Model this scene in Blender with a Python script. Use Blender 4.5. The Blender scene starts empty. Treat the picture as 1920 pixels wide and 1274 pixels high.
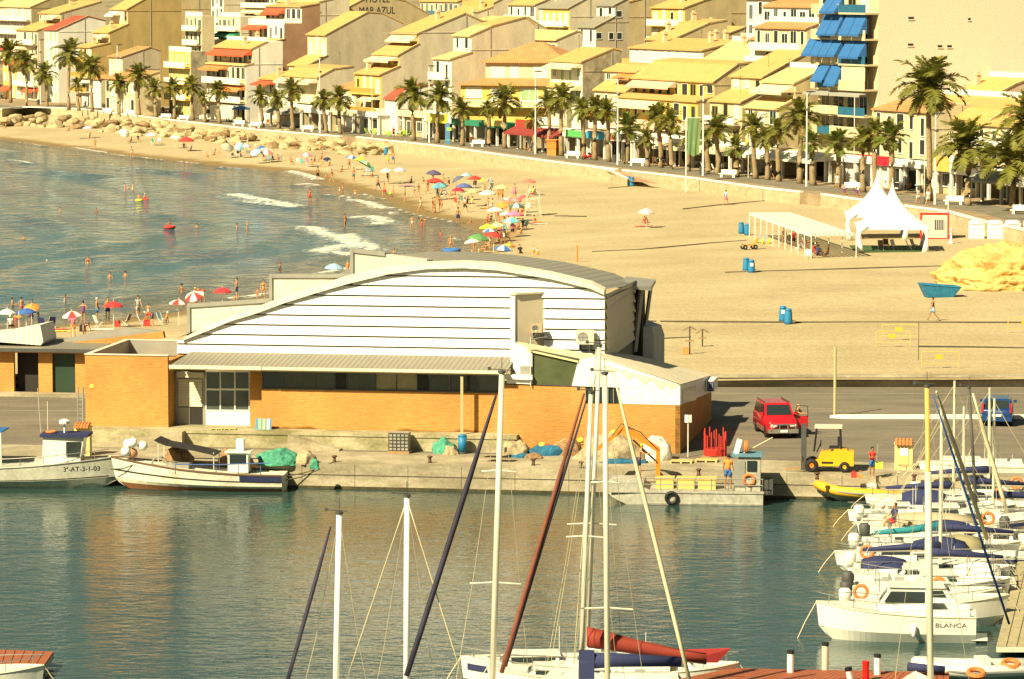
import bpy,bmesh,math,random
import numpy as np
from mathutils import Vector,Matrix,Euler
random.seed(7)
R=math.radians
sc=bpy.context.scene
COL=sc.collection
#camera
FPX,CAMZ,HOR=7000.0,27.3,-41.0
PITCH=math.atan((637-HOR)/FPX)
cam_d=bpy.data.cameras.new('camera');cam=bpy.data.objects.new('camera',cam_d);COL.objects.link(cam)
cam.location=(0,0,CAMZ);cam.rotation_euler=(R(90)-PITCH,0,0)
cam_d.sensor_width=36;cam_d.lens=FPX/1920*36
cam_d.clip_start=1;cam_d.clip_end=6000
sc.camera=cam
#light
SUN_EL,SUN_PHI=R(41),R(49)
SUN_DIR=Vector((-math.cos(SUN_PHI)*math.cos(SUN_EL),-math.sin(SUN_PHI)*math.cos(SUN_EL),math.sin(SUN_EL)))
world=bpy.data.worlds.new('World');sc.world=world;world.use_nodes=True
nt=world.node_tree;nt.nodes.clear()
sky=nt.nodes.new('ShaderNodeTexSky');sky.sky_type='NISHITA';sky.sun_disc=False
sky.sun_elevation=SUN_EL;sky.sun_rotation=math.atan2(SUN_DIR.x,SUN_DIR.y)
sky.air_density=1.0;sky.dust_density=1.2;sky.ozone_density=1.0;sky.altitude=20
tint=nt.nodes.new('ShaderNodeMix');tint.data_type='RGBA';tint.blend_type='MULTIPLY'
tint.inputs[0].default_value=1.0;tint.inputs[7].default_value=(0.80,0.72,0.47,1)
bg=nt.nodes.new('ShaderNodeBackground');bg.inputs[1].default_value=0.05
wo=nt.nodes.new('ShaderNodeOutputWorld')
nt.links.new(sky.outputs[0],tint.inputs[6]);nt.links.new(tint.outputs[2],bg.inputs[0]);nt.links.new(bg.outputs[0],wo.inputs[0])
sun_d=bpy.data.lights.new('sun','SUN');sun_d.energy=5.0;sun_d.angle=R(0.5);sun_d.color=(1.0,0.87,0.56)
sun=bpy.data.objects.new('sun',sun_d);COL.objects.link(sun);sun.location=(0,0,200)
sun.rotation_euler=SUN_DIR.to_track_quat('Z','Y').to_euler()
sc.view_settings.view_transform='Standard';sc.view_settings.look='None'
sc.view_settings.exposure=0.93;sc.view_settings.gamma=1.0;sc.view_settings.use_curve_mapping=False
sc.render.engine='CYCLES'
sc.cycles.max_bounces=6;sc.cycles.diffuse_bounces=2;sc.cycles.glossy_bounces=3
sc.cycles.transparent_max_bounces=8;sc.cycles.use_denoising=True
sc.cycles.caustics_reflective=False;sc.cycles.caustics_refractive=False
#photograph pixel -> place
cP,sP=math.cos(PITCH),math.sin(PITCH)
def ray(px,py):
 a,b=(px-960)/FPX,(637-py)/FPX
 return Vector((a,cP+b*sP,-sP+b*cP))
def P(px,py,z=0.0):
 r=ray(px,py);t=(z-CAMZ)/r.z
 return Vector((r.x*t,r.y*t,z))
def PY(px,py,Y):
 r=ray(px,py);t=Y/r.y
 return Vector((r.x*t,Y,CAMZ+r.z*t))
def scale_at(Y):return FPX/(Y*cP+2)
#mesh builder
class MB:
 def __init__(s):s.v=[];s.f=[];s.m=[];s.k=0;s.M=None
 def add(s,vs,fs):
  o=len(s.v)
  if s.M is not None:vs=[s.M@Vector(v)for v in vs]
  s.v.extend(tuple(v)for v in vs)
  s.f.extend([tuple(o+i for i in f)for f in fs]);s.m.extend([s.k]*len(fs));return s
 def box(s,x0,x1,y0,y1,z0,z1):
  return s.add([(x0,y0,z0),(x1,y0,z0),(x1,y1,z0),(x0,y1,z0),(x0,y0,z1),(x1,y0,z1),(x1,y1,z1),(x0,y1,z1)],[(0,3,2,1),(4,5,6,7),(0,1,5,4),(1,2,6,5),(2,3,7,6),(3,0,4,7)])
 def cbox(s,c,sz,rz=0,rx=0,ry=0):
  M=Matrix.Translation(c)@Euler((rx,ry,rz)).to_matrix().to_4x4()
  a,b,h=sz[0]/2,sz[1]/2,sz[2]/2
  vs=[M@Vector(p)for p in[(-a,-b,-h),(a,-b,-h),(a,b,-h),(-a,b,-h),(-a,-b,h),(a,-b,h),(a,b,h),(-a,b,h)]]
  return s.add(vs,[(0,3,2,1),(4,5,6,7),(0,1,5,4),(1,2,6,5),(2,3,7,6),(3,0,4,7)])
 def poly(s,vs):return s.add(vs,[tuple(range(len(vs)))])
 def prism(s,pts,z0,z1,cap=True):
  n=len(pts)
  zz=(lambda q,i:q[i])if isinstance(z1,(list,tuple))else(lambda q,i:q)
  vs=[(p[0],p[1],z0)for p in pts]+[(p[0],p[1],zz(z1,i))for i,p in enumerate(pts)]
  fs=[(i,(i+1)%n,n+(i+1)%n,n+i)for i in range(n)]
  if cap:fs+=[tuple(range(n,2*n)),tuple(reversed(range(n)))]
  return s.add(vs,fs)
 def xprism(s,prof,x0,x1):
  n=len(prof)
  vs=[(x0,p[0],p[1])for p in prof]+[(x1,p[0],p[1])for p in prof]
  fs=[(i,(i+1)%n,n+(i+1)%n,n+i)for i in range(n)]+[tuple(range(n,2*n)),tuple(reversed(range(n)))]
  return s.add(vs,fs)
 def tube(s,pts,r,n=6,cap=True):
  pts=[Vector(p)for p in pts];rr=r if isinstance(r,(list,tuple))else[r]*len(pts)
  vs=[];fs=[]
  for i,p in enumerate(pts):
   d=(pts[min(i+1,len(pts)-1)]-pts[max(i-1,0)]).normalized()
   u=d.cross(Vector((0,0,1)))
   if u.length<1e-3:u=Vector((1,0,0))
   u.normalize();w=d.cross(u)
   for k in range(n):
    a=2*math.pi*k/n
    vs.append(p+(u*math.cos(a)+w*math.sin(a))*rr[i])
  for i in range(len(pts)-1):
   for k in range(n):
    fs.append((i*n+k,i*n+(k+1)%n,(i+1)*n+(k+1)%n,(i+1)*n+k))
  if cap:fs+=[tuple(reversed(range(n))),tuple(range((len(pts)-1)*n,len(pts)*n))]
  return s.add(vs,fs)
 def lathe(s,prof,n=12,c=(0,0,0),sx=1,sy=1):
  vs=[];fs=[]
  for r,z in prof:
   for k in range(n):
    a=2*math.pi*k/n
    vs.append((c[0]+r*sx*math.cos(a),c[1]+r*sy*math.sin(a),c[2]+z))
  for i in range(len(prof)-1):
   for k in range(n):
    fs.append((i*n+k,i*n+(k+1)%n,(i+1)*n+(k+1)%n,(i+1)*n+k))
  fs+=[tuple(reversed(range(n))),tuple(range((len(prof)-1)*n,len(prof)*n))]
  return s.add(vs,fs)
 def torus(s,c,R0,r,axis='z',n=16,m=6):
  vs=[];fs=[]
  for i in range(n):
   a=2*math.pi*i/n
   for j in range(m):
    b=2*math.pi*j/m
    x,y,z=(R0+r*math.cos(b))*math.cos(a),(R0+r*math.cos(b))*math.sin(a),r*math.sin(b)
    if axis=='y':x,y,z=x,z,y
    if axis=='x':x,y,z=z,x,y
    vs.append((c[0]+x,c[1]+y,c[2]+z))
  for i in range(n):
   for j in range(m):
    fs.append((i*m+j,((i+1)%n)*m+j,((i+1)%n)*m+(j+1)%m,i*m+(j+1)%m))
  return s.add(vs,fs)
 def loft(s,rings,cap0=True,cap1=True,closed=True):
  n=len(rings[0]);vs=[p for r in rings for p in r];fs=[]
  for i in range(len(rings)-1):
   for k in range(n if closed else n-1):
    fs.append((i*n+k,i*n+(k+1)%n,(i+1)*n+(k+1)%n,(i+1)*n+k))
  if cap0:fs.append(tuple(reversed(range(n))))
  if cap1:fs.append(tuple(range((len(rings)-1)*n,len(rings)*n)))
  return s.add(vs,fs)
 def ball(s,c,r,n=10,m=6,sz=1.0):
  prof=[(max(1e-3,r*math.sin(math.pi*i/m)),-r*sz*math.cos(math.pi*i/m))for i in range(m+1)]
  return s.lathe(prof,n,c)
 def mesh(s,name,mats,smooth=False):
  me=bpy.data.meshes.new(name);me.from_pydata(s.v,[],s.f)
  for m in(mats if isinstance(mats,(list,tuple))else[mats]):me.materials.append(m)
  if isinstance(mats,(list,tuple)):me.polygons.foreach_set('material_index',s.m)
  if smooth:me.polygons.foreach_set('use_smooth',[True]*len(s.f))
  me.update();return me
 def build(s,name,mats,parent=None,smooth=False):
  return link(name,s.mesh(name,mats,smooth),parent)
def link(name,me,parent=None):
 o=bpy.data.objects.new(name,me);COL.objects.link(o)
 if parent is not None:o.parent=parent
 return o
def tag(o,label=None,cat=None,group=None,kind=None):
 if label:o['label']=label
 if cat:o['category']=cat
 if group:o['group']=group
 if kind:o['kind']=kind
 return o
def root(name,loc,label,cat,group=None,rz=0.0,scale=None):
 o=bpy.data.objects.new(name,None);COL.objects.link(o);o.empty_display_size=.3
 o.location=loc;o.rotation_euler=(0,0,rz)
 if scale:o.scale=(scale,)*3
 return tag(o,label,cat,group)
def dup(o,parent=None):
 c=o.copy();COL.objects.link(c);c.parent=parent
 for ch in list(KIDS.get(o.name,[]))if False else[k for k in o.children]:dup(ch,c)
 return c
KIDS={}
#materials
MATS={}
def mat(name,col,rough=.7,metal=0.0,var=.12,vs=1.5,bump=0.0,bs=8.0,spec=.4,fine=0.0,stretch=(1,1,1),coat=0.0,emit=0,double=None):
 if name in MATS:return MATS[name]
 m=bpy.data.materials.new(name);m.use_nodes=True;MATS[name]=m
 n=m.node_tree.nodes;l=m.node_tree.links;b=n['Principled BSDF']
 b.inputs['Roughness'].default_value=rough;b.inputs['Metallic'].default_value=metal
 b.inputs['Specular IOR Level'].default_value=spec;b.inputs['Coat Weight'].default_value=coat
 b.inputs['Base Color'].default_value=(*col,1)
 if var or bump or double:
  tc=n.new('ShaderNodeTexCoord');mp=n.new('ShaderNodeMapping');mp.inputs['Scale'].default_value=stretch
  l.new(tc.outputs['Object'],mp.inputs[0])
 if var or double:
  no=n.new('ShaderNodeTexNoise');no.inputs['Scale'].default_value=vs;no.inputs['Detail'].default_value=5;no.inputs['Roughness'].default_value=.65
  l.new(mp.outputs[0],no.inputs[0])
  rp=n.new('ShaderNodeValToRGB');l.new(no.outputs[0],rp.inputs[0])
  rp.color_ramp.elements[0].position=.3;rp.color_ramp.elements[1].position=.7
  c2=double if double else tuple(min(1,c*(1+var*.6))for c in col)
  rp.color_ramp.elements[0].color=(*[c*(1-var)for c in col],1);rp.color_ramp.elements[1].color=(*c2,1)
  l.new(rp.outputs[0],b.inputs['Base Color'])
 if bump:
  nb=n.new('ShaderNodeTexNoise');nb.inputs['Scale'].default_value=bs;nb.inputs['Detail'].default_value=4
  l.new(mp.outputs[0],nb.inputs[0])
  bu=n.new('ShaderNodeBump');bu.inputs['Strength'].default_value=bump;bu.inputs['Distance'].default_value=.1
  l.new(nb.outputs[0],bu.inputs['Height']);l.new(bu.outputs[0],b.inputs['Normal'])
 return m
def nodes_of(name):
 m=bpy.data.materials.new(name);m.use_nodes=True;MATS[name]=m
 return m,m.node_tree.nodes,m.node_tree.links,m.node_tree.nodes['Principled BSDF']
def N(n,t,**kw):
 o=n.new(t)
 for k,v in kw.items():
  if k.startswith('i_'):o.inputs[k[2:].replace('_',' ')].default_value=v
  else:setattr(o,k,v)
 return o
def ramp(n,pts):
 r=n.new('ShaderNodeValToRGB');e=r.color_ramp.elements
 while len(e)<len(pts):e.new(.5)
 for q,(p,c)in zip(e,pts):q.position=p;q.color=(*c,1)if len(c)==3 else c
 return r
def wave_mat(name,ca,cb,scale,axis='X',rough=.7,bump=.5,metal=0,var=.25,dist=.02):
 m,n,l,b=nodes_of(name);b.inputs['Roughness'].default_value=rough;b.inputs['Metallic'].default_value=metal
 tc=N(n,'ShaderNodeTexCoord');w=N(n,'ShaderNodeTexWave',bands_direction=axis);w.inputs['Scale'].default_value=scale;w.inputs['Distortion'].default_value=0.4
 l.new(tc.outputs['Object'],w.inputs[0])
 r=ramp(n,[(0.15,ca),(.6,cb)]);l.new(w.outputs['Fac'],r.inputs[0])
 no=N(n,'ShaderNodeTexNoise');no.inputs['Scale'].default_value=.8;no.inputs['Detail'].default_value=8;no.inputs['Roughness'].default_value=.75
 l.new(tc.outputs['Object'],no.inputs[0])
 r2=ramp(n,[(.3,(1-var,)*3),(.7,(1+var*.3,)*3)]);l.new(no.outputs[0],r2 .inputs[0])
 mx=N(n,'ShaderNodeMix',data_type='RGBA',blend_type='MULTIPLY');mx.inputs[0].default_value=1
 l.new(r.outputs[0],mx.inputs[6]);l.new(r2 .outputs[0],mx.inputs[7]);l.new(mx.outputs[2],b.inputs['Base Color'])
 bu=N(n,'ShaderNodeBump');bu.inputs['Strength'].default_value=bump;bu.inputs['Distance'].default_value=dist*2
 l.new(w.outputs['Fac'],bu.inputs['Height']);l.new(bu.outputs[0],b.inputs['Normal'])
 return m
def brick_mat(name,c1,c2,mortar,sx=4.0,stain=None):
 m,n,l,b=nodes_of(name);b.inputs['Roughness'].default_value=.85;b.inputs['Specular IOR Level'].default_value=.2
 tc=N(n,'ShaderNodeTexCoord');sp=N(n,'ShaderNodeSeparateXYZ');l.new(tc.outputs['Object'],sp.inputs[0])
 ad=N(n,'ShaderNodeMath',operation='ADD');l.new(sp.outputs[0],ad.inputs[0]);l.new(sp.outputs[1],ad.inputs[1])
 cb=N(n,'ShaderNodeCombineXYZ');l.new(ad.outputs[0],cb.inputs[0]);l.new(sp.outputs[2],cb.inputs[1])
 br=N(n,'ShaderNodeTexBrick');br.inputs['Scale'].default_value=1;br.inputs['Brick Width'].default_value=.29;br.inputs['Row Height'].default_value=.085
 br.inputs['Mortar Size'].default_value=.016;br.inputs['Color1'].default_value=(*c1,1);br.inputs['Color2'].default_value=(*c2,1);br.inputs['Mortar'].default_value=(*mortar,1)
 l.new(cb.outputs[0],br.inputs[0])
 mp=N(n,'ShaderNodeMapping');mp.inputs['Scale'].default_value=(2.0,13,1);l.new(cb.outputs[0],mp.inputs[0])
 no=N(n,'ShaderNodeTexNoise');no.inputs['Scale'].default_value=1.0;no.inputs['Detail'].default_value=6;no.inputs['Roughness'].default_value=.7;l.new(mp.outputs[0],no.inputs[0])
 r=ramp(n,[(.3,(.78,.74,.68)),(.72,(1.14,1.14,1.14))]);l.new(no.outputs[0],r.inputs[0])
 no2=N(n,'ShaderNodeTexNoise');no2 .inputs['Scale'].default_value=.25;no2 .inputs['Detail'].default_value=6;l.new(tc.outputs['Object'],no2 .inputs[0])
 r2=ramp(n,[(.35,(.84,.82,.8)),(.65,(1.08,1.08,1.08))]);l.new(no2 .outputs[0],r2 .inputs[0])
 m1=N(n,'ShaderNodeMix',data_type='RGBA',blend_type='MULTIPLY');m1 .inputs[0].default_value=1;l.new(br.outputs[0],m1 .inputs[6]);l.new(r.outputs[0],m1 .inputs[7])
 m2=N(n,'ShaderNodeMix',data_type='RGBA',blend_type='MULTIPLY');m2 .inputs[0].default_value=1;l.new(m1 .outputs[2],m2 .inputs[6]);l.new(r2 .outputs[0],m2 .inputs[7])
 out=m2 .outputs[2]
 if stain:
  mr=N(n,'ShaderNodeMapRange');mr.inputs['From Min'].default_value=stain+.9;mr.inputs['From Max'].default_value=stain
  l.new(sp.outputs[2],mr.inputs[0])
  n3=N(n,'ShaderNodeTexNoise');n3 .inputs['Scale'].default_value=.35;n3 .inputs['Detail'].default_value=4;l.new(tc.outputs['Object'],n3 .inputs[0])
  mu=N(n,'ShaderNodeMath',operation='MULTIPLY');l.new(mr.outputs[0],mu.inputs[0]);l.new(n3 .outputs[0],mu.inputs[1])
  r3=ramp(n,[(.42,(1,1,1)),(.5,(.42,.4,.3))]);l.new(mu.outputs[0],r3 .inputs[0])
  m3=N(n,'ShaderNodeMix',data_type='RGBA',blend_type='MULTIPLY');m3 .inputs[0].default_value=1;l.new(out,m3 .inputs[6]);l.new(r3 .outputs[0],m3 .inputs[7]);out=m3 .outputs[2]
 l.new(out,b.inputs['Base Color'])
 bu=N(n,'ShaderNodeBump');bu.inputs['Strength'].default_value=.6;bu.inputs['Distance'].default_value=.02
 l.new(br.outputs['Fac'],bu.inputs['Height']);bu.invert=True;l.new(bu.outputs[0],b.inputs['Normal'])
 return m
def stained(name,col,dark,rough=.8,sc1=.5,stretch=(1,1,3),bump=.3,amt=(.4,.62)):
 m,n,l,b=nodes_of(name);b.inputs['Roughness'].default_value=rough;b.inputs['Specular IOR Level'].default_value=.25
 tc=N(n,'ShaderNodeTexCoord');mp=N(n,'ShaderNodeMapping');mp.inputs['Scale'].default_value=stretch;l.new(tc.outputs['Object'],mp.inputs[0])
 a=N(n,'ShaderNodeTexNoise');a.inputs['Scale'].default_value=sc1;a.inputs['Detail'].default_value=9;a.inputs['Roughness'].default_value=.7;l.new(mp.outputs[0],a.inputs[0])
 r=ramp(n,[(amt[0],dark),(amt[1],col)]);l.new(a.outputs[0],r.inputs[0])
 f=N(n,'ShaderNodeTexNoise');f.inputs['Scale'].default_value=6;f.inputs['Detail'].default_value=6;l.new(tc.outputs['Object'],f.inputs[0])
 r2=ramp(n,[(.3,(.86,.86,.86)),(.7,(1.08,1.08,1.08))]);l.new(f.outputs[0],r2 .inputs[0])
 mx=N(n,'ShaderNodeMix',data_type='RGBA',blend_type='MULTIPLY');mx.inputs[0].default_value=1;l.new(r.outputs[0],mx.inputs[6]);l.new(r2 .outputs[0],mx.inputs[7]);l.new(mx.outputs[2],b.inputs['Base Color'])
 bu=N(n,'ShaderNodeBump');bu.inputs['Strength'].default_value=bump;bu.inputs['Distance'].default_value=.05;l.new(f.outputs[0],bu.inputs['Height']);l.new(bu.outputs[0],b.inputs['Normal'])
 return m
WHITE=mat('white_paint',(.80,.79,.74),.5,var=.05)
WHITEP=mat('white_plaster',(.78,.76,.68),.8,var=.1,vs=.7,bump=.15)
OFFW=mat('off_white',(.62,.57,.44),.7,var=.15,vs=.9,bump=.1)
GREY=mat('grey_metal',(.34,.33,.29),.5,.3,var=.12)
DGREY=mat('dark_grey',(.07,.07,.065),.6,var=.2)
BLACK=mat('black_rubber',(.015,.015,.016),.6,var=.2)
STEEL=mat('steel',(.45,.44,.40),.35,.8,var=.1)
GLASSD=mat('dark_glass',(.02,.03,.03),.08,0,var=0,spec=.8)
WOOD=mat('wood',(.36,.22,.10),.7,var=.3,vs=4,stretch=(1,1,6))
CONC=stained('concrete',(.46,.40,.28),(.27,.23,.15),sc1=.35,stretch=(1,1,2.5))
def paint(c,rough=.4,name=None,**k):return mat(name or 'paint_%02d_%02d_%02d'%tuple(int(q*99)for q in c),c,rough,**k)
#the shore and the heights
WL=[(-420,236),(-200,249),(0,263),(83,274),(176,285),(226,293),(301,300),(372,308),(452,316),(555,325),(600,343),(676,364),(722,375),(756,397),(802,409),(854,418),(897,437),(903,455),(880,474),(800,490),(700,507),(600,530),(500,556),(430,566),(350,580),(290,591),(200,604),(100,611),(0,620),(-200,632),(-700,650)]
WLW=np.array([P(x,y,0)[:2]for x,y in WL])
SEAPOLY=np.vstack([WLW,[(-900,WLW[-1][1]),(-900,WLW[0][1])]])
def seg_dist(X,Y,poly):
 d=np.full(X.shape,1e9)
 for(x0,y0),(x1,y1)in zip(poly[:-1],poly[1:]):
  dx,dy=x1-x0,y1-y0;t=np.clip(((X-x0)*dx+(Y-y0)*dy)/(dx*dx+dy*dy),0,1)
  d=np.minimum(d,np.hypot(X-x0-t*dx,Y-y0-t*dy))
 return d
def inside(X,Y,poly):
 c=np.zeros(X.shape,bool);n=len(poly)
 for i in range(n):
  x0,y0=poly[i];x1,y1=poly[(i+1)%n]
  if y0==y1:continue
  k=((y0>Y)!=(y1>Y))&(X<(x1-x0)*(Y-y0)/(y1-y0)+x0);c^=k
 return c
def shore(X,Y):
 X=np.asarray(X,float);Y=np.asarray(Y,float)
 d=seg_dist(X,Y,WLW);return np.where(inside(X,Y,SEAPOLY),-d,d)
def hgt(X,Y):
 s=shore(X,Y)
 return np.where(s>0,1.95*(1-np.exp(-s/30.0)),s*.05)
def at(px,py,dz=0.0):
 z=1.0
 for _ in range(6):
  p=P(px,py,z);z=float(hgt(np.array([p.x]),np.array([p.y]))[0])
  z=max(z,-0.6)
 p=P(px,py,z);return Vector((p.x,p.y,z+dz))
def grid_mesh(name,xs,ys,zf,material,attrs=None,kind='structure',keep=None):
 X,Y=np.meshgrid(xs,ys);Z=zf(X,Y)
 nx,ny=len(xs),len(ys)
 co=np.stack([X,Y,Z],-1).reshape(-1,3)
 i=(np.arange(ny-1)[:,None]*nx+np.arange(nx-1)[None,:])
 q=np.stack([i,i+1,i+1+nx,i+nx],-1).reshape(-1,4)
 if keep is not None:
  k=keep(X,Y).reshape(-1);q=q[k[q].any(axis=1)]
 me=bpy.data.meshes.new(name);me.vertices.add(len(co));me.vertices.foreach_set('co',co.ravel())
 me.loops.add(len(q)*4);me.loops.foreach_set('vertex_index',q.ravel().astype(np.int32))
 me.polygons.add(len(q));me.polygons.foreach_set('loop_start',np.arange(0,len(q)*4,4,dtype=np.int32))
 me.polygons.foreach_set('use_smooth',np.ones(len(q),bool))
 me.update(calc_edges=True)
 for an,fn in(attrs or{}).items():
  a=me.attributes.new(an,'FLOAT','POINT');a.data.foreach_set('value',np.asarray(fn(X,Y),np.float32).ravel())
 me.materials.append(material)
 return tag(link(name,me),kind=kind)
m,n,l,b=nodes_of('sand');b.inputs['Roughness'].default_value=.95;b.inputs['Specular IOR Level'].default_value=.1
tc=N(n,'ShaderNodeTexCoord');at_=N(n,'ShaderNodeAttribute',attribute_name='inland')
n1=N(n,'ShaderNodeTexNoise');n1 .inputs['Scale'].default_value=.09;n1 .inputs['Detail'].default_value=8;l.new(tc.outputs['Object'],n1 .inputs[0])
n2=N(n,'ShaderNodeTexNoise');n2 .inputs['Scale'].default_value=2.2;n2 .inputs['Detail'].default_value=7;n2 .inputs['Roughness'].default_value=.75;l.new(tc.outputs['Object'],n2 .inputs[0])
dry=ramp(n,[(.3,(.40,.325,.19)),(.72,(.515,.425,.265))]);l.new(n1 .outputs[0],dry.inputs[0])
gr=ramp(n,[(.3,(.80,.78,.74)),(.6,(1.06,1.06,1.06))]);l.new(n2 .outputs[0],gr.inputs[0])
mx=N(n,'ShaderNodeMix',data_type='RGBA',blend_type='MULTIPLY');mx.inputs[0].default_value=1;l.new(dry.outputs[0],mx.inputs[6]);l.new(gr.outputs[0],mx.inputs[7])
nz=N(n,'ShaderNodeTexNoise');nz.inputs['Scale'].default_value=.18;nz.inputs['Detail'].default_value=4;l.new(tc.outputs['Object'],nz.inputs[0])
mad=N(n,'ShaderNodeMath',operation='MULTIPLY_ADD');l.new(nz.outputs[0],mad.inputs[0]);mad.inputs[1].default_value=-6;l.new(at_.outputs['Fac'],mad.inputs[2])
wet=N(n,'ShaderNodeMapRange');wet.inputs['From Min'].default_value=-.5;wet.inputs['From Max'].default_value=1.6;l.new(mad.outputs[0],wet.inputs[0])
mw=N(n,'ShaderNodeMix',data_type='RGBA');l.new(wet.outputs[0],mw.inputs[0]);mw.inputs[6].default_value=(.25,.17,.07,1);tw=N(n,'ShaderNodeTexWave',wave_type='RINGS',rings_direction='Z');tw.inputs['Scale'].default_value=.11;tw.inputs['Distortion'].default_value=9;tw.inputs['Detail'].default_value=2;tw.inputs['Detail Scale'].default_value=.25;l.new(tc.outputs['Object'],tw.inputs[0])
tr=ramp(n,[(.0,(.90,.88,.85)),(.04,(1,1,1))]);l.new(tw.outputs['Fac'],tr.inputs[0]);m7=N(n,'ShaderNodeMix',data_type='RGBA',blend_type='MULTIPLY');m7 .inputs[0].default_value=1;l.new(mx.outputs[2],m7 .inputs[6]);l.new(tr.outputs[0],m7 .inputs[7]);l.new(m7 .outputs[2],mw.inputs[7])
l.new(mw.outputs[2],b.inputs['Base Color'])
wr=N(n,'ShaderNodeMapRange');wr.inputs['From Min'].default_value=-4;wr.inputs['From Max'].default_value=1;wr.inputs['To Min'].default_value=.18;wr.inputs['To Max'].default_value=.95;l.new(mad.outputs[0],wr.inputs[0]);l.new(wr.outputs[0],b.inputs['Roughness'])
sr=N(n,'ShaderNodeMapRange');sr.inputs['From Min'].default_value=-4;sr.inputs['From Max'].default_value=1;sr.inputs['To Min'].default_value=.5;sr.inputs['To Max'].default_value=.05;l.new(mad.outputs[0],sr.inputs[0]);l.new(sr.outputs[0],b.inputs['Specular IOR Level'])
n3=N(n,'ShaderNodeTexNoise');n3 .inputs['Scale'].default_value=3.5;n3 .inputs['Detail'].default_value=6;l.new(tc.outputs['Object'],n3 .inputs[0])
vo=N(n,'ShaderNodeTexVoronoi');vo.inputs['Scale'].default_value=1.1;l.new(tc.outputs['Object'],vo.inputs[0])
ma=N(n,'ShaderNodeMath',operation='MULTIPLY_ADD');l.new(vo.outputs[0],ma.inputs[0]);ma.inputs[1].default_value=.3;l.new(n3 .outputs[0],ma.inputs[2])
bu=N(n,'ShaderNodeBump');bu.inputs['Distance'].default_value=.09;l.new(ma.outputs[0],bu.inputs['Height'])
bs=N(n,'ShaderNodeMapRange');bs.inputs['From Min'].default_value=0;bs.inputs['From Max'].default_value=8;bs.inputs['To Max'].default_value=.95;l.new(mad.outputs[0],bs.inputs[0]);l.new(bs.outputs[0],bu.inputs['Strength'])
l.new(bu.outputs[0],b.inputs['Normal'])
SAND=m
def sand_z(X,Y):
 z=hgt(X,Y)
 rd=np.where(shore(X,Y)>12,1.0,0.0)
 return z+rd*(.02*np.sin(X*.35+Y*.12+np.sin(Y*.05)*3)+.015*np.sin(X*.1-Y*.31+np.sin(X*.07)*2))
beach=grid_mesh('beach',np.arange(-230,131,1.6),np.arange(236.5,800,1.6),sand_z,SAND,{'inland':shore},keep=lambda X,Y:shore(X,Y)>-16)
FOAM=[([(438,364),(470,372),(515,380),(555,388)],1.5),([(450,376),(500,383),(545,389)],.9),([(582,427),(610,440),(640,446),(665,458),(678,466)],2.0),([(640,462),(600,472),(655,480),(690,472)],1.9),([(650,440),(676,455),(700,470)],1.4),([(655,375),(690,381),(715,392)],1.3),([(668,409),(700,408),(722,418),(700,421)],1.6),([(20,301),(38,303),(54,307)],.9),([(33,268),(60,271),(83,275)],.5),([(140,278),(165,282),(190,286)],1.0),([(185,285),(230,293),(270,297),(305,301)],.45),([(337,304),(360,307),(374,308)],.6),([(415,315),(440,316),(460,317)],.4),([(545,322),(575,330),(600,338)],1.3),([(555,348),(580,346),(596,349)],.8),([(676,364),(700,371),(722,375)],.35),([(728,388),(756,398),(790,407)],.3),([(802,409),(830,413),(856,419)],.35),([(610,367),(640,368),(655,372)],.5),([(440,560),(470,558),(500,552)],.9),([(600,514),(640,507),(655,503)],.8),([(260,596),(330,584)],.25),([(120,590),(180,580),(240,578)],.12),([(730,399),(742,404)],.5),([(852,448),(860,451)],.5)]
FW=[(np.array([P(x,y,0)[:2]for x,y in pl]),w)for pl,w in FOAM]
def foam(X,Y):
 a=np.zeros(X.shape)
 for pl,w in FW:
  x0,x1=pl[:,0].min()-12,pl[:,0].max()+12;y0,y1=pl[:,1].min()-16,pl[:,1].max()+16
  k=(X>x0)&(X<x1)&(Y>y0)&(Y<y1)
  if k.any():
   d=seg_dist(X[k],Y[k],pl);a[k]=np.maximum(a[k],np.clip(1.0-d/(w*1.9),0,1))
 return a
def swell(X,Y):
 s=shore(X,Y)
 k=np.clip(-s/18,0,1)
 ph=s+4*np.sin(X*.05+Y*.013)+2.2*np.sin(Y*.07-X*.03)
 z=k*(.09*np.sin(ph*.42)+.05*np.sin(ph*.9+X*.09))+.03*np.sin(X*.8+Y*.3)*np.clip(-s/6,0,1)
 return z+foam(X,Y)*.16
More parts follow.
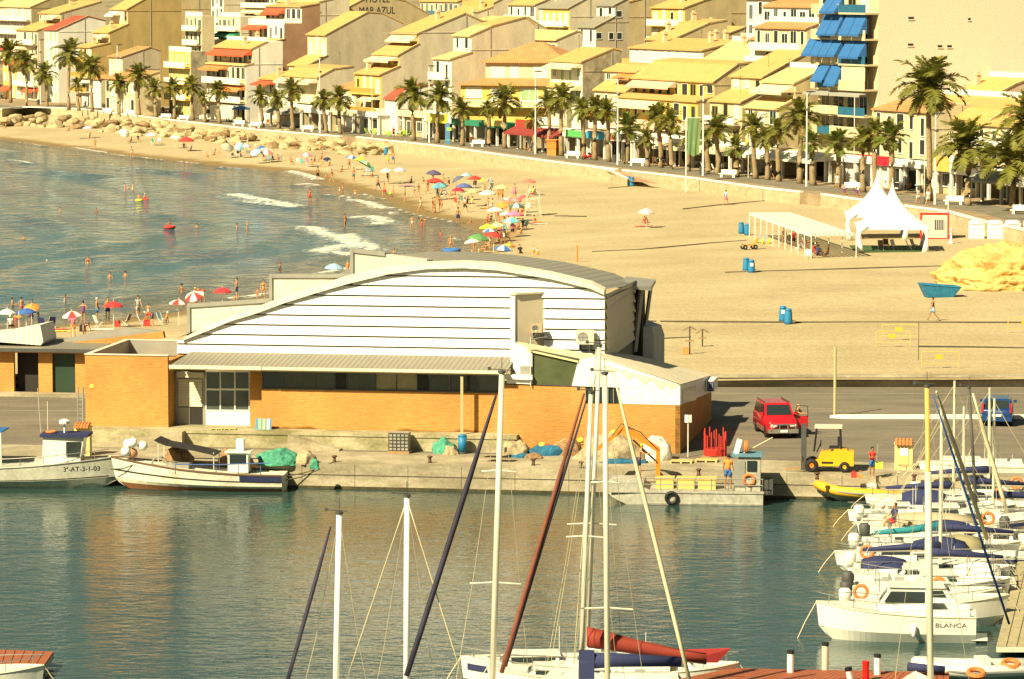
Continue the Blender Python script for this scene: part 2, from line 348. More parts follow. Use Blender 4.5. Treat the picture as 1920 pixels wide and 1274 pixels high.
def water_mat(name,deep,shal,bsc,bstr,far=1.0,foamy=False,rough=.06):
 m,n,l,b=nodes_of(name);b.inputs['Roughness'].default_value=rough;b.inputs['IOR'].default_value=1.33;b.inputs['Specular IOR Level'].default_value=.5
 tc=N(n,'ShaderNodeTexCoord')
 hs=[]
 for i,(s1,w,st)in enumerate(bsc):
  mp=N(n,'ShaderNodeMapping');mp.inputs['Scale'].default_value=st;mp.inputs['Rotation'].default_value=(0,0,.35*i-.3);l.new(tc.outputs['Object'],mp.inputs[0])
  a=N(n,'ShaderNodeTexNoise');a.inputs['Scale'].default_value=s1;a.inputs['Detail'].default_value=3;a.inputs['Roughness'].default_value=.5;a.inputs['Distortion'].default_value=.3;l.new(mp.outputs[0],a.inputs[0])
  q=N(n,'ShaderNodeMath',operation='MULTIPLY');q.inputs[1].default_value=w;l.new(a.outputs[0],q.inputs[0]);hs.append(q.outputs[0])
 h=hs[0]
 for o in hs[1:]:
  q=N(n,'ShaderNodeMath',operation='ADD');l.new(h,q.inputs[0]);l.new(o,q.inputs[1]);h=q.outputs[0]
 bu=N(n,'ShaderNodeBump');bu.inputs['Strength'].default_value=bstr;bu.inputs['Distance'].default_value=1.0;l.new(h,bu.inputs['Height']);l.new(bu.outputs[0],b.inputs['Normal'])
 cn=N(n,'ShaderNodeTexNoise');cn.inputs['Scale'].default_value=.035;cn.inputs['Detail'].default_value=4;l.new(tc.outputs['Object'],cn.inputs[0])
 r=ramp(n,[(.35,deep),(.65,shal)]);l.new(cn.outputs[0],r.inputs[0]);col=r.outputs[0]
 if foamy:
  ai=N(n,'ShaderNodeAttribute',attribute_name='inland')
  sm=N(n,'ShaderNodeMapRange');sm.inputs['From Min'].default_value=-14;sm.inputs['From Max'].default_value=0;l.new(ai.outputs['Fac'],sm.inputs[0])
  m1=N(n,'ShaderNodeMix',data_type='RGBA');l.new(sm.outputs[0],m1 .inputs[0]);l.new(col,m1 .inputs[6]);m1 .inputs[7].default_value=(.13,.115,.07,1);col=m1 .outputs[2]
  af=N(n,'ShaderNodeAttribute',attribute_name='foam')
  mp=N(n,'ShaderNodeMapping');mp.inputs['Scale'].default_value=(1,.35,1);l.new(tc.outputs['Object'],mp.inputs[0])
  fn=N(n,'ShaderNodeTexNoise');fn.inputs['Scale'].default_value=1.3;fn.inputs['Detail'].default_value=7;fn.inputs['Roughness'].default_value=.75;l.new(mp.outputs[0],fn.inputs[0])
  q=N(n,'ShaderNodeMath',operation='MULTIPLY_ADD');l.new(af.outputs['Fac'],q.inputs[0]);q.inputs[1].default_value=.52;l.new(fn.outputs[0],q.inputs[2])
  fr=N(n,'ShaderNodeMapRange');fr.inputs['From Min'].default_value=.74;fr.inputs['From Max'].default_value=.98;l.new(q.outputs[0],fr.inputs[0])
  m2=N(n,'ShaderNodeMix',data_type='RGBA');l.new(fr.outputs[0],m2 .inputs[0]);l.new(col,m2 .inputs[6]);m2 .inputs[7].default_value=(.72,.70,.6,1);col=m2 .outputs[2]
  rr=N(n,'ShaderNodeMapRange');rr.inputs['To Min'].default_value=rough;rr.inputs['To Max'].default_value=.8;l.new(fr.outputs[0],rr.inputs[0]);l.new(rr.outputs[0],b.inputs['Roughness'])
 l.new(col,b.inputs['Base Color'])
 return m
SEA=water_mat('sea_water',(.018,.09,.15),(.03,.125,.165),[(.35,.6,(1,.8,1)),(1.1,.32,(1,.8,1)),(3.2,.09,(1,.8,1))],.95,foamy=True)
HARB=water_mat('harbour_water',(.018,.05,.05),(.03,.065,.058),[(.35,.12,(1,1.1,1)),(1.5,.07,(.8,1.3,1)),(4.5,.02,(.8,1.3,1))],.55)
xs=np.concatenate([np.arange(-900,-150,12),np.arange(-150,12,.9)]);ys=np.arange(262,800,.9)
grid_mesh('sea',xs,ys,swell,SEA,{'inland':shore,'foam':foam},keep=lambda X,Y:shore(X,Y)<9)
#quay, road, harbour
E=Vector((.987,-.16,0));Fi=Vector((.16,.987,0))
Q0=P(600,916,0)
def Q(a,b_,z=0.0):return Q0+E*a+Fi*b_+Vector((0,0,z))
def q2(a,b_):v=Q(a,b_);return(v.x,v.y)
QZ=1.3
mb=MB();mb.prism([(-150,60),(160,60),q2(150,.0),q2(-150,.0)],-.02,0.0)
hw=mb.build('harbour_water',HARB);tag(hw,kind='structure')
mb=MB();mb.prism([q2(-150,0),q2(150,0),q2(150,5.6),q2(-150,5.6)],-6,QZ)
quay=mb.build('quay',CONC);tag(quay,kind='structure')
ASPH=stained('asphalt',(.23,.195,.145),(.15,.13,.10),rough=.9,sc1=.3,stretch=(.5,2,1),bump=.5,amt=(.36,.62))
mb=MB();mb.prism([q2(-150,5.602),q2(150,5.602),(150,237.4),(-158,237.4)],-6,QZ+.004)
road=mb.build('road',ASPH);tag(road,kind='structure')
#promenade, town ground
COP=[(-200,188),(0,203),(40,199.5),(150,203),(300,221.5),(480,242),(641,255),(672,256),(731,263),(811,271),(957,291),(1040,302),(1172,318),(1305,333),(1440,352),(1505,358.5),(1545,363),(1650,378),(1780,395),(1850,414),(1920,428),(2050,470)]
CZ=3.0
COPW=[P(x,y,CZ)for x,y in COP]
def cop_at(px):
 for(a,pa),(b_,pb)in zip(zip(COP,COPW),list(zip(COP,COPW))[1:]):
  if a[0]<=px<=b_[0]:
   t=(px-a[0])/(b_[0]-a[0]);return pa.lerp(pb,t)
 return COPW[-1]
PAVE=stained('paving',(.36,.29,.18),(.28,.19,.11),sc1=.35,stretch=(1,1,1),bump=.2,amt=(.4,.6))
NL=Vector((.914,.405,0))
far=[p+NL*260 for p in COPW]
mb=MB();ring=[(p.x+.15,p.y)for p in reversed(COPW)]+[(p.x,p.y)for p in[far[0],far[-1]]]
mb.prism([(p.x,p.y)for p in COPW][::-1]+[(far[0].x,far[0].y),(far[-1].x+60,far[-1].y)],0.2,2.8)
tag(mb.build('promenade',PAVE),kind='structure')
mb=MB();A=[p+NL*3.2 for p in COPW];B=[p+NL*9.5 for p in COPW]
for i in range(len(A)-1):mb.poly([A[i]-Vector((0,0,.19)),A[i+1]-Vector((0,0,.19)),B[i+1]-Vector((0,0,.19)),B[i]-Vector((0,0,.19))])
tag(mb.build('street',stained('street_paving',(.24,.21,.155),(.17,.15,.11),sc1=.3,stretch=(1,1,1),bump=.2)),kind='structure')
def hill_z(X,Y):
 base=np.array([cop_at(x)[:2]for x in range(-200,2051,60)])
 u=seg_dist(X,Y,base)
 return 2.7+np.clip(u-45,0,500)*.085
HILL=stained('hillside_soil',(.33,.28,.17),(.2,.17,.1),sc1=.05,stretch=(1,1,1))
grid_mesh('hillside',np.arange(-260,420,10),np.arange(330,1300,10),lambda X,Y:hill_z(X,Y),HILL,keep=lambda X,Y:((X-COPW[0].x)*NL.x+(Y-COPW[0].y)*NL.y>40))
STONE=stained('pale_stone',(.50,.43,.28),(.36,.30,.17),sc1=.9,stretch=(1,1,1.5),bump=.8,amt=(.35,.6))
def wall_run(idx,label,zt=CZ,th=.45,top=None,depth=2.6):
 pts=[COPW[i]if isinstance(i,int)else P(i[0],i[1],zt)for i in idx]
 r_=root('retaining_wall',pts[0]-Vector((0,0,zt)),label,'wall','stone retaining walls below the promenade')
 o=pts[0]-Vector((0,0,zt));mb=MB();mc=MB()
 for a,b_ in zip(pts[:-1],pts[1:]):
  d=(b_-a);d.z=0;d.normalize();nn=Vector((-d.y,d.x,0))
  for M_,z0,z1,t0,t1 in((mb,-depth,-.18,-.02,th-.06),(mc,-.18,0.0,-.12,th)):
   q=[a+nn*-t0,b_+nn*-t0,b_-nn*t1,a-nn*t1]if False else[a-nn*t1,b_-nn*t1,b_-nn*t0,a-nn*t0]
   vs=[p+Vector((0,0,z0))-o for p in q]+[p+Vector((0,0,z1))-o for p in q]
   M_.add(vs,[(0,1,2,3)[::-1],(4,5,6,7),(0,1,5,4),(1,2,6,5),(2,3,7,6),(3,0,4,7)])
 mb.build('wall',STONE,r_);mc.build('coping',WHITEP,r_)
 return r_
wall_run([0,1,2,3,4,5,6],'long stone wall with white coping behind the heaped boulders')
wall_run([7,8,9,10,11,(1158,316.5)],'stone wall with white coping behind the curve of bathers and parasols')
wall_run([12,13,14,15],'stone wall with white coping behind the green banner pole')
wall_run([16,17,18,19,20,21],'stone wall with white coping behind the white tent and container')
rng=random.Random(3)
ROCK=stained('boulder_stone',(.52,.42,.24),(.34,.26,.14),sc1=1.6,stretch=(1,1,1),bump=.8,amt=(.3,.6))
ROCKB=stained('brown_boulder_stone',(.36,.25,.13),(.24,.16,.08),sc1=1.6,stretch=(1,1,1),bump=.8)
def rock_mesh(seed):
 rg=random.Random(seed);bm=bmesh.new();bmesh.ops.create_icosphere(bm,subdivisions=2,radius=1)
 dirs=[(Vector((rg.gauss(0,1),rg.gauss(0,1),rg.gauss(0,1))).normalized(),rg.uniform(.55,.9))for _ in range(9)]
 for v in bm.verts:
  for d,h in dirs:
   k=v.co.dot(d)
   if k>h:v.co-=d*(k-h)*.95
  v.co+=Vector((rg.uniform(-1,1),rg.uniform(-1,1),rg.uniform(-1,1)))*.04
  v.co.z*=.75
 me=bpy.data.meshes.new('boulder');bm.to_mesh(me);bm.free();return me
RM=[rock_mesh(s)for s in range(7)];RMB=[rock_mesh(s+20)for s in range(3)]
for q in RM:q.materials.append(ROCK)
for q in RMB:q.materials.append(ROCKB)
ZONES=[(0,60,'boulder heaped under the far end of the promenade wall'),(60,160,'boulder below the wall beyond the lilac parasol'),(160,250,'boulder beside the tilted white parasol, below the wall'),(250,370,'boulder behind the red parasol, at the foot of the wall'),(370,470,'boulder behind the lifeguard in yellow, below the wall'),(470,560,'boulder behind the pair of tilted parasols, below the wall'),(560,660,'boulder near the end of the first wall, above the striped parasol'),(660,735,'boulder in the heap short of the blue bin')]
def top_y(x):return np.interp(x,[0,60,160,250,370,470,560,640,675,735],[226,216,219,228,236,246,251,262,265,272])
def bot_y(x):return np.interp(x,[0,60,160,250,370,470,560,640,675,735],[237,240,246,256,268,277,284,290,297,290])
cnt=0
for k in range(165):
 x=rng.uniform(5,735)
 if 652<x<663:continue
 t=rng.random();y=top_y(x)+(bot_y(x)-top_y(x))*t
 p=at(x,y);zz=p.z+(1-t)*1.0-.1
 p=P(x,y,zz);s=rng.uniform(.65,1.35)*(1+.25*(rng.random()<.2))
 me=rng.choice(RM)if rng.random()<.86 else rng.choice(RMB)
 o=link('boulder',me);o.location=p;o.scale=(s*rng.uniform(.9,1.5),s,s*rng.uniform(.7,1.0));o.rotation_euler=(rng.uniform(-.4,.4),rng.uniform(-.4,.4),rng.uniform(0,6))
 lab=[z_[2]for z_ in ZONES if z_[0]<=x<=z_[1]][0]
 tag(o,('brown ' if me in RMB else 'pale ')+lab,'boulder',('brown ' if me in RMB else 'pale ')+lab)
#terraced houses
TILE=wave_mat('clay_tiles',(.40,.23,.07),(.76,.47,.155),.85,'X',.85,.8,var=.22)
TILEO=wave_mat('orange_clay_tiles',(.40,.17,.06),(.66,.34,.13),.8,'X',.85,.8,var=.3)
TILEY=wave_mat('pale_clay_tiles',(.50,.34,.13),(.80,.58,.25),.85,'X',.85,.6,var=.18)
TILEG=wave_mat('grey_tiles',(.22,.2,.15),(.32,.29,.21),.8,'X',.85,.5)
TILER=wave_mat('red_roof_sheet',(.34,.06,.03),(.46,.10,.05),.7,'X',.8,.4)
def plaster(name,c,dark=None,sc1=.5,stretch=(1,1,.45)):
 return stained(name,c,dark or tuple(q*.8 for q in c),.9,sc1,stretch,.35,(.36,.6))
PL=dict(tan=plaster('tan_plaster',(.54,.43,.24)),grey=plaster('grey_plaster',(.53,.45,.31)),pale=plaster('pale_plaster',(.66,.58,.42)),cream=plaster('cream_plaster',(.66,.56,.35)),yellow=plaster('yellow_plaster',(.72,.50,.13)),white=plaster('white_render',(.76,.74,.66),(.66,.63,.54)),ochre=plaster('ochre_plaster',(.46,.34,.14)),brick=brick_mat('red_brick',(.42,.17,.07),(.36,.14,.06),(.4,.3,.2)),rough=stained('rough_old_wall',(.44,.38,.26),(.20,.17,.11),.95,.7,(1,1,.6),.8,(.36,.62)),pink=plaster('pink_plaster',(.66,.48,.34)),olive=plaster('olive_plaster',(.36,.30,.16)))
SHUT=wave_mat('white_shutter',(.62,.60,.52),(.80,.78,.70),9,'Z',.6,.4,var=.05)
FRAMEW=WHITE
CURT=mat('green_curtain',(.30,.42,.20),.8,var=.2,vs=3)
OCHREF=mat('ochre_frame',(.60,.36,.08),.6)
AWN=dict(cream=mat('cream_canvas',(.74,.62,.38),.8,var=.08),white=mat('white_canvas',(.78,.74,.62),.8,var=.06),red=mat('red_canvas',(.55,.10,.04),.8,var=.1),maroon=mat('maroon_awning',(.26,.04,.03),.8),blue=mat('blue_canvas',(.03,.14,.38),.75,var=.12),orange=mat('orange_canvas',(.68,.24,.07),.8,var=.1),green=mat('green_canvas',(.03,.22,.12),.8,var=.1),grey=mat('grey_canvas',(.34,.33,.29),.8),pink=mat('pink_canvas',(.62,.42,.30),.8),yellow=mat('yellow_canvas',(.75,.52,.12),.8),stripe=wave_mat('striped_canvas',(.55,.18,.10),(.76,.66,.48),.55,'X',.8,0))
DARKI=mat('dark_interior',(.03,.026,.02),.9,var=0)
SDIR=(.41,-.912)
TH=math.atan2(SDIR[1],SDIR[0])
WINC={}
def window_parts(parent,x0,x1,z0,z1,y,kind,wall_n=-1,nrm='y'):
 """one window or door set in the facade at local y (facing -y); nrm='x' puts it on the side wall (facing +x)"""
 if nrm=='x':
  M=Matrix(((0,-1,0,0),(1,0,0,0),(0,0,1,0),(0,0,0,1)))
 else:M=Matrix.Identity(4)
 fr=MB();fr.M=M;t=.1
 y0,y1=y-.06,y+.02
 fr.box(x0-t,x0,y0,y1,z0-t,z1+t);fr.box(x1,x1+t,y0,y1,z0-t,z1+t);fr.box(x0,x1,y0,y1,z1,z1+t);fr.box(x0,x1,y0-.06,y1,z0-t,z0)
 if kind in('glass','curtain','ochre')and x1-x0>1.1:fr.box((x0+x1)/2-.04,(x0+x1)/2+.04,y0+.02,y1,z0,z1)
 f=fr.build('window',OCHREF if kind=='ochre' else FRAMEW,parent)
 pn=MB();pn.M=M;pn.box(x0,x1,y-.025,y+.01,z0,z1)
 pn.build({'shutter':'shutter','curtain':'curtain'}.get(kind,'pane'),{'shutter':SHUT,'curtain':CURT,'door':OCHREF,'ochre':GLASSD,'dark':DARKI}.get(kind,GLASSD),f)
 return f
def awning(parent,x0,x1,y,z,out=1.6,drop=.9,m=None,name='awning'):
 mb=MB();n=max(2,int((x1-x0)/.8))
 for s in(0,.05):
  mb.add([(x0,y-.05,z-s),(x1,y-.05,z-s),(x1,y-out,z-drop-s),(x0,y-out,z-drop-s)],[(0,1,2,3)])
 mb.box(x0,x1,y-out-.04,y-out,z-drop-.28,z-drop)
 for x in(x0,x1):mb.add([(x,y-.05,z),(x,y-out,z-drop),(x,y-.05,z-drop)],[(0,1,2)])
 return mb.build(name,m or AWN['cream'],parent)
def rail(parent,x0,x1,y,z,kind,h=.95,side_y=None):
 mb=MB()
 if kind=='solid':
  mb.box(x0,x1,y,y+.14,z,z+h);mb.box(x0-.03,x1+.03,y-.03,y+.17,z+h,z+h+.06)
 elif kind=='glass':
  mb.box(x0,x1,y,y+.05,z+.1,z+h);
 else:
  mb.box(x0,x1,y,y+.1,z+h-.1,z+h);mb.box(x0,x1,y,y+.1,z,z+.12)
  k=int((x1-x0)/.35)
  for i in range(k+1):x=x0+(x1-x0)*i/max(1,k);mb.box(x-.06,x+.06,y,y+.1,z+.12,z+h-.1)
 return mb.build('balustrade',{'solid':WHITEP,'glass':GLASSB,'wood':WOODY}.get(kind,WHITEP),parent)
GLASSB=mat('blue_glass',(.03,.14,.24),.1,var=.2,spec=.8)
WOODY=mat('yellow_timber',(.62,.40,.10),.7,var=.1)
def house(d,prof,w,wall,label,roof='TILE',facade=None,win='shutter',awn=None,railk='solid',chim=1,zb=None,seed=None,side_win=(),ang=TH,grp=None,roofs=None,noroof=False,cat='house'):
 """prof: outline of the near side wall traced in pixels, from the front foot upwards and inland;
       the plane of that wall stands at distance d under the first point and runs inland"""
 rg=random.Random(seed if seed is not None else int(prof[0][0]*7+d))
 cx=prof[0][0];o=PY(cx,prof[0][1],d);zg=zb if zb is not None else 2.8
 ex=Vector((math.cos(ang),math.sin(ang),0));ey=Vector((-math.sin(ang),math.cos(ang),0))
 pts=[]
 for px,py in prof:
  r=ray(px,py);nx=ex
  den=r.x*nx.x+r.y*nx.y;t=(o.x*nx.x+o.y*nx.y)/den
  q=Vector((r.x*t,r.y*t,CAMZ+r.z*t));u=(q-o).dot(ey);pts.append([u,q.z])
 pts[0][1]=zg
 for i in range(1,len(pts)):
  if abs(prof[i][0]-prof[i-1][0])<1.5:pts[i][0]=pts[i-1][0]
 if pts[-1][1]>zg+.01:pts.append([pts[-1][0],zg])
 else:pts[-1][1]=zg
 r_=root('terraced_house' if cat=='house' else 'apartment_tower',(o.x,o.y,0),label,cat,grp,rz=ang)
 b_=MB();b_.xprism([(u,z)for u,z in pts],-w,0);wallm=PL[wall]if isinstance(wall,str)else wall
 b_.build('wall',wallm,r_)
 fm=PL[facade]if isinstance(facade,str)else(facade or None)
 nseg=0;kseg=0
 if rg.random()<.7 and pts[-2][0]>5 and 'hotel' not in label:
  q=MB();u=pts[-2][0]*rg.uniform(.3,.8);zt_=float(np.interp(u,[p[0]for p in pts[:-1]],[p[1]for p in pts[:-1]]));q.tube([(.06,u,zg),(.06,u,zt_-.1)],.05,4);q.build('drainpipe',GREY,r_)
  q=MB();zz=zt_-rg.uniform(2.5,3.5);q.box(0,.07,.2,pts[-2][0]-.2,zz,zz+.1);q.build('wall_ledge',wallm,r_)
 for(u0,z0),(u1,z1)in zip(pts[:-1],pts[1:]):
  du,dz=u1-u0,z1-z0
  if dz>1.2 and abs(du)<.2:
   top=z1;st=max(1,round(dz/3.0));hs=dz/st
   if fm:q=MB();q.box(-w+.02,-.02,u0-.035,u0+.01,z0,z1-.02);q.build('facade',fm,r_)
   yy=u0-(.035 if fm else 0)
   for s in range(st):
    zb_=z0+s*hs
    if zb_<zg+1 and dz>4.5 and st>1 and kseg==0:pass
    nW=max(1,int(w/2.5));step=w/nW
    for i in range(nW):
     xc=-w+step*(i+.5);kd=win if isinstance(win,str)else rg.choice(win)
     ww=min(step*.34,rg.choice([.4,.55,.8]));hh=min(hs*.72,2.1)
     if hh<.7:continue
     z_lo=zb_+(.12 if rg.random()<.5 else hs*.28)
     window_parts(r_,xc-ww,xc+ww,z_lo,min(zb_+hs-.35,z_lo+hh),yy,kd)
    if s>0 and railk!='none' and rg.random()<.8:
     q=MB();q.box(-w+.3,-.3,yy-1.1,yy-.002,zb_-.14,zb_);bal=q.build('balcony',wallm if not fm else fm,r_)
     rail(bal,-w+.3,-.3,yy-1.1,zb_,railk)
    if awn and(rg.random()<.75 or kseg>0):
     a_=awn if isinstance(awn,str)else rg.choice(awn)
     half=rg.choice([(-w+.4,-w*.45),(-w*.55,-.3),(-w+.3,-.3)])
     awning(r_,half[0],half[1],yy,zb_+hs-.25,rg.uniform(1.2,1.9),rg.uniform(.5,1.0),AWN[a_])
   kseg+=1
  elif du>.6 and abs(dz)/du<.06 or(dz<0 and abs(du)<.2):
   if du>1.2:
    if railk!='none':rail(r_,-w,-.05,u0+.02,z0,railk if nseg or railk!='solid' else 'solid',.8)
    for xx in(-w+.05,):
     q=MB();q.box(xx,xx+.15,u0+.3,u1-.1,z0,z0+.7);q.build('parapet',WHITEP if wall=='white' else wallm,r_)
   nseg+=1
  elif du>.4 and not noroof:
   sl=dz/du;oh=.35 if dz>0 else.05;L=math.hypot(du,dz)
   q=MB();t=.16
   a0,zz0=u0-oh,z0-sl*oh;a1,zz1=u1+.05,z1+sl*.05
   q.add([(-w-.12,a0,zz0+.03),(.1,a0,zz0+.03),(.1,a1,zz1+.03),(-w-.12,a1,zz1+.03),(-w-.12,a0,zz0+.03+t),(.1,a0,zz0+.03+t),(.1,a1,zz1+.03+t),(-w-.12,a1,zz1+.03+t)],[(0,3,2,1),(4,5,6,7),(0,1,5,4),(1,2,6,5),(2,3,7,6),(3,0,4,7)])
   rn=(roofs[nseg]if roofs and nseg<len(roofs)else roof)
   ro=q.build('roof',{'TILE':TILE,'O':TILEO,'Y':TILEY,'G':TILEG,'R':TILER}[rn],r_)
   q=MB();q.add([(-.02,a0,zz0+.19),(.14,a0,zz0+.19),(.14,a1,zz1+.19),(-.02,a1,zz1+.19),(-.02,a0,zz0+.27),(.14,a0,zz0+.27),(.14,a1,zz1+.27),(-.02,a1,zz1+.27)],[(0,3,2,1),(4,5,6,7),(0,1,5,4),(1,2,6,5),(2,3,7,6),(3,0,4,7)]);q.build('verge',PL['cream'],ro)
   if L>3 and rg.random()<.6 and d!=632:
    q=MB();x=-w*rg.uniform(.2,.8);y=u0+du*.7;z=z0+dz*.7;hh=rg.uniform(1.6,2.8);q.tube([(x,y,z),(x,y,z+hh)],.03,4);q.tube([(x-.6,y,z+hh-.1),(x+.6,y,z+hh-.1)],.02,3);q.tube([(x-.4,y,z+hh-.4),(x+.4,y,z+hh-.4)],.02,3);q.build('aerial',DGREY,ro)
   nseg+=1
   if chim and L>2.5 and rg.random()<.8:
    for _ in range(chim):
     k=rg.uniform(.35,.85);x=-w*rg.uniform(.1,.9);y=u0+du*k;z=z0+dz*k
     q=MB();q.box(x-.35,x+.35,y-.3,y+.3,z-.2,z+1.3);q.box(x-.45,x+.45,y-.4,y+.4,z+1.3,z+1.42);q.box(x-.25,x+.25,y-.2,y+.2,z+1.42,z+1.75)
     q.build('chimney',PL['cream'],ro)
 for px0,py0,px1,py1 in side_win:
  c=[]
  for px,py in((px0,py0),(px1,py1)):
   r=ray(px,py);t=(o.x*ex.x+o.y*ex.y)/(r.x*ex.x+r.y*ex.y);q=Vector((r.x*t,r.y*t,CAMZ+r.z*t));c.append(((q-o).dot(ey),q.z))
  fr=MB();y0,y1=c[0][0],c[1][0];z0,z1=c[1][1],c[0][1]
  fr.box(0,.05,y0-.1,y0,z0-.1,z1+.1);fr.box(0,.05,y1,y1+.1,z0-.1,z1+.1);fr.box(0,.05,y0,y1,z1,z1+.1);fr.box(0,.1,y0,y1,z0-.1,z0)
  f=fr.build('window',FRAMEW,r_);q=MB();q.box(-.02,.02,y0,y1,z0,z1);q.build('pane',GLASSD,f)
 return r_
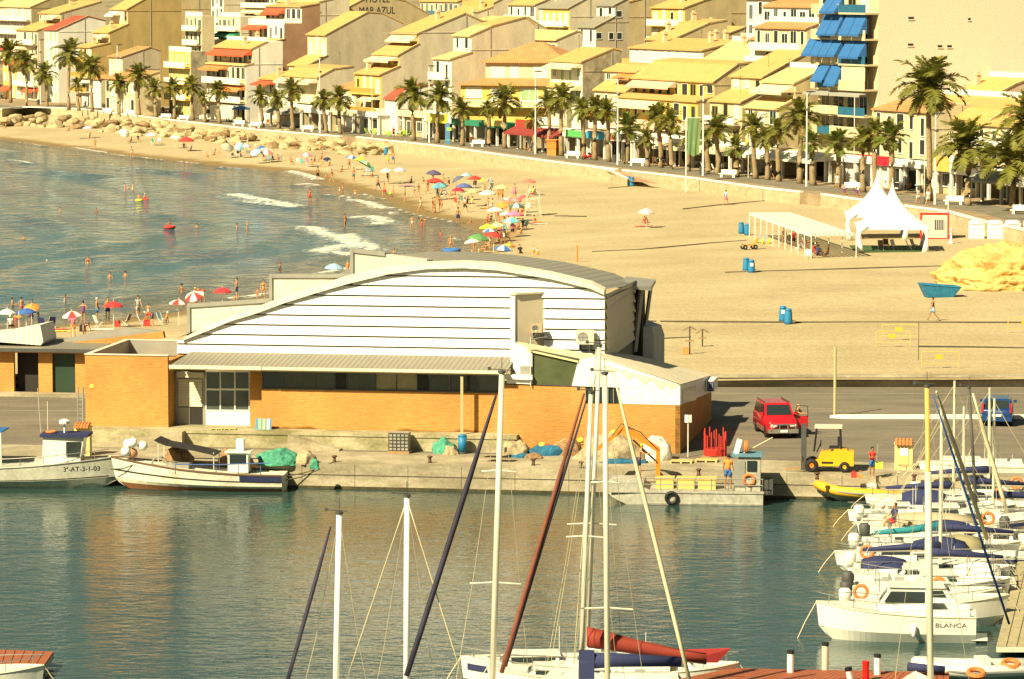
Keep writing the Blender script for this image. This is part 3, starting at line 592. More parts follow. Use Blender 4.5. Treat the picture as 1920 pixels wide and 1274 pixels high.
HS=[dict(d=750,prof=[(73,186),(73,58),(115,44),(115,26),(190,4),(200,20),(200,120)],w=15,wall='grey',facade='cream',label='cream house with two tiled roofs at the far end of the street',awn=['cream','red'],roof='TILE',win=['shutter','glass']),dict(d=738,prof=[(110,186),(110,57),(165,32),(198,40),(198,170)],w=9,wall='white',facade='white',label='narrow white house with a dark red sloping roof',roof='R',win='curtain',railk='none',chim=0),dict(d=712,prof=[(173,208),(173,90),(206,82),(206,62),(240,47),(240,18),(285,-8),(340,-10),(340,190)],w=10,wall='ochre',facade='cream',label='big ochre stepped house with a broad blank side wall',awn=['cream','white'],railk='wood',win=['shutter','ochre']),dict(d=690,prof=[(231,206),(231,108),(283,90),(301,97),(301,208)],w=8,wall='grey',facade='cream',label='small grey house with a faded orange roof below the ochre house',roof='O',railk='none',chim=0),dict(d=668,prof=[(254,212),(254,152),(300,136),(302,212)],w=17,wall='cream',facade='cream',label='low cream house with arched windows and an orange roof',roof='O',railk='none',win=['shutter','dark'],chim=0),dict(d=665,prof=[(359,222),(359,98),(388,97),(388,222)],w=12,wall='rough',facade='yellow',label='yellow framed house with a white roof parapet',railk='solid',win='curtain',noroof=True),dict(d=742,prof=[(380,180),(380,31),(402,30),(402,180)],w=10,wall='cream',facade='cream',label='cream flats with stacked glazed balconies behind the ochre house',win='glass',railk='solid'),dict(d=742,prof=[(452,180),(452,32),(500,31),(500,180)],w=13,wall='pale',facade='cream',label='cream house with a green balcony blind',win=['glass','shutter'],railk='solid',awn='green'),dict(d=640,prof=[(462,234),(462,124),(475,121),(475,92),(500,80),(530,78),(530,234)],w=20,wall='white',facade='cream',label='white house with orange awnings over its terraces',awn=['orange','red','grey'],roofs=['Y','TILE'],win=['dark','glass']),dict(d=655,prof=[(500,220),(500,84),(533,75),(533,46),(566,44),(566,14),(600,8),(600,220)],w=18,wall='brick',facade='white',label='white and brick house with red awnings and crowded terraces',awn=['red','cream'],win=['dark','glass']),dict(d=690,prof=[(560,200),(560,30),(600,24),(600,5),(655,-8),(655,200)],w=22,wall='pale',facade='cream',label='cream house with a Spanish flag on its roof terrace',awn=['cream'],win=['glass','shutter'],roof='Y'),dict(d=612,prof=[(598,244),(598,146),(626,131),(664,126),(668,244)],w=17,wall='pale',facade='cream',label='low grey walled house with a wide cream awning',awn='cream',roof='TILE',chim=0),dict(d=632,prof=[(578,230),(578,124),(613,106),(613,66),(690,24),(716,26),(756,45),(756,230)],w=9,wall='grey',facade='cream',label='tall grey gabled house with a white box dormer',roof='TILE',win='shutter',chim=0),dict(d=700,prof=[(645,140),(645,20),(700,-10),(760,3),(805,28),(805,140)],w=12,wall='tan',facade='yellow',label='tan hotel gable with black painted lettering',roof='TILE',chim=0),dict(d=592,prof=[(715,256),(715,141),(749,126),(749,104),(785,84),(785,64),(872,27),(906,42),(925,60),(925,256)],w=11,wall='pale',facade='yellow',label='pale stepped house with three tiled roofs and timber balconies',railk='wood',awn=['cream'],win=['ochre','shutter']),dict(d=584,prof=[(745,256),(745,186),(768,168),(812,160),(812,256)],w=5,wall='white',facade='white',label='low white house with a small dark red roof',roof='R',railk='none',chim=0),dict(d=574,prof=[(847,258),(847,112),(884,100),(884,68),(925,50),(985,34),(1003,48),(1003,258)],w=7,wall='pale',facade='white',label='modern white house with box windows and long pale side wall',win='glass',roofs=['Y','Y'],chim=0),dict(d=655,prof=[(1068,140),(1068,16),(1105,-4),(1176,-4),(1176,140)],w=13,wall='pale',facade='yellow',label='yellow fronted house with a grey roof high on the hill',roof='G',win='shutter',railk='solid'),dict(d=640,prof=[(960,150),(960,40),(990,34),(1025,56),(1025,150)],w=16,wall='pale',facade='cream',label='plain pale gable behind the tiled villa',roof='Y',railk='none',chim=0),dict(d=622,prof=[(1117,140),(1117,52),(1153,33),(1153,11),(1180,-3),(1180,140)],w=7,wall='grey',facade='white',label='modern grey house with small square black windows',roof='G',win='glass',chim=0,side_win=[(1142,62,1150,74),(1157,62,1166,74),(1118,62,1128,73),(1156,21,1166,32)]),dict(d=655,prof=[(1176,150),(1176,6),(1230,-8),(1262,-8),(1262,150)],w=4,wall='tan',label='tall plain tan wall house with a drainpipe',railk='none',chim=0),dict(d=598,prof=[(1284,150),(1284,16),(1322,2),(1372,-12),(1372,150)],w=12,wall='tan',facade='yellow',label='tan and yellow house with a large single window near the top',roofs=['TILE'],win=['glass','shutter']),dict(d=612,prof=[(1364,150),(1364,-2),(1425,-10),(1430,0),(1430,150)],w=8,wall='tan',facade='yellow',label='dark side walled house beside the tower',railk='none',win='shutter'),dict(d=566,prof=[(1222,250),(1222,124),(1261,107),(1261,76),(1330,45),(1364,39),(1364,250)],w=9,wall='tan',facade='cream',label='long roofed house with twin narrow windows under its eaves',roofs=['TILE','TILE'],win='glass'),dict(d=549,prof=[(1092,286),(1092,117),(1150,93),(1166,96),(1166,286)],w=11,wall='rough',facade='white',label='old house with a crumbling stone side wall',roof='TILE',win='curtain',railk='none',awn='cream'),dict(d=552,prof=[(1063,286),(1063,164),(1094,146),(1094,286)],w=16,wall='rough',facade='cream',label='low cream house before the crumbling wall',roof='TILE',win=['shutter','glass'],chim=0),dict(d=538,prof=[(1176,290),(1176,172),(1196,158),(1196,136),(1222,124),(1240,122),(1240,290)],w=11,wall='tan',facade='cream',label='narrow stepped house behind the palms with an orange awning',awn='orange',win=['glass','shutter'],chim=0),dict(d=535,prof=[(1318,290),(1318,96),(1395,78),(1440,82),(1440,290)],w=24,wall='tan',facade='white',label='house with twin round chimneys below the tall tan gable',roof='TILE',railk='none',chim=2),dict(d=500,prof=[(1308,316),(1308,192),(1340,184),(1340,154),(1385,122),(1420,118),(1420,316)],w=25,wall='tan',facade='yellow',label='broad yellow roofed house with three open awnings',awn=['cream','pink','cream'],roofs=['TILE','TILE'],win=['dark','ochre'],chim=0),dict(d=520,prof=[(1398,250),(1398,120),(1425,104),(1460,82),(1500,84),(1500,250)],w=14,wall='tan',facade='cream',label='tan house with a white roof terrace beside the tower',win=['shutter','glass'],roof='Y'),dict(d=528,prof=[(1530,200),(1530,14),(1545,8),(1600,-5),(1600,200)],w=16,wall='cream',facade='white',label='white house with terracotta roofs left of the tower',roof='O',win=['glass','glass']),dict(d=505,prof=[(1512,250),(1512,55),(1540,45),(1580,45),(1580,250)],w=15,wall='cream',facade='cream',label='cream house with ribbed roof touching the tower',roof='O',win=['glass','dark'],awn=None),dict(d=480,prof=[(1391,326),(1391,193),(1432,173),(1432,146),(1475,122),(1520,98),(1520,326)],w=9,wall='tan',facade='cream',label='tan stepped house with cream bays and closed white blinds',win=['ochre','shutter'],roofs=['TILE','TILE'],railk='solid',chim=0),dict(d=468,prof=[(1460,334),(1460,205),(1492,188),(1492,157),(1545,132),(1590,132),(1590,334)],w=9,wall='tan',facade='cream',label='tan house with a cream awning beside the tower',win=['glass','shutter'],awn='cream',roofs=['Y','Y'],chim=0),dict(d=520,prof=[(1818,200),(1818,12),(1880,2),(1935,-22),(1980,-22),(1980,200)],w=12,wall='pale',facade='white',label='pale grey house behind the tiled roofs at the right edge',roof='R',win='shutter',chim=0,railk='none',side_win=[(1858,23,1881,44),(1902,22,1911,61)]),dict(d=478,prof=[(1857,300),(1857,128),(1888,118),(1930,94),(2000,94),(2000,300)],w=30,wall='cream',facade='white',label='white house under a long ribbed terracotta roof',roofs=['O','TILE'],win=['dark','shutter'],chim=0,awn='white'),dict(d=452,prof=[(1868,330),(1868,178),(1905,160),(1930,150),(2000,150),(2000,330)],w=22,wall='pink',facade='cream',label='pink plastered house with white awnings over a terrace',roofs=['TILE'],awn=['white','cream'],win=['dark','glass']),dict(d=440,prof=[(1740,345),(1740,212),(1790,196),(1840,196),(1840,345)],w=13,wall='cream',facade='cream',label='house with a tiled roof and brackets beside the tall palm',roofs=['O'],win=['dark','dark'],chim=0,railk='none'),dict(d=434,prof=[(1858,350),(1858,226),(1890,206),(1960,190),(2010,190),(2010,350)],w=24,wall='pink',facade='cream',label='yellow roofed house with a wide white awning behind the right palms',roofs=['TILE'],awn=['white'],win=['glass','dark'],chim=0),dict(d=425,prof=[(1925,360),(1925,240),(1960,225),(2060,215),(2060,360)],w=14,wall='cream',facade='cream',label='cream house at the right edge behind the drooping palm',roofs=['TILE'],win=['glass'],chim=0),dict(d=762,prof=[(38,190),(38,85),(62,76),(62,190)],w=12,wall='cream',facade='yellow',label='small yellow house at the left edge with a red awning',awn='red',chim=0),dict(d=706,prof=[(190,212),(190,150),(225,141),(225,212)],w=12,wall='cream',facade='white',label='low white house below the ochre side wall',roof='O',railk='none',win=['shutter','dark'],chim=0),dict(d=622,prof=[(545,242),(545,152),(578,141),(600,139),(600,242)],w=15,wall='pale',facade='white',label='white fronted house under the brick terraces',awn=['cream','red'],win=['shutter','glass']),dict(d=600,prof=[(668,250),(668,168),(700,157),(713,157),(713,250)],w=9,wall='pale',facade='cream',label='low house with an orange roof beside the balcony house',roof='O',railk='none',chim=0),dict(d=604,prof=[(1045,150),(1045,76),(1082,60),(1092,62),(1092,150)],w=18,wall='pale',facade='cream',label='cream house with a long yellow roof behind the villa',roof='Y',railk='none',win='glass'),dict(d=556,prof=[(1199,200),(1199,130),(1222,120),(1230,200)],w=12,wall='cream',facade='white',label='white terrace house with pink awnings left of the twin windows',awn='pink',win=['glass','shutter'],chim=0),dict(d=576,prof=[(1325,200),(1325,101),(1345,93),(1345,73),(1400,52),(1422,54),(1422,200)],w=12,wall='tan',facade='cream',label='stepped cream house high behind the awning terraces',awn=['cream'],win=['shutter','glass']),dict(d=512,prof=[(1470,220),(1470,76),(1505,62),(1514,62),(1514,220)],w=10,wall='cream',facade='white',label='white house with a ribbed roof left of the tower',roof='O',win=['shutter','glass']),dict(d=562,prof=[(1452,150),(1452,0),(1500,-12),(1510,-12),(1510,150)],w=9,wall='white',facade='white',label='white house at the top edge left of the tower',roof='O',win='glass'),dict(d=680,prof=[(880,120),(880,30),(925,14),(930,120)],w=14,wall='pale',facade='cream',label='cream house with a flat wall behind the modern white house',awn='cream',win=['glass','shutter']),dict(d=672,prof=[(1005,110),(1005,10),(1040,-4),(1060,-4),(1060,110)],w=12,wall='white',facade='white',label='white house at the top edge left of the yellow front',win='glass',awn='cream'),dict(d=470,prof=[(1802,340),(1802,182),(1840,168),(1870,166),(1870,340)],w=13,wall='cream',facade='white',label='white fronted house with a yellow roof right of the tall palm',awn=['white'],win=['shutter','dark'],chim=0),dict(d=830,prof=[(60,120),(60,14),(110,-8),(160,-8),(160,120)],w=30,wall='olive',facade='pink',label='pink house high on the hill at the left edge',roof='Y',win='shutter'),dict(d=860,prof=[(340,120),(340,-10),(420,-12),(420,120)],w=20,wall='tan',facade='cream',label='tall tan block high behind the ochre house',win='glass',railk='none'),dict(d=820,prof=[(420,110),(420,-12),(480,-14),(530,-14),(530,110)],w=8,wall='pale',facade='white',label='pale block high behind the green blind',win='glass',railk='none'),dict(d=790,prof=[(540,110),(540,-12),(640,-12),(640,110)],w=26,wall='pale',facade='cream',label='cream block high behind the flag terrace',win='glass',awn='cream'),dict(d=760,prof=[(860,110),(860,4),(905,-10),(960,-10),(960,110)],w=20,wall='pale',facade='cream',label='cream flats behind the hotel gable',win='glass',railk='glass'),dict(d=735,prof=[(924,130),(924,8),(960,-10),(1040,-12),(1040,130)],w=12,wall='pale',facade='white',label='white cornered flats with a terrace above the hotel gable',win=['ochre','glass'],railk='glass'),dict(d=740,prof=[(1070,100),(1070,-12),(1180,-12),(1180,100)],w=10,wall='grey',label='plain grey block behind the yellow fronted house',win='glass',railk='none'),dict(d=720,prof=[(1250,100),(1250,-12),(1300,-12),(1300,100)],w=8,wall='tan',facade='cream',label='tan block behind the large window house',win='glass'),dict(d=650,prof=[(1450,150),(1450,-8),(1520,-12),(1520,150)],w=10,wall='ochre',facade='cream',label='ochre house high behind the terracotta roofs',win=['glass','dark'],railk='solid'),]
for h_ in HS:house(grp='stepped houses facing the beach',zb=min(2.8,2.8),**h_)
#lettering
def text(parent,s,loc,size,mtl,rot=(R(90),0,0),sx=1.0,depth=.01,name='lettering',align='CENTER'):
 c=bpy.data.curves.new(name,'FONT');c.body=s;c.size=size;c.extrude=depth;c.align_x=align;c.align_y='CENTER';c.materials.append(mtl)
 t_=bpy.data.objects.new(name,c);COL.objects.link(t_);dg=bpy.context.evaluated_depsgraph_get();me=bpy.data.meshes.new_from_object(t_.evaluated_get(dg),depsgraph=dg);bpy.data.objects.remove(t_);o=bpy.data.objects.new(name,me);COL.objects.link(o);o.location=loc;o.rotation_euler=rot;o.scale=(sx,1,1);o.parent=parent
 return o
INK=mat('black_lettering',(.04,.035,.03),.8,var=0)
INKB=mat('blue_lettering',(.03,.06,.30),.7,var=0);INKR=mat('red_lettering',(.5,.03,.02),.7,var=0)
INKW=mat('white_lettering',(.8,.8,.76),.7,var=0);INKG=mat('grey_lettering',(.22,.22,.2),.7,var=0)
def child_of_label(sub):
 for o in COL.objects:
  if o.get('label','').startswith(sub):return o
hg=child_of_label('tan hotel gable')
def on_side(o,px,py):
 ex=Vector((math.cos(o.rotation_euler.z),math.sin(o.rotation_euler.z),0));ey=Vector((-ex.y,ex.x,0))
 r=ray(px,py);q0=o.location;t=(q0 .x*ex.x+q0 .y*ex.y)/(r.x*ex.x+r.y*ex.y);q=Vector((r.x*t,r.y*t,CAMZ+r.z*t))
 return(q-q0).dot(ey),q.z
for s_,xa,xb,ym,hpx in(('MAR AZUL',673,740,20.5,14),('HOTEL',686,730,-1,14)):
 ua,z_=on_side(hg,xa,ym);ub,_=on_side(hg,xb,ym);hh=hpx/scale_at(700)
 tx=text(hg,s_,(.03,(ua+ub)/2,z_),hh*1.35,INK,(R(90),0,R(90)))
 bpy.context.view_layer.update();tx.scale.x=(ub-ua)/max(.1,tx.dimensions.x)
#villa with hipped roofs
def hip(mb,x0,x1,y0,y1,z,h,o=.5,inset=None):
 x0-=o;x1+=o;y0-=o;y1+=o;k=inset or min(x1-x0,y1-y0)/2
 a=[(x0,y0,z),(x1,y0,z),(x1,y1,z),(x0,y1,z)];m_=(y0+y1)/2;r0,r1=(x0+k,m_,z+h),(x1-k,m_,z+h)
 mb.add(a+[r0,r1],[(0,1,5,4),(1,2,5),(2,3,4,5),(3,0,4),(3,2,1,0)])
 mb.box(x0,x1,y0,y1,z-.18,z-.002)
vd=560;vo=PY(975,270,vd)
vz=lambda y:PY(975,y,vd).z
r_=root('villa',(vo.x,vd,0),'yellow villa with two tiers of hipped tile roofs above the bars','house',rz=R(-20))
sv=scale_at(vd)
mb=MB();mb.box(-9.5,6.6,0,14,2.8,vz(160));mb.build('lower_wall',PL['yellow'],r_)
mb=MB();mb.box(-6.6,6.2,3,14,vz(160),vz(118));mb.build('upper_wall',PL['cream'],r_)
mb=MB();hip(mb,-6.6,6.2,3,14,vz(117),vz(92)-vz(117)+.9,.7);rf=mb.build('upper_roof',TILEO,r_)
mb=MB();mb.box(-.4,.4,8,8.8,vz(100),vz(88));mb.build('chimney',PL['cream'],rf)
mb=MB();hip(mb,-9.5,6.6,0,14,vz(159),1.9,.7);mb.build('lower_roof',TILEO,r_)
for x0,x1,y0,z0,z1,k in((-5.6,-3.6,3,153,127,'shutter'),(-2.6,-1.4,3,153,127,'shutter'),(1.2,3.2,3,146,128,'shutter'),(4,5.8,3,146,128,'glass'),(-8.6,-6.2,0,184,166,'shutter'),(-4.6,-1.6,0,190,168,'shutter'),(.2,2.8,0,190,168,'curtain'),(3.9,5.8,0,190,168,'dark')):
 window_parts(r_,x0,x1,vz(z0),vz(z1),y0,k)
mb=MB();mb.box(-9.5,6.6,-1.5,-.01,vz(200)-.15,vz(200));bl=mb.build('balcony',PL['yellow'],r_);rail(bl,-9.5,6.6,-1.5,vz(200),'bars')
#apartment tower with blue awnings
td=455;to=PY(1624,330,td);r_=root('apartment_tower',(to.x,to.y,0),'tall apartment tower with blue balcony awnings and a broad blank side wall','apartment building',rz=TH)
zt=lambda y,x=1624:PY(x,y,td).z
ub=27.0;wT=15.0
BLANK=stained('rough_cream_render',(.80,.73,.58),(.74,.67,.52),.95,1.2,(1,1,1),1.0,(.3,.7))
mb=MB();mb.box(-wT,0,1.6,ub,2.8,zt(-60));mb.build('wall',BLANK,r_)
mb=MB();mb.box(-wT,-.02,1.55,1.598,2.8,zt(-60));mb.build('facade',PL['cream'],r_)
for(px,py,w_)in((1703,33,11),(1702,83,11),(1758,86,9),(1776,86,9),(1815,35,5)):
 ua,z_=on_side(r_,px,py);mb=MB();mb.box(-.01,.04,ua,ua+w_/14.5,z_-.22,z_+.06);f=mb.build('vent_window',DARKI,r_)
 mb=MB();mb.box(0,.09,ua-.1,ua+w_/14.5+.1,z_-.32,z_-.22);mb.build('sill',WHITEP,f)
FL=[22,71,119,166,216,254]
for k,y in enumerate(FL):
 z0=zt(y+6);z1=z0+.95 if False else zt(y-11)
 q=MB();pl=[(-wT,1.55),(-wT,.4),(-wT+3,-.3),(-wT+3.4,.2),(-7.4,.2),(-6.6,-.35),(-.02,-.35),(-.02,1.55)]
 q.prism(pl,z0,z0+.22);ba=q.build('balcony',PL['cream'],r_)
 q=MB();
 segs=[((-wT,.4),(-wT+3,-.3),'w'),((-wT+3,-.25),(-9.4,.05),'g' if k%2 else 'w'),((-9.4,.05),(-6.6,-.35),'w'),((-6.6,-.35),(-.02,-.35),'g' if k%2==0 else 'w')]
 for(xa,ya),(xb,yb),kd in segs:
  M_=MB();hh=.22+(1.05 if kd=='w' else 1.0)
  M_.add([(xa,ya,z0+.22),(xb,yb,z0+.22),(xb,yb,z0+hh),(xa,ya,z0+hh),(xa,ya+.08,z0+.22),(xb,yb+.08,z0+.22),(xb,yb+.08,z0+hh),(xa,ya+.08,z0+hh)],[(0,3,2,1),(4,5,6,7),(0,1,5,4),(1,2,6,5),(2,3,7,6),(3,0,4,7)]);M_.build('parapet' if kd=='w' else 'glass_rail',PL['cream']if kd=='w' else GLASSB,ba)
 for x0,x1,kd in((-14,-12,'glass'),(-11,-8.4,'glass'),(-7.4,-5.6,'ochre'),(-4.4,-2.6,'shutter' if k in(0,3,5)else 'glass')):
  window_parts(r_,x0,x1,z0+.3,z0+2.45,1.55,kd)
for x0,x1,y,dr in((-11.2,-6.2,29,2.3),(-5.6,-.4,29,2.3),(-wT,-6.4,76,1.9),(-5.6,-.5,78,1.9),(-12.6,-9.5,125,1.9),(-9.2,-6.3,125,2.3),(-10.5,-6.5,-2,1.6)):
 n_=max(1,int(round((x1-x0)/2.4)))
 for i in range(n_):
  xa=x0+(x1-x0)*i/n_;xb=x0+(x1-x0)*(i+1)/n_-.12
  awning(r_,xa,xb,.3,zt(y),1.25,dr,AWN['blue'])
q=MB()
for i in range(4):q.box(-6+i*1.45,-4.6+i*1.45,-.2,-.12,zt(153),zt(127))
q.build('roller_blind',AWN['cream'],r_)
for x0,x1 in((-14.6,-8),(-7.8,-.3)):awning(r_,x0,x1,.3,zt(175),1.2,.25,AWN['grey'])
#bars along the street
def frame_at(px,off,z=2.8):
 c=cop_at(px);return Vector((c.x+NL.x*off,c.y+NL.y*off,z))
CHAIRM={}
def bar(px,off,W,label,canopy='white',wall='cream',sign=None,signc=None,h=3.0,depth=4.5,awc=None,furniture=True,cat='bar',solid=False,seed=0):
 rg=random.Random(int(px));r_=root('beach_bar' if cat=='bar' else 'shop_front',frame_at(px,off),label,cat,'bars and shop fronts along the promenade',rz=TH)
 wm=PL[wall]
 q=MB();q.box(-W,0,depth,depth+.25,0,h);q.build('back_wall',wm,r_)
 q=MB();q.box(-W-.3,.3,-.4,depth+.2,h,h+.22);q.build('canopy',PL['white']if canopy=='white' else AWN.get(canopy,PL['cream']),r_)
 q=MB();q.box(-W-.3,.3,-.46,-.401,h-.35,h+.55);fa=q.build('fascia',WHITEP if canopy in('white',)else AWN.get(canopy,PL['cream']),r_)
 n_=max(2,int(W/3.6))
 for i in range(n_+1):
  x=-W+W*i/n_;q=MB();q.box(x-.16,x+.16,-.3,.02,0,h);q.build('pillar',WHITEP,r_)
 for i in range(n_):
  x0=-W+W*i/n_;x1=x0+W/n_
  if solid:
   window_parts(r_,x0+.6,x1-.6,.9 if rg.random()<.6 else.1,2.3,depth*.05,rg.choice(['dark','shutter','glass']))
  else:
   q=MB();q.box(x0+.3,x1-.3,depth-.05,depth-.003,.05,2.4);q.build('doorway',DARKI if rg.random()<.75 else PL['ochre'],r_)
 if solid:q=MB();q.box(-W,0,depth*.05+.02,depth*.05+.12,0,h);q.build('front_wall',wm,r_)
 q=MB();q.box(-.12,.0,0,depth,0,h);q.build('side_wall',wm,r_)
 if awc:awning(r_,-W,0,-.42,h+.4,2.0,.9,AWN[awc])
 if sign:
  for s_,x,sz,mt in sign:
   tx=text(r_,s_,(x,-.49,h+.1),sz,mt)
 if signc:
  for x0,x1,z0,z1,c_ in signc:
   q=MB();q.box(x0,x1,-.54,-.475,z0,z1);q.build('sign_board',paint(c_,.6),r_)
 return r_
bar(470,9,14,'small bar with an awning behind the white van','cream','cream',awc='grey')
bar(522,9,17,'brown fronted bar with basket chairs','white','cream')
bar(567,9,14,'cream shop front with a large dark window','cream','cream',solid=True,cat='shop')
bar(612,9,15,'white shop front below the wide cream awning','white','white',solid=True,cat='shop')
bar(707,9.5,28,'plain tan ground floor with barred windows','cream','tan',solid=True,cat='shop',h=3.4)
bar(775,9.5,17,'bar with yellow banner and yellow green chairs','white','white',signc=[(-16,-8,2.5,3.9,(.78,.72,.05)),(-7.6,-4,2.6,3.8,(.8,.78,.7))])
bar(865,9.5,24,'bar with green awning edge and dark interior','green','cream',signc=[(-12,-5,2.9,3.8,(.74,.6,.2))])
bar(945,10,17,'bar with dark red awning and white posts','white','cream',signc=[(-17,-10,3.3,4.3,(.40,.05,.03))],awc='maroon')
bar(980,10,7,'small white bar with arched front','white','white',sign=[('VALY',-3.5,.9,INKG)])
bar(1060,10,21,'bar with green and blue picture signs','white','cream',signc=[(-20,-14,2.7,3.6,(.10,.45,.12)),(-13.6,-8,2.7,3.6,(.05,.35,.55)),(-7,-4.4,2.8,3.5,(.6,.12,.08))])
bar(1148,11,23,'pizza restaurant under a white canopy with lettering','white','cream',sign=[('PIZZERIA',-14.5,1.0,INKG)],signc=[(-8,-6.6,2.9,3.7,(.5,.05,.04))],h=3.1)
bar(1215,12,18,'brown timber bar behind the red parasols','cream','ochre',awc='cream')
bar(1285,12,18,'bar with hanging washing above its canopy','white','cream',signc=[(-9,-7.8,3.5,4.6,(.6,.1,.08)),(-6,-5,3.5,4.4,(.7,.5,.1))])
bar(1380,13,24,'bar with white balustrades behind the green banner','cream','cream',awc='white')
bar(1440,14,15,'white shop front with air conditioners on its roof','white','white',sign=[('Gelats',-5,.8,INKB)]if False else None)
bar(1500,14,15,'shop front with a red sign board','white','white',signc=[(-11,-3.2,2.6,3.7,(.62,.02,.04))],solid=True,cat='shop')
bar(1560,14.5,14,'white walled restaurant with small dark windows','white','white',solid=True,cat='shop')
bar(1615,15,13,'restaurant front with potted plants and ochre shutters','white','tan',solid=True,cat='shop')
bar(1705,15,20,'restaurant with large food posters on its fascia','white','cream',signc=[(-19.5,-16,2.7,4.4,(.70,.42,.10)),(-15.6,-10,2.5,4.4,(.8,.78,.72)),(-9.4,-6.5,2.7,4.4,(.72,.5,.2))])
bar(1800,15,20,'restaurant under a long grey canvas canopy','cream','cream',awc='grey')
bar(1885,14,17,'restaurant with red parasols and crowded tables','white','cream')
bar(1990,13,20,'white terrace bar at the right edge','white','cream',awc='white')
#palms
LEAF=mat('palm_leaflets',(.19,.20,.035),.55,var=.35,vs=3,spec=.3,double=(.28,.27,.05))
LEAFG=mat('fan_palm_leaves',(.14,.19,.035),.55,var=.3,vs=3,spec=.3,double=(.24,.27,.05))
DRYL=mat('dry_fronds',(.34,.24,.09),.8,var=.3,vs=3)
for m_ in(LEAF,LEAFG):
 n=m_.node_tree.nodes;l=m_.node_tree.links;b=n['Principled BSDF'];tr=n.new('ShaderNodeBsdfTranslucent');ms=n.new('ShaderNodeMixShader');ms.inputs[0].default_value=.35;l.new(b.inputs['Base Color'].links[0].from_socket,tr.inputs[0]);l.new(b.outputs[0],ms.inputs[1]);l.new(tr.outputs[0],ms.inputs[2]);l.new(ms.outputs[0],n['Material Output'].inputs[0])
TRUNK=stained('palm_trunk_bark',(.36,.27,.15),(.19,.135,.07),.95,3.5,(1,1,2.2),.9,(.35,.6))
def frond_mesh(a0,droop,seed,m_,nl=26,wid=.062,ll=.27):
 rg=random.Random(seed);mb=MB();pts=[];p=Vector((0,0,0));a=a0;n_=12
 for i in range(n_+1):
  pts.append(p.copy());p=p+Vector((math.cos(a),0,math.sin(a)))/n_;a-=droop/n_*(.5+i/n_)
 mb.tube(pts,[.018*(1-.8*i/n_)for i in range(n_+1)],3,False)
 for k in range(nl):
  t=.12+.88*k/(nl-1);f=t*n_;i=min(n_-1,int(f));q=pts[i].lerp(pts[i+1],f-i);d=(pts[i+1]-pts[i]).normalized();up=Vector((-d.z,0,d.x))
  L=ll*(math.sin(math.pi*min(1,t*.9+.12))**.6)*rg.uniform(.85,1.1)+.04
  for s in(-1,1):
   tip=q+d*L*.55+Vector((0,s,0))*L*.8+up*L*rg.uniform(-.1,.28)-Vector((0,0,L*.28*rg.random()))
   mid=q.lerp(tip,.5)+up*.015
   mb.add([q-d*wid*.3,mid-d*wid*.42,tip,mid+d*wid*.42,q+d*wid*.3],[(0,1,3,4),(1,2,3)])
 return mb.mesh('frond',m_)
FR={0:[frond_mesh(R(a),R(dr),10+i,LEAF)for i,(a,dr)in enumerate([(80,40),(62,75),(48,95),(30,100),(12,85),(-12,70),(-38,40)])],1:[frond_mesh(R(a),R(dr),30+i,LEAFG,16,.10,.34)for i,(a,dr)in enumerate([(82,18),(64,40),(46,55),(25,62),(5,60),(-18,50),(-40,30)])]}
DRF=frond_mesh(R(-55),R(25),99,DRYL,14)
TRK={}
def palm(bx,by,cx,cy,r,label,kind=0,nf=None,big=False):
 b_=P(bx,by,2.8);Y=b_.y;top=PY(cx,cy,Y);s=scale_at(Y);rr=r/s*(1.2 if not big else 1.1);rg=random.Random(int(bx*13+by))
 H=top.z-2.8;lean=top.x-b_.x
 r_=root('palm_tree',b_,label,'palm tree','palms along the promenade')
 pts=[Vector((lean*(t**1.4)+.25*math.sin(t*3+bx)*(1-t)*t*2,0,H*t))for t in[i/9 for i in range(10)]]
 tr=.34 if kind==0 else.38
 if big:tr=.36
 mb=MB();mb.tube(pts,[tr*(1.25 if i==0 else 1.0-.25*i/9)for i in range(10)],9)
 tk=mb.build('trunk',TRUNK,r_,True)
 mb=MB();mb.lathe([(tr*.75,-1.0),(tr*1.35,-.45),(tr*1.5,0),(tr*.9,.4),(.05,.6)],9,(lean,0,H));mb.build('leaf_bases',DRYL if kind==0 else TRUNK,tk)
 meshes=FR[kind];nf=nf or(36 if big else 28)
 for i in range(nf):
  t=i/(nf-1);k=min(6,int(t*6.4));az=i*2.39996+rg.uniform(-.2,.2)
  f=link('frond',meshes[k],r_);f.location=(lean,0,H+.3-t*.4)
  L=rr*rg.uniform(.86,1.1)*(.82 if k==0 else 1.0)*(.85 if k==6 else 1)
  f.scale=(L,L*rg.uniform(.9,1.1),L);f.rotation_euler=(rg.uniform(-.25,.25),rg.uniform(-.12,.12),az)
 for i in range(2 if not big else 5):
  f=link('dry_frond',DRF,r_);f.location=(lean,0,H-.3);f.scale=(rr*.6,)*3;f.rotation_euler=(0,0,rg.uniform(0,6))
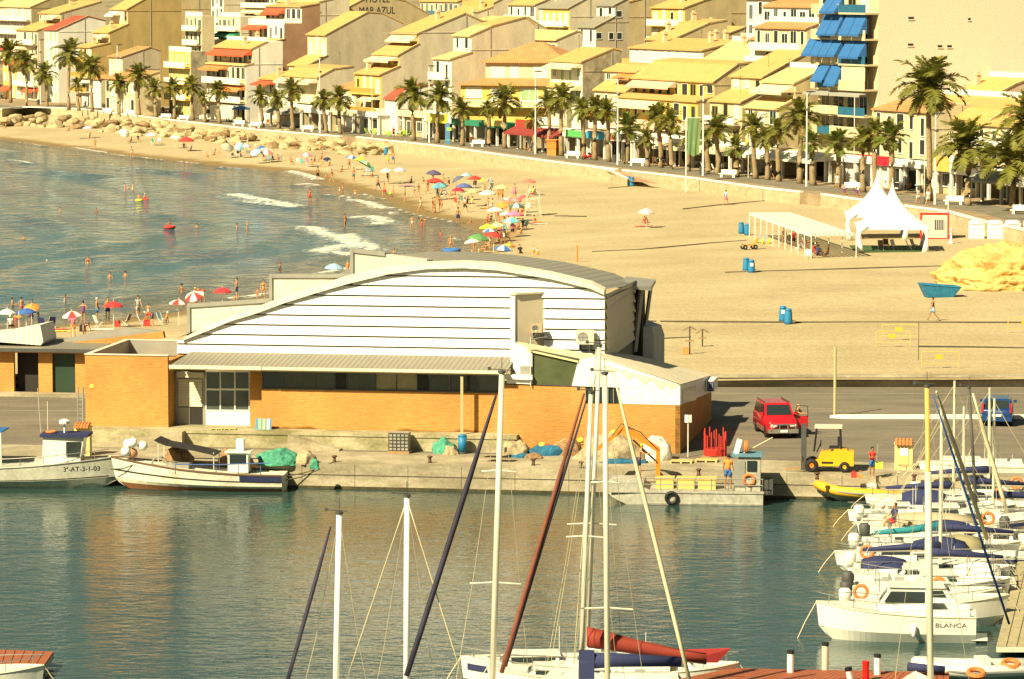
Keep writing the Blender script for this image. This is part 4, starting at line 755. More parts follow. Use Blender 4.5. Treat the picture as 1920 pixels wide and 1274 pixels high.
PALMS=[(20,193,17,100,30,'tall palm at the far left edge beside two seated walkers',0),(50,200,48,118,26,'palm just right of the leftmost tall palm',0),(88,203,84,140,25,'palm in front of the narrow white house',0),(129,207,131,103,33,'tallest palm of the far left, before the ochre terraces',0),(148,208,145,160,15,'small palm tucked beside the tallest far palm',0),(173,210,172,130,28,'palm left of the first double headed lamp',0),(224,215,222,158,22,'palm behind the first white bench',0),(261,219,260,145,28,'palm between the two leftmost white benches',0),(293,221,290,168,20,'palm right of the small red parasol',0),(327,224,324,166,21,'palm between the second and third benches',0),(362,226,359,163,23,'palm behind the front of the white van',0),(384,230,380,185,14,'short palm hiding the nose of the white van',0),(412,232,410,172,22,'palm before the side of the white van',0),(492,239,488,182,22,'palm left of the cream shop front, before the basket chairs',0),(523,242,519,187,20,'slim palm before the brown fronted bar',0),(550,245,546,172,27,'palm below the wide cream awning',0),(612,250,606,190,21,'palm before the tan ground floor, right of the street lamp',0),(638,252,636,187,27,'palm at the end of the first retaining wall',0),(776,264,774,180,36,'broad palm beside the yellow chairs',0),(820,269,824,184,33,'broad palm beside the blue kiosk sign',0),(867,274,865,208,25,'palm right of the blue kiosk sign',0),(917,276,915,207,19,'small palm before the dark red awning',0),(947,279,945,192,35,'palm before the tiled villa corner',0),(1004,288,1001,226,21,'small palm left of the orange kiosk',0),(1030,289,1027,195,27,'palm just left of the orange kiosk',0),(1053,293,1053,188,31,'tall palm just right of the orange kiosk',0),(1094,299,1091,208,25,'palm left of the motor scooter rider',0),(1116,301,1116,205,29,'palm right of the motor scooter rider',0),(1142,304,1138,212,27,'palm left of the street lamp by the red parasols',0),(1175,308,1176,240,29,'bushy pale green palm before the red parasols',1),(1214,313,1212,262,19,'short palm beside the bench and telephone post',0),(1239,315,1234,225,31,'palm left of a close pair near the green banner',0),(1259,318,1258,232,28,'palm right of a close pair near the green banner',0),(1290,322,1291,262,19,'palm half hidden by the green banner',0),(1328,327,1325,264,19,'stout green palm just right of the green banner',1),(1346,329,1344,245,33,'full crowned palm right of the green banner',0),(1381,332,1379,278,21,'short bright green palm behind a white bench',1),(1417,336,1412,242,33,'palm before the white shop front with washing flags',0),(1439,338,1435,262,25,'palm right of the washing flags',0),(1460,341,1459,250,28,'palm left of the red sign board',0),(1500,345,1501,222,43,'tall drooping palm before the tower balconies',0),(1525,348,1521,270,23,'stout bright green palm right of the drooping palm',1),(1571,352,1571,270,27,'green fan palm before the potted plants',1),(1619,361,1617,265,27,'palm left of the food posters',0),(1643,362,1640,252,31,'palm before the food posters',0),(1671,366,1670,258,31,'green bushy palm behind the tent peaks',1)]
for p_ in PALMS:palm(*p_)
palm(1742,378,1742,168,74,'very tall palm standing high above the tent',0,big=True)
palm(1815,386,1813,276,64,'large drooping palm right of the tallest palm',0,big=True)
palm(1897,398,1899,305,66,'large palm leaning low at the right, beside the container toilets',0,big=True)
palm(1932,418,1930,225,68,'tall palm cut by the right edge of the picture',0,big=True)
#market hall on the quay
QA=math.atan2(E.y,E.x)
def LQ(px,py,b_):
 r=ray(px,py);k=(b_+Q0 .x*Fi.x+Q0 .y*Fi.y)/(r.x*Fi.x+r.y*Fi.y)
 p=Vector((r.x*k,r.y*k));return((p.x-Q0 .x)*E.x+(p.y-Q0 .y)*E.y,CAMZ+r.z*k)
def LG(px,py,z=QZ):
 p=P(px,py,z);dx,dy=p.x-Q0 .x,p.y-Q0 .y;return(dx*E.x+dy*E.y,dx*Fi.x+dy*Fi.y)
BRK=brick_mat('orange_brick',(.66,.30,.065),(.58,.25,.05),(.52,.33,.13),stain=None)
BRKS=brick_mat('orange_brick_stained',(.66,.30,.065),(.58,.25,.05),(.52,.33,.13),stain=2.1)
SHEET=wave_mat('grey_roof_sheet',(.20,.18,.14),(.27,.245,.19),1.1,'X',.55,.35,var=.15)
GSH=wave_mat('curved_roof_sheet',(.24,.22,.175),(.30,.28,.22),.55,'X',.5,.3,var=.12)
PANEL=stained('white_cladding',(.80,.79,.75),(.68,.66,.58),.45,.9,(1.5,1,.35),.05,(.26,.44))
SEAM=mat('grey_seam',(.16,.15,.13),.7)
FASC=stained('pale_metal_trim',(.70,.66,.54),(.60,.56,.44),.5,.6,(1,1,1),.1)
mk=root('market_hall',(Q0 .x,Q0 .y,0),'fish market hall with arched white banded wall and orange brick front','market hall',rz=QA)
def mpoly(mb,pts,b_,th=.1):
 q=[LQ(x,y,b_)for x,y in pts];n=len(q)
 mb.add([(a,b_,z)for a,z in q]+[(a,b_+th,z)for a,z in q],[tuple(range(n))[::-1],tuple(range(n,2*n))]+[(i,(i+1)%n,n+(i+1)%n,n+i)for i in range(n)])
FB=8.0
mb=MB();mb.box(-14.7,9.6,6.3,FB+1.3,QZ,2.2);mb.box(-9.5,9.7,6.24,6.36,2.06,2.23)
DOCK=stained('stained_dock_concrete',(.46,.41,.26),(.22,.20,.10),.85,.5,(1,1,1.6),.4,(.38,.6))
mb.build('loading_dock',DOCK,mk)
for x0,x1,zz0,zz1 in((-14.2,-9.0,QZ+.1,2.2),(-3.0,-.1,2.15,QZ+.1)):
 mb=MB();mb.add([(x0,5.5,QZ),(x1,5.5,QZ),(x1,6.3,QZ),(x0,6.3,QZ),(x0,5.5,zz0),(x1,5.5,zz1),(x1,6.3,zz1),(x0,6.3,zz0)],[(0,3,2,1),(4,5,6,7),(0,1,5,4),(1,2,6,5),(2,3,7,6),(3,0,4,7)]);mb.build('ramp',CONC,mk)
x0,x1=LQ(160,740,7.6)[0],LQ(315,740,7.6)[0];zt_=6.22
mb=MB();mb.box(x0,x1,7.6,7.9,2.2,zt_);mb.box(x0,x0+.25,7.9,16.4,2.2,zt_);mb.box(x0+.25,x1,16.15,16.4,2.2,zt_);mb.box(x1-.25,x1,7.9,16.15,2.2,5.9)
mb.build('brick_block',BRKS,mk)
mb=MB();mb.box(x0+.251,x0+.3,7.95,16.1,5.35,zt_-.02);mb.box(x0+.3,x1-.3,16.08,16.149,5.35,zt_-.02);mb.build('parapet_lining',GREY,mk)
mb=MB();mb.box(x0-.04,x1+.04,7.55,7.95,zt_,zt_+.05);mb.box(x0-.04,x0+.3,7.95,16.45,zt_,zt_+.05);mb.box(x0+.3,x1,16.1,16.45,zt_,zt_+.05);mb.build('parapet_cap',FASC,mk)
mb=MB();mb.box(x0+.26,x1-.26,7.92,16.1,5.2,5.3);mb.build('roof_deck',mat('terracotta_deck',(.48,.27,.14),.9,var=.2),mk)
mb=MB();mb.box(x0-.01,x0+4.8,7.62,8.5,QZ,2.199);mb.build('plinth',DOCK,mk)
mb=MB();mb.tube([(x0-.12,7.5,2.0),(x0-.12,7.5,4.4)],.05,6);mb.tube([(x0-.4,7.5,2.0),(x0-.4,7.5,4.4)],.04,6)
for i in range(9):mb.box(x0-.4,x0-.12,7.48,7.52,2.1+i*.26,2.13+i*.26)
mb.build('wall_ladder',GREY,mk)
mb=MB();mb.box(LQ(172,723,7.6)[0]-.12,LQ(172,723,7.6)[0]+.12,7.57,7.599,4.35,4.55);mb.build('wall_plate',mat('yellow_plate',(.75,.55,.12),.6),mk)
bb=9.0
xa,xb=LQ(315,740,bb)[0],LQ(472,740,bb)[0]
mb=MB();mb.box(xa-.3,xa+.25,bb,bb+.3,2.2,5.6);mb.box(xb,xb+.8,bb-.4,bb+.3,2.2,5.6);mb.box(x1,x1+.02,7.9,bb,2.2,5.6);mb.build('brick_pier',BRK,mk)
def bx_px(px0,py0,px1,py1,b0,b1):
 a0,z1=LQ(px0,py0,b0);a1,z0=LQ(px1,py1,b0);return(a0,a1,b0,b1,z0,z1)
q=MB();q.box(*bx_px(328,697,386,806,bb+.1,bb+.2));q.build('bay_frame',GREY,mk)
RSH=wave_mat('roller_slats',(.34,.33,.27),(.52,.50,.42),4.5,'Z',.6,.6)
q=MB();q.box(*bx_px(331,698,382,709,bb-.25,bb+.05));rs=q.build('roller_box',OFFW,mk)
a0,a1,_,_,z0,z1=bx_px(334,711,379,763,bb,bb+.05)
for i in range(10):
 q=MB();zz=z0+(z1-z0)*i/10;q.cbox(((a0+a1)/2,bb+.04,zz+.07),(a1-a0,.03,(z1-z0)/10*.93),rx=-.22);q.build('slat',OFFW,rs)
q=MB();q.box(*bx_px(334,763,379,806,bb+.05,bb+.09));q.build('doorway',DARKI,mk)
q=MB();q.box(*bx_px(334,764,356,805,bb+.0,bb+.04));q.build('door_leaf',GREY,mk)
q=MB();q.box(*bx_px(386,770,469,806,bb,bb+.1));q.build('white_panel',PANEL,mk)
for i in range(3):
 for j in range(2):
  px0,px1=387+i*27.3,387+i*27.3+25;py0,py1=(698,729)if j==0 else(732,769)
  a0,a1,b0,b1,z0,z1=bx_px(px0,py0,px1,py1,bb,bb+.06)
  q=MB();t=.05
  q.box(a0-t,a0,b0-.03,b1,z0-t,z1+t);q.box(a1,a1+t,b0-.03,b1,z0-t,z1+t);q.box(a0,a1,b0-.03,b1,z1,z1+t);q.box(a0,a1,b0-.03,b1,z0-t,z0)
  f=q.build('window',WHITE,mk);q=MB();q.box(a0,a1,b0+.02,b0+.04,z0,z1);q.build('pane',mat('grey_glass',(.07,.085,.08),.1,var=.3,vs=.4,spec=.8),f)
xm=LQ(940,735,FB)[0]
mb=MB();mb.box(xb+.8,xm,FB,FB+.3,2.2,4.42);mb.build('brick_front',BRKS,mk)
mb=MB();mb.box(xb+.8,xm,FB-.06,FB+.3,4.42,4.5);mb.box(xb+.8,xm,FB,FB+.3,5.45,5.6);mb.build('window_sill',DGREY,mk)
wins=[(493,530,'d'),(532,590,'g'),(592,628,'g'),(629,649,'k'),(651,704,'c'),(705,742,'l'),(744,782,'l'),(783,804,'k'),(806,842,'g'),(844,896,'g'),(898,938,'b')]
GLB=mat('blue_grey_glass',(.11,.12,.10),.15,var=.25,vs=.5,spec=.7);GLL=mat('pale_lit_glass',(.34,.30,.17),.3,var=.3,vs=1.2)
GLG=mat('green_grey_glass',(.045,.05,.035),.1,var=.5,vs=.8,spec=.8)
for px0,px1,k in wins:
 a0=LQ(px0,720,FB)[0];a1=LQ(px1,720,FB)[0]
 q=MB();t=.045;q.box(a0-t,a0,FB+.02,FB+.1,4.5,5.45);q.box(a0,a1,FB+.02,FB+.1,5.40,5.45);f=q.build('window',DGREY,mk)
 q=MB();q.box(a0,a1,FB+.06,FB+.09,4.5,5.40);q.build('pane',{'d':GLASSD,'g':GLG,'k':BLACK,'c':GLG,'l':GLL,'b':GLB}[k],f)
mb=MB();xe0,xe1=LQ(318,690,6.9)[0],LQ(950,694,6.9)[0]
mb.add([(xe0,6.9,5.66),(xe1,6.9,5.66),(xe1,10.55,6.12),(xe0+.35,10.55,6.12),(xe0,6.9,5.76),(xe1,6.9,5.76),(xe1,10.55,6.22),(xe0+.35,10.55,6.22)],[(0,3,2,1),(4,5,6,7),(0,1,5,4),(1,2,6,5),(2,3,7,6),(3,0,4,7)]);mb.build('lean_to_roof',SHEET,mk)
mb=MB();mb.box(xe0,LQ(489,690,6.8)[0],6.74,6.9,5.60,5.80);mb.box(LQ(489,690,6.8)[0]+.06,xe1,6.70,6.9,5.62,5.78);mb.build('gutter',FASC,mk)
mb=MB();mb.box(xe0,xe1,6.93,7.05,5.52,5.655);mb.build('eave_board',mat('yellow_board',(.62,.50,.25),.7),mk)
B1=10.5
arch_lo=[LQ(x,y,B1)for x,y in[(344,638),(383,623),(433,602),(483,587),(534,568),(591,550),(652,532),(732,513),(800,504),(871,502),(932,506),(1032,522),(1110,541),(1134,552)]]
arch_hi=[LQ(x,y,B1)for x,y in[(322,637),(383,613),(433,595),(483,576.5),(534,557.5),(591,538.5),(659,518),(732,501),(800,493),(871,491),(932,494),(1032,512),(1101,530),(1135,543)]]
ax=[a for a,z in arch_lo];az_=[z for a,z in arch_lo]
AR=lambda a:float(np.interp(a,ax,az_))
aL,aR=ax[0]-.35,ax[-1]
def band_spans(z0,z1,a0,a1,n=64):
 S=[a0+(a1-a0)*i/n for i in range(n+1)];S=[a for a in S if AR(a)>z0+.02]
 return S
nz0,nh=6.10,.577
n_l,n_r=LQ(958,600,B1)[0],LQ(1020,600,B1)[0]
k=0
while nz0+k*nh<11.3:
 z0,z1=nz0+k*nh,nz0+(k+1)*nh-.085
 for a0,a1 in((aL,n_l),(n_r,aR))if z0<LQ(990,556,B1)[1]-.3 else((aL,aR),):
  S0=band_spans(z0,z1,a0,a1,60)
  if len(S0)<2:continue
  nj=max(1,int((S0[-1]-S0[0])/6));cuts=np.array_split(np.array(S0),nj)
  SS=[list(c)+([cuts[i+1][0]-.015]if i+1<nj else[])for i,c in enumerate(cuts)]
  for S in SS:
   top=[min(z1,max(z0+.03,AR(a)))for a in S];mb=MB()
   ys=lambda z:B1-.14+.12*(z-z0)/nh
   n=len(S);vs=[(a,ys(z0),z0)for a in S]+[(a,ys(t_),t_)for a,t_ in zip(S,top)]+[(a,B1+.05,z0)for a in S]+[(a,B1+.05,t_)for a,t_ in zip(S,top)]
   fs=[]
   for i in range(n-1):fs+=[(i,i+1,n+i+1,n+i),(n+i,n+i+1,3*n+i+1,3*n+i),(i+1,i,2*n+i,2*n+i+1)]
   fs+=[(0,n,3*n,2*n),(n-1,2*n-1+0,4*n-1,3*n-1)]
   mb.add(vs,fs);mb.build('cladding_band',PANEL,mk)
 k+=1
mb=MB();S=[aL+(aR-aL)*i/40 for i in range(41)]
mb.add([(a,B1+.02,6.0)for a in S]+[(a,B1+.02,AR(a))for a in S],[(i,i+1,42+i,41+i)for i in range(40)]);mb.build('seam_backing',SEAM,mk)
mb=MB();rings=[]
for(a,z),(a2,z2)in zip(arch_lo,arch_hi):
 h=(z2-z)*.78;rings.append([(a,B1-.32,z-.01),(a,B1-.26,z+h),(a,B1+.5,z+h+.12),(a,B1+.5,z-.01)])
mb.loft(rings);mb.build('arch_rim',FASC,mk)
BB=25.0
back=[LQ(x,y,BB)for x,y in[(352,628),(400,612),(450,596),(510,572),(560,548),(610,525),(664,500),(724,482),(800,473),(880,473.5),(960,479),(1060,493),(1150,514),(1193,534)]]
mb=MB();rings=[]
for(a,z),(a2,z2)in zip(arch_hi,back):
 z_=z-.02;r=[]
 for t in(0,.5,1):r.append((a+(a2-a)*t,B1+.45+(BB-B1)*t,z_+(z2-z_)*t))
 rings.append(r)
mb.loft(rings,False,False,closed=False);mb.build('curved_roof',GSH,mk,True)
mb=MB();k=0
def endface(t,z):return(aR+(back[-1][0]-aR)*t*.92+.02,B1+(BB-B1)*t*.92)
zr0,zr1=az_[-1],back[-1][1]
q=MB();q.add([(*endface(0,0),5),(*endface(1,0),5),(*endface(1,0),zr1),(*endface(0,0),zr0)],[(0,1,2,3)]);q.build('end_wall',SEAM,mk)
PANELSHADE=mat('shade_tan_cladding',(.66,.57,.41),.6,var=.08)  # white cladding turned from the sun, its tan shade put into the colour
while nz0+k*nh<zr0:
 z0=nz0+k*nh;z1=min(z0+nh-.06,zr0-.02);q=MB()
 q.add([(endface(0,0)[0]+.14,endface(0,0)[1]-.1,z0),(endface(1,0)[0]+.14,endface(1,0)[1],z0-.05),(endface(1,0)[0]+.03,endface(1,0)[1],min(z1-.05,zr1)),(endface(0,0)[0]+.03,endface(0,0)[1]-.1,z1)],[(0,1,2,3)])
 q.build('end_band',PANELSHADE,mk);k+=1
eA=endface(1,0)
q=MB();q.tube([(eA[0]+.1,eA[1]-.5,5.3),(eA[0]+.5,eA[1]-.5,zr1-.1)],.16,4);q.tube([(eA[0]+.4,eA[1]+.8,5.3),(eA[0]+.9,eA[1]+.8,zr1)],.12,4);q.build('steel_strut',GREY,mk)
q=MB();q.box(eA[0]+.1,eA[0]+.5,eA[1]-.3,eA[1]+1.2,4,zr1-.1);q.build('dark_opening',DARKI,mk)
q=MB();q.add([(eA[0]-.8,eA[1]-1.8,zr1+.25),(eA[0]+1.1,eA[1]-.8,zr1+.05),(eA[0]+1.1,eA[1]+1.5,zr1+.3),(eA[0]-.6,eA[1]+1,zr1+.5),(eA[0]-.8,eA[1]-1.8,zr1+.05),(eA[0]+1.1,eA[1]-.8,zr1-.2),(eA[0]+1.1,eA[1]+1.5,zr1+.1),(eA[0]-.6,eA[1]+1,zr1+.3)],[(0,1,2,3),(7,6,5,4),(0,4,5,1),(1,5,6,2),(2,6,7,3),(3,7,4,0)]);q.build('roof_hatch',GREY,mk)
q=MB();q.lathe([(1.7,2),(1.7,6.1),(1.5,6.7),(.9,6.9)],8,(eA[0]-.1,eA[1]+1.8,0));q.build('rounded_stair',mat('pale_grey_render',(.52,.50,.44),.7),mk)
for pl,capy in(([(355,574),(508,564),(514,576),(440,604),(355,636)],9),([(509,518),(660,518),(662,530),(590,552),(509,578)],7),([(661,470),(722,477),(800,487),(800,497),(732,504),(661,530)],8)):
 mb=MB();q=[LQ(x,y,B1+.8)for x,y in pl];n=len(q)
 mb.add([(a,B1+.8,z)for a,z in q]+[(a+.05,B1+2.4,z-.1)for a,z in q],[tuple(range(n))[::-1],tuple(range(n,2*n))]+[(i,(i+1)%n,n+(i+1)%n,n+i)for i in range(n)])
 bx_=mb.build('clerestory',stained('cream_cladding',(.66,.63,.52),(.58,.55,.44),.5,.4,(1,1,4),.1),mk)if 'cream_cladding' not in MATS else mb.build('clerestory',MATS['cream_cladding'],mk)
 c_=MB();m_=2 if len([p for p in pl if p[1]<pl[0][1]+12])<3 else 2
 qa=q[0];qb=q[1]
 c_.add([(qa[0]-.1,B1+.7,qa[1]-.1),(qb[0],B1+.7,qb[1]-.1),(qb[0],B1+.7,qb[1]+.14),(qa[0]-.1,B1+.7,qa[1]+.14),(qa[0]-.1,B1+2.4,qa[1]+.0),(qb[0],B1+2.4,qb[1]+.0)],[(0,1,2,3),(3,2,5,4)])
 c_.box(qa[0]-.12,qa[0]+.06,B1+.68,B1+.95,q[-1][1]-.1,qa[1]+.1);c_.build('metal_cap',GREY,bx_)
zn1=LQ(958,553,9.3)[1];zn0=6.2;aL2=LQ(958,600,9.3)[0]
mb=MB();mb.prism([(aL2,9.3),(aL2+.18,9.3),(n_r,B1+.02),(aL2,B1+.02)],zn0,zn1);mb.build('stair_head',PANELSHADE,mk)
mb=MB();mb.box(aL2-.02,aL2+.24,9.26,9.34,5.0,zn1+.05);mb.build('stair_head_edge',PANEL,mk)
mb=MB();mb.prism([(aL2-.08,9.2),(aL2+.3,9.2),(n_r+.15,B1),(aL2-.08,B1)],zn1,zn1+.1);mb.build('stair_head_cap',FASC,mk)
AB=7.57;xr=LQ(1275,740,AB)[0];xw=LQ(1275,760,AB)
mb=MB()
mpoly(mb,[(940,722),(1097,727),(1097,757),(1162,758),(1275,760.5),(1275,852),(940,845)],AB,.25);mb.build('brick_annex',BRK,mk)
mb=MB();mpoly(mb,[(1084,677),(1116,668),(1275,722),(1275,760),(1162,757.5),(1162,727),(1097,725),(1072,724)],AB-.02,.26);mb.build('white_annex_wall',PANEL,mk)
mb=MB();zig=[(1125,683),(1275,722),(1258,730),(1248,722),(1236,731),(1222,713),(1206,722),(1190,705),(1177,712),(1158,694),(1146,702)];mpoly(mb,zig,AB-.045,.02);mb.build('zigzag_cladding',FASC,mk)
mb=MB();mpoly(mb,[(1000,660),(1084,678),(1072,723.5),(1000,720)],AB+.05,.1);mb.build('large_window_glass',mat('olive_glass',(.10,.115,.055),.12,var=.35,vs=.7,spec=.7),mk)
mb=MB();mpoly(mb,[(999,656),(1085,673),(1084,679),(999,661)],AB-.08,.2);mpoly(mb,[(998,660),(1000.5,660),(1000.5,722),(998,722)],AB,.14);mpoly(mb,[(999,720),(1073,723),(1073,725),(999,722)],AB,.14);mb.build('large_window_frame',DGREY,mk)
a0,a1,_,_,z0,z1=bx_px(1098,728,1161,756,AB,0);mb=MB();mb.box(a0,a1,AB+.1,AB+.2,z0,z1);w_=mb.build('window',GLASSD,mk)
for i in range(7):mb=MB();mb.box(a0+(a1-a0)*i/6-.02,a0+(a1-a0)*i/6+.02,AB-.01,AB+.05,z0,z1);mb.build('window_bar',GREY,w_)
mb=MB();mpoly(mb,[(962,642),(999,656),(999,706),(971,703),(962,690)],AB+.3,.3);mb.build('white_pier',PANEL,mk)
mb=MB();mpoly(mb,[(975,687),(996,687),(996,704),(975,704)],AB+.2,.1);mb.build('vent_grille',GREY,mk)
mb=MB();mpoly(mb,[(946,704),(998,705),(998,713),(946,711)],AB-.3,.6);mpoly(mb,[(950,712),(998,713),(998,721),(950,719)],AB-.1,.4);mb.build('white_ledge',PANEL,mk)
def side(px,py):
 r=ray(px,py);k=(xr+Q0 .x*E.x+Q0 .y*E.y)/(r.x*E.x+r.y*E.y);p=Vector((r.x*k,r.y*k));return((p.x-Q0 .x)*Fi.x+(p.y-Q0 .y)*Fi.y,CAMZ+r.z*k)
sb=side(1334,760)[0]
def sideslab(mb,pts,x0,x1):
 q=[side(*p)for p in pts];mb.xprism(q,x0,x1)
mb=MB();zb1=side(1334,735)[1];zt1=side(1334,705)[1];zf=LQ(1275,722,AB)[1];zm=LQ(1275,760,AB)[1]
mb.xprism([(AB,QZ),(sb,QZ),(sb,zb1),(AB,zm)],xr-.25,xr);mb.box(LQ(940,700,AB)[0],xr-.25,sb-.25,sb,QZ,3.3);mb.build('brick_flank',BRK,mk)
mb=MB();mb.xprism([(AB,zm+.002),(sb,zb1+.002),(sb,zt1),(AB,zf)],xr-.25,xr+.02);mb.build('white_flank',PANEL,mk)
mb=MB();sideslab(mb,[(1279,731),(1304,723),(1304,750),(1279,757)],xr-.1,xr+.04);mb.build('window',GLASSD,mk)
mb=MB();mb.add([(LQ(1113,668,AB)[0],AB-.05,LQ(1113,668,AB)[1]),(xr+.05,AB-.05,zf+.04),(xr+.05,sb,zt1+.04),(LQ(1200,668,17)[0],17,LQ(1200,668,17)[1]),(aR-.5,11,6.6)],[(0,1,2,3,4)]);mb.build('annex_roof',stained('tan_roof_felt',(.70,.62,.46),(.62,.55,.40),.9,.5),mk)
mb=MB();q=[(968,641),(1118,666),(1084,677),(999,658)];bl_=[8.6,8.6,AB-.1,AB-.1];pp=[(LQ(x,y,b_)[0],b_,LQ(x,y,b_)[1])for(x,y),b_ in zip(q,bl_)]
mb.add(pp+[(a,b_,z-.1)for a,b_,z in pp],[(0,1,2,3),(4,5,6,7),(2,3,7,6),(1,2,6,5)]);mb.build('yellow_canopy',mat('yellow_sheet',(.74,.62,.32),.6,var=.1),mk)
sg=MB();s0,s1=side(1322,735)[0]-.1,side(1334,735)[0]-1.2;zs0,zs1=LQ(1325,742,18)[1],LQ(1325,722,18)[1]
sg.box(xr+.05,xr+.5,s0,s1,zs0,zs1);ssg=sg.build('sign_board',PANEL,mk)
sg=MB();sg.box(xr+.14,xr+.52,s0-.02,s0-.002,zs0+.03,zs1-.03);sg.build('blue_sign_face',mat('blue_sign',(.03,.04,.13),.5),ssg)
sg=MB();sg.box(xr+.2,xr+.46,s0-.035,s0-.021,zs0+.1,zs0+.13);sg.box(xr+.2,xr+.46,s0-.035,s0-.021,zs1-.14,zs1-.11)
sg.box(xr+.2,xr+.23,s0-.035,s0-.021,zs0+.13,zs1-.14);sg.box(xr+.43,xr+.46,s0-.035,s0-.021,zs0+.13,zs1-.14);sg.build('pale_sign_marks',GREY,ssg)
def aircon(px,py,b_,w,label,big=False):
 a,z=LQ(px,py,b_);o=root('air_conditioner',Q(a,b_,z),label,'air conditioner',rz=QA)
 h=w*.8;q=MB();q.box(-w/2,w/2,0,.35,-h/2,h/2);q.build('casing',OFFW if big else mat('rusty_casing',(.45,.36,.22),.7,var=.3),o)
 q=MB();q.torus((-w*.12,-.01,0),h*.33,.025,'y',16,5);q.box(-w*.12-.02,-w*.12+.02,-.02,0,-h*.33,h*.33);q.box(-w*.12-h*.33,-w*.12+h*.33,-.02,0,-.02,.02);q.build('fan_guard',STEEL,o)
 q=MB();q.lathe([(.001,0),(h*.3,0),(h*.3,.01)],16);me=q.mesh('fan',GREY if big else DGREY);f=link('fan',me,o);f.rotation_euler=(R(90),0,0);f.location=(-w*.12,-.004,0)
 q=MB();q.box(-w*.35,-w*.3,0,.5,-h/2-.4,-h/2-.003);q.box(w*.25,w*.3,0,.5,-h/2-.4,-h/2-.003);q.build('bracket',DGREY,o)
aircon(1097,633,9.9,.98,'cream air conditioner with round fan at the right end of the white bands',True)
aircon(1006,616,9.6,.6,'small rusty air conditioner on the stair head')
o=root('roof_aerial',Q(*LG(998,670,6.4),5.6),'thin rusty aerial pole beside the small air conditioner','aerial',rz=QA);o.location=Q(LQ(995,690,7.4)[0],7.4,4.9)
q=MB();q.tube([(0,0,0),(0,0,2.7)],.035,5);q.build('pole',OFFW,o);q=MB();q.tube([(0,0,2.6),(.9,0,2.75)],.02,4);q.tube([(-.15,0,2.3),(.3,0,2.9)],.02,4);q.build('cross_arm',STEEL,o)
#shed at the left
sh=root('brick_shed',(Q0 .x,Q0 .y,0),'long orange brick shed with dark doorways and a grey sheet roof','shed',rz=QA)
SBk=30.2
x0=-52;x1=LQ(165,700,SBk)[0]
mb=MB();zt2=LQ(80,655,SBk)[1]
d1=(LQ(26,700,SBk)[0],LQ(72,700,SBk)[0]);d2=(LQ(98,700,SBk)[0],LQ(141,700,SBk)[0]);zd=LQ(50,662,SBk)[1]
for a,b_ in((x0,d1[0]),(d1[1],d2[0]),(d2[1],x1)):mb.box(a,b_,SBk,SBk+.3,QZ,zt2)
mb.box(d1[0],d1[1],SBk,SBk+.3,zd,zt2);mb.box(d2[0],d2[1],SBk,SBk+.3,zd,zt2);mb.build('wall',BRK,sh)
mb=MB();mb.box(d1[0],d1[1],SBk+.8,SBk+.9,QZ,zd);mb.build('doorway',DARKI,sh)
mb=MB();mb.box(d2[0],d2[1],SBk+.22,SBk+.28,QZ,zd);mb.build('green_door',mat('dark_green_paint',(.02,.045,.025),.5),sh)
mb=MB();zr_=LQ(80,650,SBk)[1]
mb.add([(x0,SBk-.7,zt2+.1),(x1+.8,SBk-.7,zt2+.1),(x1+.8,SBk+5,zt2+.25),(x0,SBk+5,zt2+.25),(x0,SBk-.7,zt2-.12),(x1+.8,SBk-.7,zt2-.12),(x1+.8,SBk+5,zt2+.1),(x0,SBk+5,zt2+.1)],[(0,3,2,1),(4,5,6,7),(0,1,5,4),(1,2,6,5),(2,3,7,6),(3,0,4,7)]);mb.build('roof',SHEET,sh)
mb=MB();mb.box(x0,x1+.8,SBk-.76,SBk-.7,zt2-.12,zt2+.1);mb.build('dark_gutter',DGREY,sh)
b3=SBk+1.5
def tri_slab(nm,pts,b_,th,mt,dz=0):
 mb=MB();mpoly(mb,pts,b_,th);return mb.build(nm,mt,sh)
tri_slab('white_roof_fin',[(-200,650),(-200,642),(0,625),(75,610),(81,641),(76,648),(0,642)],b3-1.2,3.0,wave_mat('white_corrugated',(.60,.58,.5),(.72,.70,.62),1.0,'X',.6,.6,var=.1))
tri_slab('brick_gable',[(128,644),(305,622),(308,634),(240,648),(160,648)],b3+1.0,.4,BRK)
tri_slab('grey_parapet',[(80,644),(165,626),(240,615),(305,622),(240,634),(130,643)],b3+1.6,.4,GREY)
tri_slab('white_parapet',[(258,636),(262,612),(300,614),(330,637)],b3-8,.3,FASC)if False else None
mb=MB();mb.box(x0,x1+1,SBk-1.4,SBk-.002,QZ,QZ+.16);mb.build('step',CONC,sh)
mb=MB();r_=root('road_wall',(0,237.0,0),'low concrete wall with a dark slot between the road and the sand','wall')
mb.box(-240,150,.42,1.1,1.0,1.95);mb.box(-240,150,.42,1.4,1.95,2.0);mb.build('upper_course',CONC,r_)
mb=MB();mb.box(-240,150,.02,.42,1.0,1.72);mb.build('lower_course',CONC,r_)
mb=MB();mb.box(-240,150,.38,.418,1.72,1.85);mb.build('slot',DARKI,r_)
